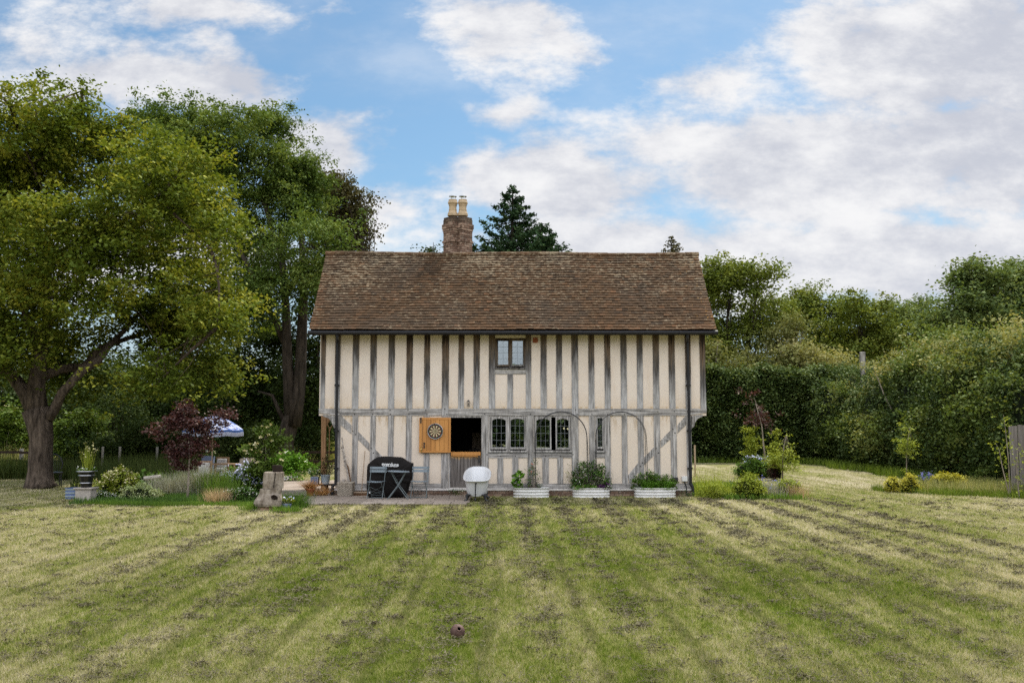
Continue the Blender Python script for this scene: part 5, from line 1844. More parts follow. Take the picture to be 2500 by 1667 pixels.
def loft(rings, mb, close_last=True, close_first=True):
    n = len(rings[0])
    vs_ = [v for r_ in rings for v in r_]
    f_ = []
    for i in range(len(rings) - 1):
        for k in range(n):
            f_.append((i * n + k, i * n + (k + 1) % n, (i + 1) * n + (k + 1) % n, (i + 1) * n + k))
    if close_first: f_.append(tuple(range(n - 1, -1, -1)))
    if close_last: f_.append(tuple((len(rings) - 1) * n + k for k in range(n)))
    mb.add(vs_, f_)


mb = MB()
rings = [bath_ring(0, .52), bath_ring(.02, .66), bath_ring(.12, .75), bath_ring(.4, .82), bath_ring(.75, .88), bath_ring(.93, .92)]
rings += [bath_ring(.965, .92, -.02), bath_ring(.98, .92, -.044), bath_ring(1.01, .92, -.052), bath_ring(1.04, .92, -.042), bath_ring(1.045, .92, -.015), bath_ring(1.03, .92, .01), bath_ring(.96, .90, .02), bath_ring(.6, .84, .02), bath_ring(.2, .74, .03), bath_ring(.1, .55, .03)]
loft(rings, mb)
mb.build('bath_shell', M['white_enamel'], bath, smooth=True)
for sx_ in (-1, 1):
    for yq in (yN + .12, yFar - .25):
        mb = MB()
        xq = bx + sx_ * .20
        mb.tube([(xq, yq, .20), (xq + sx_ * .035, yq - .01, .15), (xq + sx_ * .03, yq - .02, .10), (xq + sx_ * .055, yq - .03, .055), (xq + sx_ * .10, yq - .05, .03)], [.055, .05, .032, .028, .03], 8)
        for k in range(3):
            mb.tube([(xq + sx_ * .085, yq - .05 + .02 * k, .035), (xq + sx_ * .125, yq - .075 + .035 * k, .014)], [.016, .012], 6)
        mb.box(xq - .05, xq + .05, yq - .06, yq + .06, .165, .20)
        mb.build('claw_foot', M['black_iron'], bath, smooth=True)
mb = MB()
c = at(1160, 1177, yN - .01)
xo = bx - .01
mb.lathe([(.0, 0), (.03, .005), (.03, .02)], (xo, 0, 0), 12)
mb.v = [(v[0], yN + .035 - v[2], .49 + v[1]) for v in mb.v]
mb.tube([(xo, yN + .0, .49), (xo - .005, yN - .015, .40), (xo - .01, yN + .03, .25), (xo - .01, yN + .10, .10), (xo - .01, yN + .1, .04)], .014, 8)
mb.tube([(xo - .01, yN + .1, .10), (xo - .01, yN + .1, .02)], .024, 8)
mb.build('waste_pipe', M['black_iron'], bath, smooth=True)
mb = MB().lathe([(.018, 0), (.018, .004), (.001, .006)], (0, 0, 0), 10)
mb.v = [(bx - .0 + v[0] * 1.3, yN + .085 - v[2], .22 + v[1] * .5) for v in mb.v]
mb.build('maker_plate', M['steel'], bath)


# ---- white corrugated planters
def corr_profile(r, h, nr, amp, th=.012):
    pr = []
    m = nr * 8
    for i in range(m + 1):
        t = i / m
        pr.append((r - amp + amp * abs(math.cos(math.pi * t * nr)) ** .8, h * t))
    pr += [(r + .012, h + .004), (r + .006, h + .014), (r - .02, h + .012), (r - .03, h - .02)]
    return pr


def raised_bed(label, px0, px1, pyb, name='corrugated_planter'):
    g = gr((px0 + px1) / 2, pyb - 2)
    Yc = g.y + .32
    x0, x1 = at(px0, 1205, Yc - .05).x, at(px1, 1205, Yc - .05).x
    rx = (x1 - x0) / 2
    cx_ = (x0 + x1) / 2
    t = thing(name, label, 'planter', (cx_, Yc, 0), 'white planters along the house')
    hgt = .245
    mb = MB()
    pr = corr_profile(1.0, hgt, 3, .030)
    n = 56
    vs_, f_ = [], []
    for (r_, z) in pr:
        for k in range(n):
            a = 2 * math.pi * k / n
            e = .75
            ca, sa = math.cos(a), math.sin(a)
            X, Y_ = math.copysign(abs(ca) ** e, ca), math.copysign(abs(sa) ** e, sa)
            vs_.append((cx_ + X * (rx + (r_ - 1)), Yc + Y_ * (.30 + (r_ - 1)), z))
    m = len(pr)
    for i in range(m - 1):
        for k in range(n):
            f_.append((i * n + k, i * n + (k + 1) % n, (i + 1) * n + (k + 1) % n, (i + 1) * n + k))
    mb.add(vs_, f_)
    mb.build('planter_wall', M['white_metal'], t, smooth=True)
    mb = MB()
    vs_ = [(cx_ + math.copysign(abs(math.cos(2 * math.pi * k / 40)) ** .75, math.cos(2 * math.pi * k / 40)) * (rx - .028), Yc + math.copysign(abs(math.sin(2 * math.pi * k / 40)) ** .75, math.sin(2 * math.pi * k / 40)) * .27, hgt - .03) for k in range(40)]
    mb.add(vs_, [tuple(range(40))])
    mb.build('soil', M['soil'], t)
    return cx_, Yc, rx


PL = [raised_bed('white corrugated metal planter beside the bath, half empty', 1252.5, 1341, 1216.5),
      raised_bed('middle white corrugated planter, thick with tall flowering stems', 1398, 1489, 1216.5),
      raised_bed('widest white corrugated planter, filled with bright green herbs', 1549, 1650, 1216.5)]
pz = .22


def leaf_clump(name, label, cat, pts_, leaf, per, sig, size, base, stem='bark_pale', flowers=None, up=.35, aspect=.6, stems=True, group=None, flat=.8):
    """small plant: leaf clusters at given points, each carried by a stem"""
    root = thing(name, label, cat, base, group)
    c = np.array(pts_)
    idx = np.repeat(np.arange(len(c)), per)
    P = c[idx] + rng.normal(size=(len(idx), 3)) * np.array([sig, sig, sig * flat])
    P[:, 2] = np.maximum(P[:, 2], base[2] + .01)
    np_mesh('foliage', leaf_quads(P, size, up=up, aspect=aspect), 4, rng.uniform(0, 1, len(P)), M[leaf], root)
    if stems:
        mb = MB()
        for q in pts_:
            s0 = Vector((base[0] + (q[0] - base[0]) * .3, base[1] + (q[1] - base[1]) * .3, base[2]))
            mb.tube(bez(s0, q, .06, 3), [.006, .005, .004, .002], 4, cap=False)
        mb.build('stems', M[stem], root)
    if flowers:
        fm, k_, fs_, fsig, sel = flowers
        c2 = c[rng.choice(len(c), sel)]
        idx = np.repeat(np.arange(sel), k_)
        Pf = c2[idx] + rng.normal(size=(len(idx), 3)) * fsig + np.array([0, -.02, .03])
        np_mesh('flowers', leaf_quads(Pf, fs_, up=.4, aspect=.95), 4, rng.uniform(0, 1, len(Pf)), M[fm], root)
    return root


def rand_px(n, x0, x1, y0, y1, Y, dY=.2, shape=None):
    out_ = []
    while len(out_) < n:
        x, y = random.uniform(x0, x1), random.uniform(y0, y1)
        if shape and not shape(x, y): continue
        p = at(x, y, Y + random.uniform(-dY, dY))
        out_.append((p.x, p.y, max(p.z, .03)))
    return out_


cx_, Yc, rx = PL[0]
leaf_clump('squash_plant', 'broad-leaved bright green plant in the planter beside the bath', 'plant', [tuple(at(x, y, Yc - .1)) for x, y in ((1262, 1158), (1270, 1153), (1256, 1163), (1276, 1160), (1264, 1172), (1268, 1178), (1258, 1182), (1272, 1185), (1253, 1176), (1262, 1190))], 'leaf_bright', 9, .045, .115, (cx_ - .3, Yc - .08, pz), aspect=.9)
leaf_clump('sweet_pea', 'wispy upright plant with red flowers under the left arch foot', 'plant', rand_px(34, 1283, 1320, 1120, 1190, Yc + .05, .1, lambda x, y: abs(x - 1301) < 6 + (y - 1112) * .25), 'leaf_bed', 12, .04, .055, (cx_ + .08, Yc + .03, pz), flowers=('petal_red', 3, .035, .02, 7), aspect=.4)
mb = MB()
c = Vector((cx_, Yc - .08, pz - .01))
for s in (-1, 1):
    pr_ = [(c.x + s * .20 + .20 * math.cos(math.pi * k / 14), c.z + .185 * math.sin(math.pi * k / 14)) for k in range(15)]
    vs_ = [(a, c.y - .10, b) for a, b in pr_] + [(a, c.y + .12, b) for a, b in pr_]
    mb.add(vs_, [(k, k + 1, k + 16, k + 15) for k in range(14)])
tag(mb.build('plastic_cloche', M['clear_plastic'], origin=(c.x, c.y, c.z)), 'clear plastic tunnel cloche lying on the soil of the left planter', 'cloche')
cx_, Yc, rx = PL[1]
leaf_clump('flowering_plants', 'tall tangle of dark leaves and small white flowers filling the middle planter', 'plant', rand_px(130, 1396, 1488, 1125, 1196, Yc, .24, lambda x, y: (y > 1125 + abs(x - 1438) * .65 + 10 * math.sin(x)) or y > 1172), 'leaf_bed', 20, .045, .06, (cx_, Yc, pz), flowers=('petal_white', 4, .035, .025, 34))
leaf_clump('purple_salad', 'dark purple leafy plant at the right front of the middle planter', 'plant', rand_px(16, 1462, 1484, 1180, 1196, Yc - .2, .06), 'petal_purple', 18, .03, .05, (cx_ + .32, Yc - .18, pz), stems=False)
leaf_clump('herb_edging', 'low bright green herbs with cream flowers along the front of the middle planter', 'plant', rand_px(26, 1402, 1460, 1186, 1197, Yc - .22, .06), 'leaf_bright', 22, .035, .035, (cx_ - .12, Yc - .2, pz), stems=False, flowers=('petal_cream', 4, .03, .02, 12))
leaf_clump('wild_carrot', 'airy stalks with tiny pale heads leaning left from the middle planter', 'plant', rand_px(20, 1380, 1408, 1128, 1180, Yc, .12), 'leaf_meadow', 8, .03, .03, (cx_ - .35, Yc, pz), flowers=('petal_cream', 3, .02, .02, 12))
cx_, Yc, rx = PL[2]
leaf_clump('leafy_herbs', 'mounded green herbs filling the back of the widest planter', 'plant', rand_px(120, 1547, 1650, 1150, 1195, Yc + .05, .2, lambda x, y: y > 1152 + abs(x - 1592) * .30 + 6 * math.sin(x * .5)), 'leaf_green', 22, .045, .06, (cx_, Yc, pz), stem='leaf_green')
leaf_clump('parsley', 'vivid fine-leaved herb spilling over the front of the widest planter', 'plant', rand_px(70, 1570, 1640, 1178, 1197, Yc - .2, .08), 'leaf_bright', 36, .035, .03, (cx_, Yc - .2, pz), stems=False)


def arch(label, xl, xr, ytop, yleft, yright, Y0):
    p0, p1 = at(xl, 1150, Y0), at(xr, 1150, Y0)
    t = thing('plant_arch', label, 'garden arch', ((p0.x + p1.x) / 2, Y0, 0), 'wire arches between the planters')
    zt_ = at((xl + xr) / 2, ytop, Y0).z
    rad = (p1.x - p0.x) / 2
    cx2 = (p0.x + p1.x) / 2
    for dy, dz in ((0, 0), (.28, -.01)):
        pts = [(p0.x + .01, Y0 + dy, pz)]
        pts += [(p0.x, Y0 + dy, zt_ - rad - .25)]
        for k in range(21):
            a = math.pi - math.pi * k / 20
            pts.append((cx2 + rad * math.cos(a) + dy * .05, Y0 + dy, zt_ - rad + rad * math.sin(a) * 1.0 + dz))
        pts += [(p1.x + .015, Y0 + dy, zt_ - rad - .3), (p1.x + .02, Y0 + dy, pz)]
        MB().tube(pts, .0085, 6).build('hoop', M['black_iron'], t)
    mb = MB()
    for k in (2, 6, 10, 14, 18):
        a = math.pi - math.pi * k / 20
        mb.tube([(cx2 + rad * math.cos(a), Y0, zt_ - rad + rad * math.sin(a)), (cx2 + rad * math.cos(a), Y0 + .28, zt_ - rad + rad * math.sin(a))], .005, 5)
    mb.tube([(p1.x + .01, Y0, 1.3), (p1.x + .01, Y0 + .28, 1.3)], .005, 5).tube([(p0.x + .01, Y0, 1.3), (p0.x + .01, Y0 + .28, 1.3)], .005, 5)
    mb.build('rung', M['black_iron'], t)


arch('black wire plant arch from the left planter to the middle one', 1307, 1434, 1004, 1120, 1130, PL[0][1] - .1)
arch('black wire plant arch from the middle planter to the widest one', 1456, 1579, 1004.5, 1120, 1150, PL[1][1] - .1)

# ---- wicker basket with birch branches and log
bkY = 25.7
a, b = at(826.5, 1207, bkY), at(862.5, 1207, bkY)
cx_ = (a.x + b.x) / 2
bk_ = thing('wicker_basket', 'square woven basket holding birch branches beside the downpipe', 'basket', (cx_, bkY, .035))
hw_ = (b.x - a.x) / 2
hz_ = at(845, 1178, bkY).z - .035
mb = MB()
nrow, ncol = 11, 9
for side in range(4):
    rot = Matrix.Rotation(R(90 * side), 3, 'Z')
    for r_ in range(nrow):
        for k in range(ncol):
            u0 = -1 + 2 * k / ncol
            taper = .90 + .10 * (r_ / nrow)
            off = .012 if (r_ + k) % 2 else 0
            c_ = rot @ Vector(((u0 + 1 / ncol) * hw_ * taper, -hw_ * taper * .98 - off, 0))
            mb.obox((cx_ + c_.x, bkY + c_.y, .045 + (r_ + .5) * hz_ / nrow), (hw_ * 2 / ncol * 1.06, .02, hz_ / nrow * .86), rot)
mb.box(cx_ - hw_ * .88, cx_ + hw_ * .88, bkY - hw_ * .88, bkY + hw_ * .88, .036, hz_ * .9)
rim = [(cx_ + hw_ * s1 * 1.02, bkY + hw_ * s2 * 1.02, .04 + hz_) for s1, s2 in ((-1, -1), (1, -1), (1, 1), (-1, 1), (-1, -1))]
mb.build('basket_body', M['wicker'], bk_)
MB().tube(rim, .018, 7).build('basket_rim', M['wicker'], bk_)
for nm, lab, P_l, rr, mt in (
    ('birch_branch', 'tallest pale birch branch leaning on the wall from the basket', [(851, 1180), (848, 1150), (843, 1120), (838, 1095), (835, 1068)], [.022, .022, .02, .018, .016], 'birch_bark'),
    ('birch_branch', 'brown branch in the basket that forks beside the pale one', [(853, 1182), (850, 1160), (842, 1135), (839, 1115), (833, 1089)], [.02, .018, .016, .014, .013], 'birch_bark'),
    ('birch_branch', 'short crooked brown branch at the right of the basket', [(857, 1182), (853, 1158), (850, 1140), (846, 1132)], [.018, .016, .018, .01], 'brown_wood'),
    ('birch_log', 'stubby white birch log resting on the basket rim', [(836, 1183), (838, 1176), (840, 1169)], [.045, .045, .042], 'birch_bark'),
    ('birch_log', 'short birch log lying across the basket top', [(842, 1181), (849, 1178), (856, 1179)], [.03, .03, .028], 'birch_bark')):
    pts = [at(x, y, bkY + .25 * (1 - (1185 - y) / 400)) for x, y in P_l]
    tag(MB().tube(pts, rr, 8, wob=.12).build(nm, M[mt], origin=pts[0]), lab, 'branch' if 'branch' in nm else 'log')
# broom
bpts = [at(883, 1198, 25.75), at(887, 1150, 25.85), at(891, 1100, 25.93)]
br = thing('wooden_broom', 'wooden broom leaning against the wall beside the basket', 'broom', (bpts[0].x, 25.75, .035))
MB().tube(bpts, .014, 7).build('handle', M['pale_wood'], br)
a, b = at(862, 1203, 25.75), at(898, 1203, 25.75)
MB().box(a.x, b.x, 25.70, 25.80, .10, .14).build('broom_head', M['pale_wood'], br, bevel=.01)
MB().box(a.x + .01, b.x - .01, 25.71, 25.79, .036, .10).build('bristles', M['brown_wood'], br)

# ---- low bench with pots left of the house corner
lY = 26.7
a, b = at(759, 1181, lY), at(816, 1181, lY)
zb_ = a.z
bn = thing('low_bench', 'low weathered plank bench carrying pots at the left house corner', 'bench', ((a.x + b.x) / 2, lY, .035))
MB().box(a.x, b.x, lY - .17, lY + .17, zb_ - .04, zb_).build('seat', M['dark_timber'], bn, bevel=.005)
for x in (a.x + .08, b.x - .22):
    for yy_ in (-.13, .13):
        MB().bar((x, lY + yy_, .035), (x, lY + yy_, zb_ - .04), .05, .05).build('leg', M['brown_wood'], bn)
a, b = at(760, 1170, lY), at(778, 1170, lY)
lp_ = thing('lattice_planter', 'small square blue-grey planter with lattice front on the bench', 'planter', ((a.x + b.x) / 2, lY, zb_))
hh = .205
MB().box(a.x, b.x, lY - .11, lY + .11, zb_, zb_ + hh).build('planter_box', M['blue_pot'], lp_)
mb = MB()
yq = lY - .118
for x0_, x1_, z0_, z1_ in ((a.x, b.x, zb_ + hh - .02, zb_ + hh), (a.x, b.x, zb_, zb_ + .02), (a.x, a.x + .02, zb_ + .02, zb_ + hh - .02), (b.x - .02, b.x, zb_ + .02, zb_ + hh - .02)):
    mb.box(x0_, x1_, yq, yq + .012, z0_, z1_)
wd = b.x - a.x
for k in (-.33, 0, .33):
    for s in (-1, 1):
        cxm = (a.x + b.x) / 2 + k * wd * .6
        e = .055
        mb.bar((cxm - s * e, yq + .004, zb_ + hh / 2 - e), (cxm + s * e, yq + .004, zb_ + hh / 2 + e), .008, .006)
mb.build('lattice', M['blue_pot_light'], lp_)
c = at(794.5, 1178, lY)
bu = thing('metal_bucket', 'pale blue galvanised bucket on the bench, planted with twiggy stems', 'bucket', (c.x, lY, zb_))
s_ = 1 / sc(lY)
MB().lathe([(8.6 * s_, 0), (8.8 * s_, .005), (11.6 * s_, 21 * s_), (12.4 * s_, 21.6 * s_), (12.4 * s_, 22.6 * s_), (11.4 * s_, 22.6 * s_), (11 * s_, 20 * s_)], (c.x, lY, zb_), 28, cap=False).build('bucket_body', M['galvanised'], bu, smooth=True)
MB().lathe([(11.2 * s_, 19 * s_), (.01, 19.5 * s_)], (c.x, lY, zb_), 20, cap=False).build('soil', M['soil'], bu)
leaf_clump('twiggy_plant', 'bushy brown-stemmed plant growing in the pale bucket', 'plant', rand_px(46, 774, 818, 1112, 1158, lY, .18, lambda x, y: y > 1112 + abs(x - 798) * .9), 'leaf_birch', 12, .05, .05, (c.x, lY, zb_ + .2), stem='brown_wood', flowers=('petal_cream', 2, .04, .02, 5))
leaf_clump('white_bedding_plant', 'low leafy plant with white flowers in the lattice planter', 'plant', rand_px(18, 756, 784, 1147, 1160, lY, .1), 'leaf_bed', 12, .03, .05, (at(769, 1170, lY).x, lY, zb_ + .19), flowers=('petal_white', 4, .05, .02, 7))
c = gr(757, 1210, .035)
tp = thing('terracotta_pot', 'terracotta coloured pot of dried orange grass on the patio edge', 'pot', (c.x, c.y, .035))
MB().lathe([(.085, 0), (.09, .01), (.115, .17), (.125, .175), (.125, .20), (.11, .20), (.105, .17)], (c.x, c.y, .035), 24, cap=False).build('pot_body', M['terracotta'], tp, smooth=True)


def grass_clump(name, label, base, n, h, wdt, leaf, spread, lean=.5, curve=.8, cat='ornamental grass', group=None, heads=None):
    P = np.stack([base[0] + rng.normal(0, spread, n), base[1] + rng.normal(0, spread * .8, n), np.full(n, base[2])], 1)
    d = P - np.array(base)
    d[:, 2] = 0
    d += rng.normal(0, spread * .6 + 1e-3, d.shape) * np.array([1, 1, 0])
    d /= np.linalg.norm(d, axis=1)[:, None] + 1e-9
    V, tips = blades(P, h, wdt, lean, curve, 3, dirs=d)
    if heads:
        root = thing(name, label, cat, base, group)
        np_mesh('blades', V, 4, np.repeat(rng.uniform(0, 1, n), 3), M[leaf], root)
        sel = tips[rng.choice(n, heads[1])]
        k = heads[4] if len(heads) > 4 else 4
        Pf = np.repeat(sel, k, axis=0) + rng.normal(size=(len(sel) * k, 3)) * heads[3]
        np_mesh('flower_heads', leaf_quads(Pf, heads[2], up=.3, aspect=.8), 4, rng.uniform(0, 1, len(Pf)), M[heads[0]], root)
        return root
    o = np_mesh(name, V, 4, np.repeat(rng.uniform(0, 1, n), 3), M[leaf], None, origin=base)
    return tag(o, label, cat, group)


grass_clump('dry_grass', 'drooping straw-orange grass spilling from the terracotta pot', (c.x, c.y, .20), 420, .26, .010, 'leaf_rust', .05, .9, 1.3)
grass_clump('dry_grass', 'second tuft of straw-orange grass under the low bench', (c.x + .28, c.y + .15, .05), 300, .24, .010, 'leaf_rust', .08, 1.1, 1.3)

# ---- oak porch frame on the left flank
pY = 28.2
pr_ = thing('oak_porch', 'brown oak porch frame with pointed arch left of the house corner', 'porch', (at(800, 1190, pY).x, pY, 0))
p0 = at(789, 1018, pY)
q0 = at(787.5, 1196, pY)
MB().hexa([(q0.x - .055, pY, 0), (q0.x + .06, pY, 0), (q0.x + .06, pY + .12, 0), (q0.x - .055, pY + .12, 0), (p0.x - .06, pY, p0.z), (p0.x + .09, pY, p0.z), (p0.x + .09, pY + .12, p0.z), (p0.x - .06, pY + .12, p0.z)]).build('post', M['porch_oak'], pr_)
P3 = lambda x, y: (at(x, y, pY).x, at(x, y, pY).z)
MB().prism([P3(784, 1012), P3(840, 1012), P3(840, 1020), P3(795, 1021), P3(784, 1021)], pY + .01, pY + .11).build('porch_beam', M['porch_oak'], pr_)
MB().prism([P3(791, 1060), P3(790, 1020), P3(808, 1020), P3(803, 1024), P3(797, 1034), P3(794, 1046)], pY + .02, pY + .10).build('porch_brace', M['porch_oak'], pr_)
for lab, pts in (('arch_rib', [(793, 1062), (795, 1050), (798, 1038), (803, 1029), (806, 1024)]), ('arch_rib', [(798, 1034), (803, 1042), (804.5, 1052), (804, 1075), (803.5, 1118)]), ('arch_rib', [(804.5, 1054), (807, 1045), (811, 1038)])):
    MB().tube([at(x, y, pY + .5) for x, y in pts], .016, 6).build('arch_rib', M['porch_oak'], pr_)
MB().hexa([(LX0 - .75, YW + .9, 0), (LX0 - .65, YW + .9, 0), (LX0 - .65, YW + 1.0, 0), (LX0 - .75, YW + 1.0, 0), (LX0 - .75, YW + .9, .01), (LX0 - .65, YW + .9, .01), (LX0 - .65, YW + 1.0, .01), (LX0 - .75, YW + 1.0, .01)]).build('post_foot', M['pale_stone'], pr_)

# ---- stacked tree stump
g = gr(652, 1246)
sY = g.y + .25
s_ = 1 / sc(sY)


def log_part(prof, lean=0.0, jag=.04, n=40, squash=.9, seed=1, flute=0.0):
    r = random.Random(seed)
    ph = [r.uniform(0, 6.28) for _ in range(4)]
    vs_, f_ = [], []
    for j, (cxp, py_, rp) in enumerate(prof):
        c_ = at(cxp, py_, sY)
        for k in range(n):
            a = 2 * math.pi * k / n
            q = 1 + jag * math.sin(3 * a + ph[0]) + jag * .7 * math.sin(5 * a + ph[1]) + jag * .35 * math.sin(11 * a + ph[2] + j * .2) + r.uniform(-.006, .006)
            vs_.append((c_.x + rp * s_ * q * math.cos(a), sY + rp * s_ * q * squash * math.sin(a), c_.z))
    for i in range(len(prof) - 1):
        for k in range(n):
            f_.append((i * n + k, i * n + (k + 1) % n, (i + 1) * n + (k + 1) % n, (i + 1) * n + k))
    f_.append(tuple(range(n - 1, -1, -1)))
    f_.append(tuple((len(prof) - 1) * n + k for k in range(n)))
    return MB().add(vs_, f_)


gz = at(652, 1249, sY)
st = tag(log_part([(651, 1252, 24), (651, 1243, 23), (651, 1235.3, 23)], seed=3).build('log_slice', M['stump_cut'], origin=(g.x, sY, 0)), 'thin reddish log slice under the stacked stump', 'log')
st = thing('stump_trunk', 'flared grey stump section with a knot, in the middle of the stack', 'tree stump', at(656, 1235, sY))
log_part([(657, 1235, 32), (656, 1228, 34), (658, 1220, 33), (660, 1212, 29), (661.5, 1203, 26), (663, 1195, 26), (663.5, 1192.8, 26.5)], jag=.05, seed=5).build('stump_body', M['stump_grey'], st, smooth=False, bevel=.01)
c = at(668.5, 1214.5, sY - 30 * s_)
mb = MB().lathe([(7 * s_, -.02), (6.6 * s_, .05), (5.6 * s_, .055), (4.2 * s_, .03), (.01, .01)], (0, 0, 0), 16, cap=False)
mb.v = [(c.x + v[0] * 1.1, c.y + .06 - v[2], c.z + v[1] * .8 + v[2] * .3) for v in mb.v]
mb.build('knot', M['charred'], st, smooth=True)
tag(log_part([(665.5, 1192.2, 24.5), (666, 1180, 25), (667, 1165, 24.5), (668, 1153, 24), (668.5, 1151.5, 22.5)], jag=.035, seed=8).build('split_log', M['stump_grey'], origin=at(666, 1192, sY), bevel=.01), 'upright pale log with a dark split, on top of the flared stump', 'log')
ck = COL.objects['split_log']
mb = MB()
ckp = [at(672, 1153, sY - 24.5 * s_), at(671, 1165, sY - 25.5 * s_), at(669, 1178, sY - 26 * s_), at(668, 1191, sY - 26 * s_)]
mb.tube(ckp, [.012, .014, .012, .016], 5)
mb.build('crack', M['charred'], ck)
tag(log_part([(678, 1151, 11), (678, 1140, 11.5), (677, 1135, 11)], jag=.08, seed=9).build('charred_block', M['charred'], origin=at(678, 1151, sY)), 'small dark charred wood block crowning the stump', 'log')
# viola in blue bowl
vY = 22.3
c = gr(700, 1222)
c = Vector((at(700, 1215, 21.9).x, 21.9, 0))
vb = thing('blue_bowl', 'dark blue-grey bowl right of the stump', 'pot', (c.x, c.y, 0))
MB().lathe([(.06, .0), (.09, .02), (.12, .10), (.125, .14), (.11, .14), (.10, .11)], (c.x, c.y, 0), 20, cap=False).build('bowl_body', M['blue_pot'], vb, smooth=True)
leaf_clump('viola_plant', 'yellow-green plant with white and blue violas in the bowl', 'plant', [(c.x + random.uniform(-.14, .16), c.y + random.uniform(-.08, .08), .16 + random.uniform(0, .12)) for _ in range(16)], 'leaf_lime', 14, .03, .045, (c.x, c.y, .13), flowers=('petal_lilac', 4, .05, .02, 7))
for i, (px_, py_, h_, n_, lf, spd, lab) in enumerate((
    (713, 1240, .36, 700, 'leaf_bed', .20, 'dark grassy tuft right of the stump'),
    (614, 1244, .16, 360, 'leaf_grass', .12, 'short green grass tuft at the left foot of the stump'),
    (700, 1250, .14, 400, 'leaf_grass', .18, 'short green grass tuft in front of the stump'))):
    p = gr(px_, py_)
    grass_clump('grass_tuft', lab, (p.x, p.y, 0), n_, h_, .011, lf, spd, .5, .7)

# ---- ball / shell on the lawn
c = gr(1117, 1556)
rs = 17.6 * (1 / sc(c.y))
c = at(1117.2, 1541, c.y)
sh = thing('rattan_ball', 'small brown ribbed ball with a round hole, lying on the near lawn', 'ball', (c.x, c.y, 0))
axis = Vector((.25, -.80, .55)).normalized()
q = axis.to_track_quat('Z', 'Y').to_matrix()
hole_a = R(17)
pr_ = []
for i in range(25):
    a = hole_a + (math.pi - hole_a) * i / 24
    pr_.append((a, 1.0))
vs_, f_ = [], []
n = 96
for i, (a, k_) in enumerate(pr_):
    for k in range(n):
        b_ = 2 * math.pi * k / n
        rib = .05 * abs(math.sin(b_ * 5 + 2.2 * math.sin(a * 2))) ** .35 - .04
        rr_ = rs * (1 + rib * math.sin(a))
        vs_.append(c + q @ Vector((rr_ * math.sin(a) * math.cos(b_), rr_ * math.sin(a) * math.sin(b_), rr_ * math.cos(a) * .96)))
for i in range(len(pr_) - 1):
    for k in range(n):
        f_.append((i * n + k, (i + 1) * n + k, (i + 1) * n + (k + 1) % n, i * n + (k + 1) % n))
MB().add(vs_, f_).build('ball_shell', M['shell_brown'], sh, smooth=True)
mb = MB()
ctr = c + q @ Vector((0, 0, rs * math.cos(hole_a) * .96))
mb.tube([c + q @ Vector((rs * math.sin(hole_a) * 1.05 * math.cos(2 * math.pi * k / 24), rs * math.sin(hole_a) * 1.05 * math.sin(2 * math.pi * k / 24), rs * math.cos(hole_a) * .96)) for k in range(25)], .007, 6)
mb.build('hole_rim', M['shell_brown'], sh, smooth=True)
vs_, f_ = [], []
for i in range(9):
    a = hole_a + (math.pi - hole_a) * i / 8
    for k in range(24):
        b_ = 2 * math.pi * k / 24
        vs_.append(c + q @ Vector((rs * .9 * math.sin(a) * math.cos(b_), rs * .9 * math.sin(a) * math.sin(b_), rs * .9 * math.cos(a))))
for i in range(8):
    for k in range(24):
        f_.append((i * 24 + k, i * 24 + (k + 1) % 24, (i + 1) * 24 + (k + 1) % 24, (i + 1) * 24 + k))
MB().add(vs_, f_).build('ball_inside', M['charred'], sh)

# ---- parasol and garden seats behind the red tree
uY = 29.5
fin = at(521, 1012, uY)
us = thing('garden_parasol', 'blue and white patterned parasol with fringed edge behind the dark red tree', 'parasol', (fin.x, uY, 0))
s_ = 1 / sc(uY)
UR = 73 * s_
zr = at(521, 1048, uY).z
zt_ = at(521, 1015.5, uY).z
vs_, f_ = [], []
NR, NS = 6, 48
for i in range(NR + 1):
    t = i / NR
    for k in range(NS):
        a = 2 * math.pi * k / NS
        sc_ = 1 - .035 * abs(math.sin(a * 4)) * t
        vs_.append((fin.x + UR * t * sc_ * math.cos(a) + .001, uY + UR * t * sc_ * math.sin(a), zr + (zt_ - zr) * (1 - t ** 1.8) - .03 * abs(math.sin(a * 4)) * t))
for i in range(NR):
    for k in range(NS):
        f_.append((i * NS + k, i * NS + (k + 1) % NS, (i + 1) * NS + (k + 1) % NS, (i + 1) * NS + k))
cano = MB().add(vs_, f_).build('canopy', M['parasol_cloth'], us, smooth=True)
ed = [vs_[NR * NS + k] for k in range(NS)]
mb = MB()
for k in range(NS):
    a, b = ed[k], ed[(k + 1) % NS]
    mb.add([a, b, (b[0], b[1], b[2] - .085), (a[0], a[1], a[2] - .085)], [(0, 1, 2, 3)])
mb.build('valance', M['parasol_blue'], cano)
mb = MB()
for k in range(NS * 3):
    a, b = ed[(k // 3) % NS], ed[(k // 3 + 1) % NS]
    t = (k % 3) / 3
    x, y, z = [a[j] + (b[j] - a[j]) * t for j in range(3)]
    r_ = Vector((x - fin.x, y - uY, 0)).normalized() * .006
    tt = Vector((-r_.y, r_.x, 0)).normalized() * .018
    zz0, zz1 = z - .07, z - .20
    mb.add([(x + r_.x - tt.x, y + r_.y - tt.y, zz0), (x + r_.x + tt.x, y + r_.y + tt.y, zz0), (x + r_.x + tt.x * .6, y + r_.y + tt.y * .6, zz1), (x + r_.x - tt.x * .6, y + r_.y - tt.y * .6, zz1)], [(0, 1, 2, 3)])
mb.build('fringe', M['parasol_white'], cano)
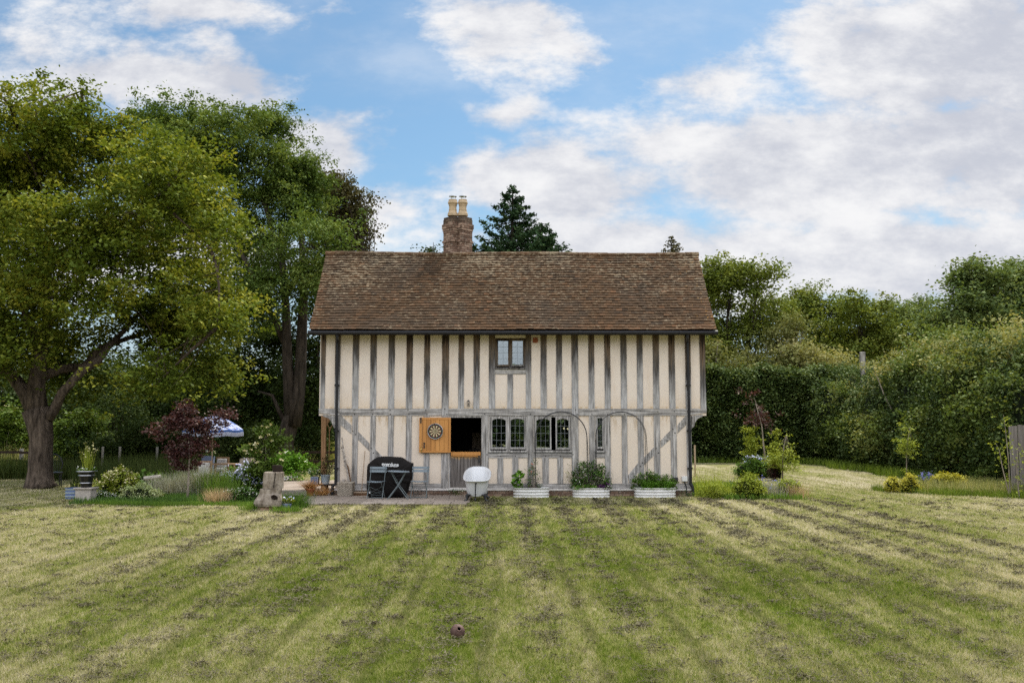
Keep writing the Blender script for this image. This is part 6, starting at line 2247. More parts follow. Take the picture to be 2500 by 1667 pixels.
for k in range(8):
    a = 2 * math.pi * (k + .5) / 8
    MB().tube([(fin.x, uY, zt_ - .03), (fin.x + UR * .6 * math.cos(a), uY + UR * .6 * math.sin(a), zr + (zt_ - zr) * .55 - .02), (fin.x + UR * .95 * math.cos(a), uY + UR * .95 * math.sin(a), zr)], .008, 5).build('rib', M['pale_wood'], us)
MB().tube([(fin.x, uY, 0), (fin.x, uY, zt_ + .01)], .02, 8).build('pole', M['pale_wood'], us)
MB().lathe([(.0, 0), (.022, .01), (.028, .03), (.015, .055), (.0, .08)], (fin.x, uY, zt_), 10).build('finial', M['parasol_white'], us)
MB().lathe([(.22, 0), (.22, .05), (.05, .08), (.03, .25)], (fin.x, uY, 0), 16).build('base', M['black_iron'], us)


def bench_seat(name, label, x0, x1, Y, zs, zbk, d=.6, arms=True, mt='teak', cat='garden sofa', cush=True):
    t = thing(name, label, cat, ((x0 + x1) / 2, Y, 0))
    MB().box(x0, x1, Y - d / 2, Y + d / 2, zs - .06, zs).build('seat', M[mt], t, bevel=.005)
    for sx_ in (x0 + .03, x1 - .03):
        for sy_ in (Y - d / 2 + .03, Y + d / 2 - .03):
            MB().bar((sx_, sy_, 0), (sx_, sy_, zs - .06), .06, .06).build('leg', M[mt], t)
    mb = MB()
    mb.box(x0, x1, Y + d / 2 - .05, Y + d / 2, zbk - .05, zbk).box(x0, x0 + .05, Y + d / 2 - .05, Y + d / 2, zs, zbk - .05).box(x1 - .05, x1, Y + d / 2 - .05, Y + d / 2, zs, zbk - .05)
    mb.build('backrest', M[mt], t)
    if cush:
        MB().box(x0 + .04, x1 - .04, Y - d / 2 + .02, Y + d / 2 - .08, zs, zs + .11).build('seat_cushion', M['cushion'], t, bevel=.03)
        MB().box(x0 + .05, x1 - .05, Y + d / 2 - .16, Y + d / 2 - .05, zs + .08, zbk - .05).build('back_cushion', M['cushion'], t, bevel=.03)
    return t


a, b = at(522, 1130, 31), at(553, 1130, 31)
bench_seat('garden_armchair', 'wooden garden armchair with pale cushion behind the low table', a.x, b.x, 31, .45, at(530, 1116, 31).z)
a, b = at(476, 1140, 28.4), at(511, 1140, 28.4)
bench_seat('garden_sofa', 'wooden garden seat with pale cushions, its back to the red tree', a.x, b.x, 28.4, .42, at(490, 1125.5, 28.4).z)
a, b = at(515, 1131, 29.6), at(560, 1131, 29.6)
gt = thing('low_garden_table', 'low slatted teak table under the parasol', 'garden table', ((a.x + b.x) / 2 + .25, 29.6, 0))
mb = MB()
for k in range(6):
    mb.box(a.x, b.x + .3, 29.3 + k * .1, 29.39 + k * .1, a.z - .03, a.z)
mb.build('tabletop', M['teak'], gt)
for sx_ in (a.x + .05, b.x + .25):
    for sy_ in (29.33, 29.85):
        MB().bar((sx_, sy_, 0), (sx_, sy_, a.z - .03), .05, .05).build('leg', M['teak'], gt)
a, b = at(585, 1140, 28.6), at(604, 1140, 28.6)
wc = thing('woven_chair', 'light brown woven chair with high tilted back beyond the blue flowers', 'garden chair', ((a.x + b.x) / 2, 28.6, 0))
zt_ = at(600, 1119, 28.6).z
MB().box(a.x - .1, b.x + .15, 28.4, 28.85, .40, .45).build('seat', M['pale_wood'], wc)
MB().hexa([(a.x - .02, 28.45, .4), (b.x + .1, 28.8, .4), (b.x + .1, 28.83, .4), (a.x - .02, 28.48, .4), (a.x + .03, 28.5, zt_), (b.x + .16, 28.85, zt_ + .05), (b.x + .16, 28.88, zt_ + .05), (a.x + .03, 28.53, zt_)]).build('backrest', M['wicker'], wc)
for x in (a.x - .08, b.x + .12):
    for y in (28.42, 28.82):
        MB().bar((x, y, 0), (x, y, .4), .035, .035).build('leg', M['pale_wood'], wc)
a = at(508.5, 1118, 30.3)
gp = thing('grey_planter', 'square slate grey planter with a white flower behind the garden seat', 'planter', (a.x, 30.3, 0))
MB().hexa([(a.x - .13, 30.17, 0), (a.x + .13, 30.17, 0), (a.x + .13, 30.43, 0), (a.x - .13, 30.43, 0), (a.x - .17, 30.13, at(508, 1113, 30.3).z), (a.x + .17, 30.13, at(508, 1113, 30.3).z), (a.x + .17, 30.47, at(508, 1113, 30.3).z), (a.x - .17, 30.47, at(508, 1113, 30.3).z)]).build('planter_box', M['blue_pot'], gp)
leaf_clump('potted_flower', 'small plant with one white bloom in the slate grey planter', 'plant', rand_px(12, 506, 524, 1098, 1112, 30.3, .06), 'leaf_bed', 10, .04, .06, (a.x, 30.3, .95), flowers=('petal_white', 5, .06, .025, 3))

# ---- wire chair under the oak
cY = 30.2
c = at(128, 1190, cY)
wc = thing('wire_chair', 'black round-backed metal chair beside the thick tree trunk', 'garden chair', (c.x, cY, 0))
P_ = lambda x, y, dy=0: at(x, y, cY + dy)
mb = MB()
loop = [(100, 1128), (101, 1118), (108, 1110), (122, 1107.5), (138, 1109), (149, 1118), (153, 1132), (150, 1145)]
mb.tube([P_(x, y, .1) for x, y in loop], .022, 7)
mb.tube([P_(100, 1128, .1), P_(106, 1141, 0), P_(118, 1148, -.1)], .018, 7)
mb.build('backrest', M['black_iron'], wc)
mb = MB()
mb.lathe([(.001, .0), (24 / sc(cY), .0), (25 / sc(cY), .02), (24 / sc(cY), .045), (.001, .045)], (P_(128, 1153).x, cY, P_(128, 1155).z), 24, ey=.8, cap=False)
mb.build('seat', M['black_iron'], wc)
for x, dy in ((108, -.2), (149, -.2), (112, .22), (145, .22)):
    a = P_(x, 1156, dy)
    MB().tube([(a.x, a.y, a.z), (a.x + (.03 if x > 128 else -.03), a.y, 0)], .018, 6).build('leg', M['black_iron'], wc)
mb = MB()
for k in range(9):
    x = 104 + k * 5.4
    mb.tube([P_(x, 1112 + abs(k - 4) * 1.2, .1), P_(110 + k * 4.4, 1150, 0)], .006, 4)
mb.build('back_wires', M['black_iron'], wc)

# ---- rail fence on the left
fY = 38.6
zr1, zr0 = at(400, 1116, fY).z, at(400, 1137, fY).z
fl = thing('rail_fence', 'dark post and rail fence running behind the left-hand trees', 'fence', (at(400, 1150, fY).x, fY, 0))
xa, xb = at(-160, 1130, fY).x, at(800, 1130, fY).x
x = xa
mb_r = [MB(), MB()]
k = 0
while x < xb:
    h_ = 1.03 + random.uniform(-.04, .05)
    MB().bar((x, fY, 0), (x + random.uniform(-.02, .02), fY, h_), .13, .10).build('post', M['post_grey' if x < at(80, 1130, fY).x else 'dark_timber'], fl)
    for j, z in enumerate((.86, .50)):
        mb_r[j].bar((x + .05, fY - .06, z + random.uniform(-.02, .02)), (x + 1.85, fY - .06, z + random.uniform(-.02, .02)), .03, .10, up=(0, 0, 1))
    x += 1.8
    k += 1
for j in (0, 1):
    mb_r[j].build('rail', M['dark_timber'], fl)

# ---- black urn on stone pedestal
g = gr(206, 1229)
gY = g.y + .2
s_ = 1 / sc(gY)
px0 = at(210, 1200, gY).x
pd = thing('stone_pedestal', 'pale square stone pedestal under the black planter', 'pedestal', (px0, gY, 0))
mb = MB()
for r_, z0_, z1_ in ((23, 0, 3.2), (20.5, 3.2, 5.4), (18.5, 5.4, 32), (20.5, 32, 34.5), (22.5, 34.5, 37.5)):
    mb.box(px0 - r_ * s_, px0 + r_ * s_, gY - r_ * s_ * .9, gY + r_ * s_ * .9, z0_ * s_, z1_ * s_)
mb.build('pedestal_block', M['pale_stone'], pd, bevel=.006)
zp = 37.6 * s_
ur = thing('black_planter', 'glossy black ridged planter standing on the stone pedestal', 'planter', (px0, gY, zp))
prof = [(12.5, 0), (13.2, 9), (13.8, 9.3), (14.4, 11), (13.8, 12.6), (16.5, 27), (18, 27.6), (18.3, 29.6), (17.6, 31), (19.5, 37.2), (22.5, 37.8), (23.5, 39), (23, 40.4), (20.5, 40.2), (19.6, 37)]
MB().lathe([(a * s_ * 1.0, b * s_) for a, b in prof], (px0, gY, zp), 28, cap=False).build('planter_body', M['black_gloss'], ur, smooth=False)
mb = MB()
for r_, z_ in ((23.6, 39), (18.6, 29), (14.6, 11)):
    mb.tube([(px0 + r_ * s_ * math.cos(2 * math.pi * k / 28), gY + r_ * s_ * math.sin(2 * math.pi * k / 28), zp + z_ * s_) for k in range(29)], .008, 5)
mb.build('planter_band', M['steel'], ur)
zt_ = zp + 37 * s_
MB().lathe([(19.6 * s_, 0), (.01, .02)], (px0, gY, zt_), 20, cap=False).build('soil', M['soil'], ur)
grass_clump('agapanthus', 'upright green stems topped with small cream heads in the black planter', (px0 + .02, gY, zt_), 70, .56, .016, 'leaf_lime', .05, .30, .15, cat='plant', heads=('petal_cream', 16, .035, (.02, .02, .02), 6))
leaf_clump('bedding_plant', 'low green plants with white flowers round the rim of the black planter', 'plant', [(px0 + .2 * math.cos(a), gY + .17 * math.sin(a), zt_ + random.uniform(.02, .08)) for a in [i * .33 for i in range(19)]], 'leaf_green', 14, .03, .04, (px0, gY, zt_), flowers=('petal_white', 3, .03, .02, 8), stems=False)
g = gr(183, 1219)
cb = thing('banded_planter', 'low round corrugated planter in blue and pale bands', 'planter', (at(183, 1205, g.y + .3).x, g.y + .3, 0))
cxx, cyy_ = cb.location.x, cb.location.y
hgt = 25 / sc(cyy_)
mbs = [MB(), MB()]
pr_ = corr_profile(22 / sc(cyy_), hgt, 3, .025)
nn = len(pr_)
for i in range(nn - 1):
    j = 0 if (int(i / 4) % 2 == 0) else 1
    mbs[j].lathe([pr_[i], pr_[i + 1]], (cxx, cyy_, 0), 40, cap=False)
mbs[0].build('blue_band', M['blue_band'], cb, smooth=True)
mbs[1].build('pale_band', M['band_pale'], cb, smooth=True)
MB().lathe([(20 / sc(cyy_), hgt - .02), (.01, hgt - .01)], (cxx, cyy_, 0), 24, cap=False).build('soil', M['soil'], cb)

# ---- dark red tree
rY = 24.0
g = at(458, 1221, rY)
tree('red_leaved_tree', 'small tree with dark purple-red leaves on a thin pale stem', (g.x, rY), rY,
     [(445, 1000, 24, 20, 0), (440, 1030, 45, 26, 0), (400, 1052, 32, 14, 0), (378, 1050, 18, 9, 0), (470, 1050, 50, 30, .1), (512, 1046, 38, 18, 0), (500, 1028, 26, 12, .1), (535, 1034, 22, 10, 0), (562, 1016, 22, 12, 0), (545, 1008, 20, 12, .1), (560, 1040, 20, 6, 0), (450, 1085, 42, 28, 0), (500, 1086, 34, 12, 0), (435, 1110, 34, 24, 0), (475, 1118, 30, 20, 0), (452, 1135, 26, 16, 0), (485, 1130, 14, 10, 0)],
     'leaf_red', 'bark_pale', 360, 21, .075, .07, trunk=([g, at(459, 1190, rY), at(461, 1150, rY), at(463, 1110, rY), at(460, 1060, rY)], [.036, .028, .025, .022, .016]), nbr=70, inner=.2, up=.15, dz=.3, aspect=.62, lumpn=3)
# ---- dogwood with white bracts
wY = 25.4
g = at(645, 1150, wY)
dg = [(658, 1045, 26, 12, 0), (648, 1062, 22, 9, 0), (662, 1075, 24, 8, 0), (676, 1080, 14, 9, 0), (640, 1088, 30, 8, 0), (618, 1104, 26, 9, 0), (645, 1108, 26, 9, 0), (660, 1100, 20, 8, 0), (638, 1130, 30, 14, 0), (620, 1145, 22, 14, 0), (655, 1140, 20, 16, 0)]
root = tree('dogwood_tree', 'slender dogwood with white bracts rising behind the stump', (g.x, wY), wY, dg, 'leaf_elder', 'bark_pale', 150, 20, .07, .085,
            trunk=([(g.x, wY, 0), at(646, 1140, wY), at(649, 1110, wY), at(648, 1060, wY)], [.018, .015, .012, .008]), nbr=40, inner=.3, up=.25, dz=.3, droop=.8)
fl_px = [(640, 1041), (652, 1041), (663, 1036), (644, 1052), (658, 1061), (652, 1062), (636, 1067), (664, 1076), (613, 1084), (622, 1085), (627, 1082), (600, 1100), (602, 1106), (612, 1098), (622, 1092), (628, 1099), (634, 1100), (640, 1102), (626, 1104), (617, 1122), (627, 1128), (686, 1107), (688, 1122), (649, 1043)]
Pf, tn = [], []
for x, y in fl_px:
    p = at(x + random.uniform(-1, 1), y, wY - .18)
    for k in range(4):
        Pf.append((p.x + random.uniform(-.035, .035), p.y + random.uniform(-.03, .03), p.z + random.uniform(-.02, .02)))
np_mesh('flowers', leaf_quads(np.array(Pf), .085, up=.25, aspect=.8), 4, rng.uniform(.4, 1, len(Pf)), M['petal_cream'], root)


# ---- left flower bed
def pbush(name, label, px_, py_base, w_px, h_px, leaf, ncl, per, size, Yoff=.25, sig=.05, flowers=None, cat='plant', up=.35, aspect=.6, core=.7, stems=8, bark='bark_pale', inner=.6, lobes=5, group=None):
    g_ = gr(px_, py_base)
    Yb = g_.y + Yoff
    s = 1 / sc(Yb)
    W, H = w_px * s, (py_base - (py_base - h_px)) * s
    c = at(px_, py_base, Yb)
    bl = []
    for i in range(lobes):
        u = (i + .5) / lobes * 2 - 1
        bl.append((c.x + u * W * .36, Yb + random.uniform(-.1, .1) * W, H * (.45 - .10 * abs(u)) * random.uniform(.9, 1.1), W * .5 / lobes * 1.9, min(W, H) * .42, H * (.50 - .13 * abs(u)) * random.uniform(.9, 1.1)))
    return bush(name, label, cat, bl, leaf, ncl, per, sig, size, base=(c.x, Yb, 0), inner=inner, up=up, aspect=aspect, core=core, stems=stems, flowers=flowers, bark=bark, group=group)


pbush('hydrangea', 'bush of cream flower spikes in the bed beside the pedestal', 292, 1224, 88, 78, 'leaf_lime', 220, 24, .075, Yoff=.6, flowers=('petal_cream', 110, .06, (.05, .04, .06), .4), sig=.06)
pbush('hydrangea', 'small cream-flowered sprig leaning against the stone pedestal', 226, 1216, 40, 56, 'leaf_lime', 60, 18, .05, Yoff=-.1, flowers=('petal_cream', 18, .04, (.03, .03, .04), .4), core=None)
pbush('white_flowers', 'low mass of small white flowers at the left front of the bed', 250, 1226, 84, 26, 'leaf_bed', 130, 20, .04, Yoff=.2, flowers=('petal_white', 70, .028, (.04, .03, .02), .5))
pbush('variegated_shrub', 'dense rounded shrub with pale variegated leaves at the front of the bed', 345, 1227, 96, 46, 'leaf_vari', 280, 26, .035, Yoff=.3, sig=.04, inner=.85)
pbush('rhubarb', 'big-leaved dark green plants behind the variegated shrub', 362, 1205, 96, 48, 'leaf_green', 130, 14, .14, Yoff=.5, aspect=.9, sig=.07)
pbush('cranesbill', 'leafy green mound beyond the dark red tree stem', 520, 1217, 100, 58, 'leaf_bed', 240, 22, .05, Yoff=.7)
pbush('phlox', 'clump of pale lilac-blue flowers left of the stump', 610, 1214, 96, 88, 'leaf_bed', 230, 22, .055, Yoff=.7, flowers=('petal_lilac', 200, .06, (.04, .04, .03), .4), sig=.06, lobes=4)
pbush('daisies', 'low green plants dotted with small white flowers just left of the stump', 590, 1230, 90, 40, 'leaf_bed', 160, 22, .05, Yoff=.3, flowers=('petal_white', 40, .03, (.05, .04, .03), .5))
pbush('wild_flowers', 'scattered lilac flowers above the grasses right of the red tree', 560, 1205, 50, 62, 'leaf_grass', 80, 14, .05, Yoff=.9, core=None, flowers=('petal_lilac', 32, .045, (.04, .04, .03), .4))
p = gr(372, 1172)
tag(MB().tube([at(352, 1167, 26.5), at(365, 1166.5, 26.5), at(393, 1162.5, 26.6)], [.05, .06, .055], 10, wob=.1).build('driftwood_log', M['pale_stone'], origin=at(372, 1166, 26.5)), 'pale weathered log lying behind the flower bed', 'log')
for lab, px_, py_, h_, n_, lf, spd, hd in (
    ('mauve-grey tuft of seeding grass left of the red tree stem', 412, 1213, .52, 1300, 'leaf_grey', .26, None),
    ('tall pale arching grass right of the red tree stem', 487, 1213, .72, 1000, 'leaf_grey', .22, None),
    ('blue-green arching grass in front of the parasol', 524, 1215, .72, 600, 'leaf_grass', .24, None),
    ('rusty brown grass tuft at the front of the bed', 532, 1230, .34, 480, 'leaf_dry', .14, None),
    ('green strappy grass near the left end of the phlox', 565, 1222, .5, 420, 'leaf_grass', .2, None),
    ('tall thin grass beside the log behind the bed', 430, 1200, .55, 420, 'leaf_grass', .3, None)):
    p = gr(px_, py_)
    grass_clump('ornamental_grass', lab, (p.x, p.y, 0), n_, h_, .010, lf, spd, .4, .5, group='grasses in the left flower bed')
# bed ground with fresh grass edge
bed_l = lambda P: (P[:, 1] > 22.75 + .12 * np.sin(P[:, 0] * 2.3) + .25 * np.clip(-9.3 - P[:, 0], 0, 2) ** 1.0) & (P[:, 1] < 25.6)
tuft_field('bed_edge_grass', 'bright uncut grass edging the left flower bed', 'grass', (gr(200, 1232).x, gr(640, 1232).x), (22.6, 23.7), 16000, .085, .012, 'leaf_grass', kind='stuff', keepf=bed_l)
tuft_field('bed_greenery', 'mixed low greenery between the plants of the left bed', 'ground cover', (gr(200, 1225).x, gr(640, 1225).x), (23.2, 27.2), 15000, .15, .02, 'leaf_bed', kind='stuff', keepf=bed_l)
tuft_field('tall_stems', 'tall thin grasses between the black planter and the red tree', 'grass', (at(215, 1180, 30).x, at(460, 1180, 30).x), (28.5, 34), 5200, .8, .016, 'leaf_undergrowth', kind='stuff', lean=.25, curve=.3)
for (px_, lab) in ((247, 'thin grey stake left of centre in the tall grasses'), (289, 'thin grey stake nearest the thicket behind the bed'), (380, 'pale short stake behind the red tree')):
    a = at(px_, 1170, 34)
    tag(MB().bar((a.x, 34, 0), (a.x + .02, 34, at(px_, 1090, 34).z), .07, .05).build('wooden_stake', M['post_grey'], origin=(a.x, 34, 0)), lab, 'stake', 'stakes behind the left bed')

# ---- island bed right of the house
pbush('santolina', 'feathery yellow-green shrub nearest the right house corner', 1744, 1219, 66, 54, 'leaf_lime', 200, 26, .045, flowers=None, core=None, inner=.3, aspect=.35, sig=.06)
for i in range(1):
    p = gr(1744, 1214)
    grass_clump('yellow_shoots', 'upright yellowish shoots rising from the feathery shrub', (p.x, p.y + .2, 0), 260, .66, .012, 'leaf_lime', .22, .25, .2, cat='plant')
pbush('spirea_bush', 'round yellow-green bush in the middle front of the island bed', 1829, 1219, 80, 62, 'leaf_lime', 230, 24, .05, sig=.055, inner=.65, bark='bark_dark')
pbush('rose_bush', 'lime bush with dark lower leaves at the right of the island bed', 1926, 1216, 60, 52, 'leaf_lime', 150, 20, .05, sig=.055, inner=.6, bark='bark_dark')
pbush('box_mound', 'wide dark green mound with yellow tips behind the round bush', 1840, 1167, 100, 46, 'leaf_green', 260, 22, .07, sig=.07, inner=.75)
pbush('aster_clump', 'drift of pale blue-white flowers behind the wide green mound', 1853, 1152, 80, 40, 'leaf_bed', 120, 18, .06, Yoff=1.2, flowers=('petal_lilac', 90, .075, (.07, .07, .03), .5))
pbush('purple_shrub', 'dark plum-coloured low shrub beside the airy young tree', 1893, 1172, 34, 44, 'leaf_red', 60, 16, .06, sig=.06)
for lab, px_, py_b, ytop, w_, Y_, lf in (('narrow yellow-green conifer left in the island bed', 1836, 1160, 1040, 13, 35.5, 'leaf_lime'), ('narrow golden conifer half hidden behind the airy young tree', 1896, 1160, 1049, 11, 35.5, 'leaf_lime')):
    s = 1 / sc(Y_)
    b0 = at(px_, 1150, Y_)
    zt_ = at(px_, ytop, Y_).z
    bl = [(b0.x + random.uniform(-.06, .06), Y_, zt_ * (i + .5) / 7, w_ * s * (1.05 - .09 * i), w_ * s * (1.05 - .09 * i), zt_ / 9) for i in range(7)]
    bush('column_conifer', lab, 'conifer', bl, lf, 120, 16, .07, .08, base=(b0.x, Y_, 0), inner=.4, stems=3)
g = at(1867, 1165, 35.2)
tree('plum_tree', 'very thin young tree with sparse dark red leaves in the island bed', (g.x, 35.2), 35.2,
     [(1843, 985, 14, 20, 0), (1852, 1010, 16, 22, 0), (1858, 1030, 24, 14, 0), (1838, 968, 10, 8, 0), (1875, 1020, 14, 20, 0), (1900, 1046, 12, 6, 0), (1880, 1048, 12, 6, 0)], 'leaf_red', 'bark_pale', 52, 14, .11, .085,
     trunk=([(g.x, 35.2, 0), at(1867, 1110, 35.2), at(1864, 1085, 35.2), at(1860, 1040, 35.2), at(1845, 985, 35.2)], [.045, .035, .03, .022, .012]), nbr=30, inner=.2, dz=.4, up=.2)
g = at(1910, 1165, 33.5)
tree('young_tree', 'airy young tree with tiers of yellow-green leaves in the island bed', (g.x, 33.5), 33.5,
     [(1922, 1064, 12, 5, 0), (1912, 1080, 20, 8, 0), (1930, 1092, 18, 7, 0), (1900, 1096, 18, 8, 0), (1915, 1110, 24, 8, 0), (1905, 1125, 24, 8, 0), (1930, 1130, 20, 10, 0), (1910, 1145, 26, 10, 0), (1935, 1150, 18, 10, 0)], 'leaf_lime', 'bark_pale', 120, 16, .09, .075,
     trunk=([(g.x, 33.5, 0), at(1911, 1120, 33.5), at(1914, 1090, 33.5), at(1920, 1062, 33.5)], [.03, .022, .016, .008]), nbr=40, inner=.2, dz=.4, up=.5)
for lab, px_, py_, h_, n_, lf, spd, hd in (
    ('lavender with violet-blue spikes between the two yellow-green bushes', 1884, 1216, .42, 500, 'leaf_grey', .24, ('petal_violet', 60, .03, (.02, .02, .03), 4)),
    ('dim grassy lavender between the feathery shrub and the round bush', 1782, 1212, .34, 400, 'leaf_grass', .22, ('petal_violet', 24, .025, (.02, .02, .03), 3)),
    ('straw-coloured grass tuft at the right end of the island bed', 1945, 1217, .36, 300, 'leaf_dry', .16, None)):
    p = gr(px_, py_)
    grass_clump('lavender' if hd else 'dry_grass', lab, (p.x, p.y + .15, 0), n_, h_, .011, lf, spd, .35, .4, cat='plant', heads=hd)
pbush('dead_leaves', 'small patch of pale orange flowers at the front edge of the island bed', 1865, 1218, 26, 12, 'leaf_dry', 30, 14, .04, core=None, stems=0)
tuft_field('island_bed_grass', 'rough greenery between the shrubs of the island bed', 'ground cover', (gr(1720, 1218).x, gr(1962, 1218).x), (24.6, 33), 15000, .16, .018, 'leaf_grass', kind='stuff',
           keepf=lambda P: ((P[:, 0] - 7.2) / 2.3) ** 2 + ((P[:, 1] - 27.3) / 3.4) ** 2 < 1)
a = at(1697, 1139, 36)
tag(MB().tube([(a.x, 36, 0), (a.x, 36, at(1697, 1086, 36).z)], .035, 8).build('wooden_stake', M['pale_wood'], origin=(a.x, 36, 0)), 'pale round stake standing just right of the house corner', 'stake')
a = at(2110, 930, 46)
pl = tag(MB().bar((a.x, 46, 0), (a.x - .05, 46, at(2110, 859, 46).z), .24, .2).build('wooden_pole', M['post_grey'], origin=(a.x, 46, 0), bevel=.02), 'thick weathered wooden pole standing above the hedge', 'pole')

# ---- border along the right
pbush('golden_shrub', 'small golden shrub at the left tip of the right border', 2180, 1203, 32, 42, 'leaf_gold', 80, 18, .055, lobes=3, sig=.05, bark='bark_dark')
pbush('golden_shrub', 'taller golden shrub, second from the tip of the right border', 2222, 1204, 40, 44, 'leaf_gold', 100, 18, .055, lobes=3, sig=.05, bark='bark_dark')
pbush('golden_shrub', 'widest golden shrub beyond the violet flowers in the right border', 2314, 1197, 84, 44, 'leaf_gold', 210, 22, .06, lobes=4, sig=.06, bark='bark_dark')
pbush('bellflowers', 'violet-blue flowers between the golden shrubs', 2258, 1196, 56, 40, 'leaf_bed', 90, 16, .05, flowers=('petal_violet', 60, .05, (.04, .04, .05), .3), core=None, Yoff=.6)
g = at(2214, 1170, 28.6)
tree('young_tree', 'tall narrow young tree with yellow leaves against the dark hedge', (g.x, 28.6), 28.6,
     [(2222, 1046, 10, 4, 0), (2218, 1060, 13, 5, 0), (2214, 1074, 13, 6, 0), (2218, 1088, 15, 6, 0), (2212, 1102, 16, 6, 0), (2218, 1118, 15, 5, 0), (2210, 1132, 14, 5, 0), (2212, 1148, 14, 5, 0)], 'leaf_lime', 'bark_pale', 80, 14, .065, .06,
     trunk=([(g.x, 28.6, 0), at(2213, 1130, 28.6), at(2215, 1085, 28.6), at(2222, 1042, 28.6)], [.016, .012, .01, .005]), nbr=30, inner=.2, dz=.2, up=.5)
for lab, pts, Yb in (('bare young sapling in front of the board fence, tallest', [(2465, 1185), (2462, 1120), (2456, 1060), (2450, 1012)], 25.6), ('leaning thin sapling left of the board fence', [(2464, 1183), (2447, 1140), (2440, 1100), (2430, 1080)], 25.4), ('short sapling before the fence at the right edge', [(2487, 1190), (2482, 1140), (2486, 1090)], 25.2)):
    P3_ = [at(x, y, Yb) for x, y in pts]
    t = thing('sapling', lab, 'sapling', (P3_[0].x, Yb, 0), 'saplings by the board fence')
    P3_[0].z = 0
    MB().tube(P3_, [.02, .014, .009, .004][:len(P3_)], 6).build('trunk', M['bark_pale'], t)
    c_ = []
    for i in range(34):
        k_ = random.uniform(.2, 1)
        j = min(int(k_ * (len(P3_) - 1)), len(P3_) - 2)
        q_ = P3_[j].lerp(P3_[j + 1], random.random())
        c_.append((q_.x + random.gauss(0, .12), q_.y + random.gauss(0, .1), q_.z + random.gauss(0, .06)))
    idx = np.repeat(np.arange(34), 4)
    Pp = np.array(c_)[idx] + rng.normal(size=(len(idx), 3)) * .025
    np_mesh('crown', leaf_quads(Pp, .065, up=.3), 4, rng.uniform(0, 1, len(Pp)), M['leaf_lime'], t)
fb_ = thing('board_fence', 'grey weathered board fence panel at the right picture edge', 'fence', (at(2500, 1150, 26.6).x, 26.6, 0))
x = at(2466, 1100, 26.6).x
zt_ = at(2490, 1037, 26.6).z
for k in range(26):
    yq = 26.6 - k * .02
    MB().box(x, x + .115, yq + (.02 if k % 2 else 0), yq + .02 + (.02 if k % 2 else 0), .02, zt_ + random.uniform(-.01, .01) - (.03 if k < 2 else 0)).build('board', M['fence_board'], fb_)
    x += .118
for z in (.35, 1.6):
    MB().box(x - 3.0, x, 26.66, 26.71, z, z + .08).build('fence_rail', M['fence_board'], fb_)
pbush('bramble_bush', 'leafy scrub at the foot of the board fence', 2440, 1195, 110, 60, 'leaf_wild', 240, 20, .075, Yoff=.9, sig=.08, core=.6)
pbush('willow_shrub', 'loose green shrub between the golden shrubs and the fence', 2400, 1190, 70, 50, 'leaf_elder', 130, 18, .07, Yoff=1.2, sig=.08, core=.5)
edge_f = lambda x: np.interp(x, [11.2, 12.0, 13.3, 14.2, 16.0, 19], [27.6, 26.4, 25.3, 24.9, 22.3, 20.5])
tuft_field('border_grass', 'fresh green uncut grass along the right border', 'grass', (11.0, 17.5), (20.5, 28.5), 38000, .17, .016, 'leaf_grass_bright', kind='stuff', keepf=lambda P: (P[:, 1] > edge_f(P[:, 0]) + .12 * np.sin(P[:, 0] * 5)) & (P[:, 1] < edge_f(P[:, 0]) + 1.0 + .3 * np.sin(P[:, 0] * 2)))
tuft_field('hay_grass', 'pale seeding hay grass behind the fresh green edge on the right', 'grass', (11.8, 18), (22, 29.5), 22000, .33, .013, 'leaf_meadow', kind='stuff', keepf=lambda P: (P[:, 1] > edge_f(P[:, 0]) + .7) & (P[:, 0] > 12.2))
# weeds at the door step
leaf_clump('step_weeds', 'small weeds with tiny white flowers on the door step', 'plant', [(hx(x, 1190), YW - .16, .06 + random.uniform(0, .12)) for x in range(1100, 1134, 2)], 'leaf_bed', 14, .04, .03, (hx(1115, 1190), YW - .16, .03), flowers=('petal_white', 2, .025, .03, 16), stems=False)
leaf_clump('wall_weeds', 'dark weeds at the wall foot right of the widest planter', 'plant', [(hx(x, 1190), YW - .2 - random.uniform(0, .2), .04 + random.uniform(0, .1)) for x in range(1655, 1720, 3)], 'leaf_bed', 12, .05, .035, (hx(1690, 1190), YW - .2, .0), stems=False)

# ---- trees behind the viewer (seen only as reflections in the windows)
tl = []
for i in range(30):
    x = -46 + i * 3.1
    tl.append((x, -30 + random.uniform(-2, 2), 2.8, 2.6, 2.4, 3.2 + random.uniform(0, 2.0) + (3 if i in (9, 10, 22) else 0)))
o = bush('tree_belt', 'belt of trees closing the garden behind the viewer', 'trees', tl, 'leaf_field', 1700, 12, .5, .6, base=(0, -30, 0), inner=.75, core=.85, stems=0)

# ================================================================== LAWN BLADES
def lawn_points(n, x0, x1, y0, y1):
    px_ = rng.uniform(x0, x1, n)
    py_ = rng.uniform(y0, y1, n)
    u, w_2 = (px_ - CX) / F, (CY - py_) / F
    b = cp - w_2 * sp
    c_ = sp + w_2 * cp
    t = -EYE / c_
    return np.stack([u * t, b * t, np.zeros(n)], 1)


bL, bR = gr(200, 1232).x, gr(640, 1232).x


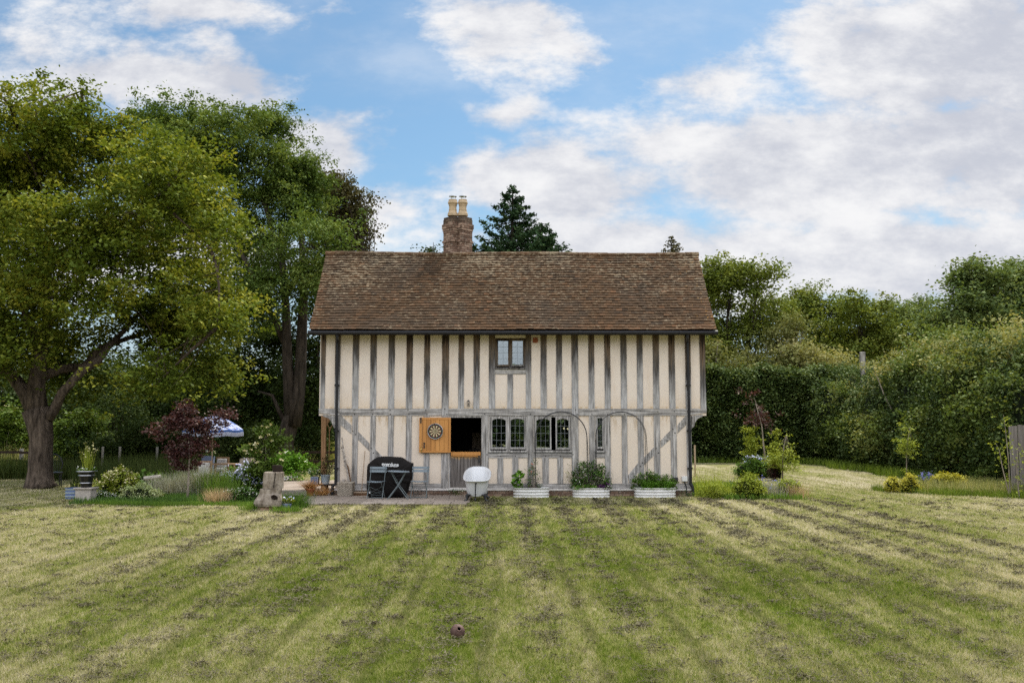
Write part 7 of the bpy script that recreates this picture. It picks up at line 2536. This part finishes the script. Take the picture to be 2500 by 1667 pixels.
def lawn_ok(P):
    X, Y = P[:, 0], P[:, 1]
    ok = np.ones(len(P), bool)
    ok &= ~((X > LX0 - .1) & (X < LX1 + .1) & (Y > YW - .1) & (Y < YW + DEPTH))
    ok &= ~((X > gr(735, 1227).x - .12) & (X < hx(1150) + .08) & (Y > 23.13) & (Y < 25.7))
    ok &= ~((X > gr(690, 1174).x) & (X < LX0) & (Y > 25.5) & (Y < 33))
    ok &= ~((X > -9.6) & (X < bR) & (Y > 22.9) & (Y < 27.4))
    for cx_, Yc, rx in PL:
        ok &= ~((np.abs(X - cx_) < rx) & (np.abs(Y - Yc) < .3))
    return ok


P = np.concatenate([lawn_points(330000, -80, 2580, 1140, 1690), lawn_points(230000, -80, 2580, 1190, 1480), lawn_points(60000, -420, -80, 1160, 1690), lawn_points(60000, 2580, 2920, 1160, 1690)])
P = P[lawn_ok(P)]
n = len(P)
Yv = P[:, 1]
hgt = rng.uniform(.018, .048, n) * np.where(rng.uniform(0, 1, n) > .93, 1.5, 1)
wd = np.maximum(.005, Yv * .0008) * rng.uniform(.8, 1.3, n)
a = rng.uniform(0, 2 * math.pi, n)
b_ = rng.uniform(0, 2 * math.pi, n)
ln = rng.uniform(.1, 1.0, n) * hgt
V = np.empty((n, 3, 3))
sd_ = np.stack([np.cos(a), np.sin(a), np.zeros(n)], 1) * (wd / 2)[:, None]
V[:, 0] = P - sd_
V[:, 1] = P + sd_
V[:, 2] = P + np.stack([np.cos(b_) * ln, np.sin(b_) * ln, hgt], 1)
o = np_mesh('lawn_grass', V.reshape(-1, 3), 3, rng.uniform(0, 1, n), M['lawn_blades'], None, origin=(0, 14, 0))
tag(o, 'short mown lawn, patchy green and straw-coloured', 'grass', kind='stuff')
# dry clippings left by the mower, gathered in lines and scraps
lines = np.array([-5.2, -4.2, -3.3, -2.45, -1.5, -.57, .31, 1.2, 2.29, 3.2, 4.15, 5.1, 6.1, 7.0, 8.0])
nc = 5200
cxs = rng.choice(lines, nc) + rng.normal(0, .10, nc)
cys = 6.0 + 19.0 * rng.uniform(0, 1, nc) ** 1.1
scat = rng.uniform(0, 1, nc) < .42
cxs[scat] = rng.uniform(-12, 12, scat.sum()) * (cys[scat] / 22 + .25)
cen = np.stack([cxs, cys, np.zeros(nc)], 1)
cen = cen[lawn_ok(cen)]
nc = len(cen)
per = rng.integers(6, 44, nc)
idx = np.repeat(np.arange(nc), per)
rad = (rng.uniform(.02, .075, nc))[idx]
n = len(idx)
P = cen[idx] + np.stack([rng.normal(0, 1, n) * rad * 1.5, rng.normal(0, 1, n) * rad * .9, rng.uniform(.014, .045, n)], 1)
a = rng.uniform(0, 2 * math.pi, n)
L = rng.uniform(.02, .055, n)
d = np.stack([np.cos(a), np.sin(a), rng.normal(0, .35, n)], 1) * L[:, None]
wdv = np.maximum(.003, P[:, 1] * .0006)[:, None]
sdv = np.stack([-np.sin(a), np.cos(a), rng.normal(0, .5, n)], 1) * wdv
V = np.empty((n, 3, 3))
V[:, 0] = P - sdv
V[:, 1] = P + sdv
V[:, 2] = P + d
o = np_mesh('grass_clippings', V.reshape(-1, 3), 3, rng.uniform(0, 1, n), M['clippings_dry'], None, origin=(0, 14, 0))
tag(o, 'dry brownish clippings scattered in lines on the lawn', 'clippings', kind='stuff')
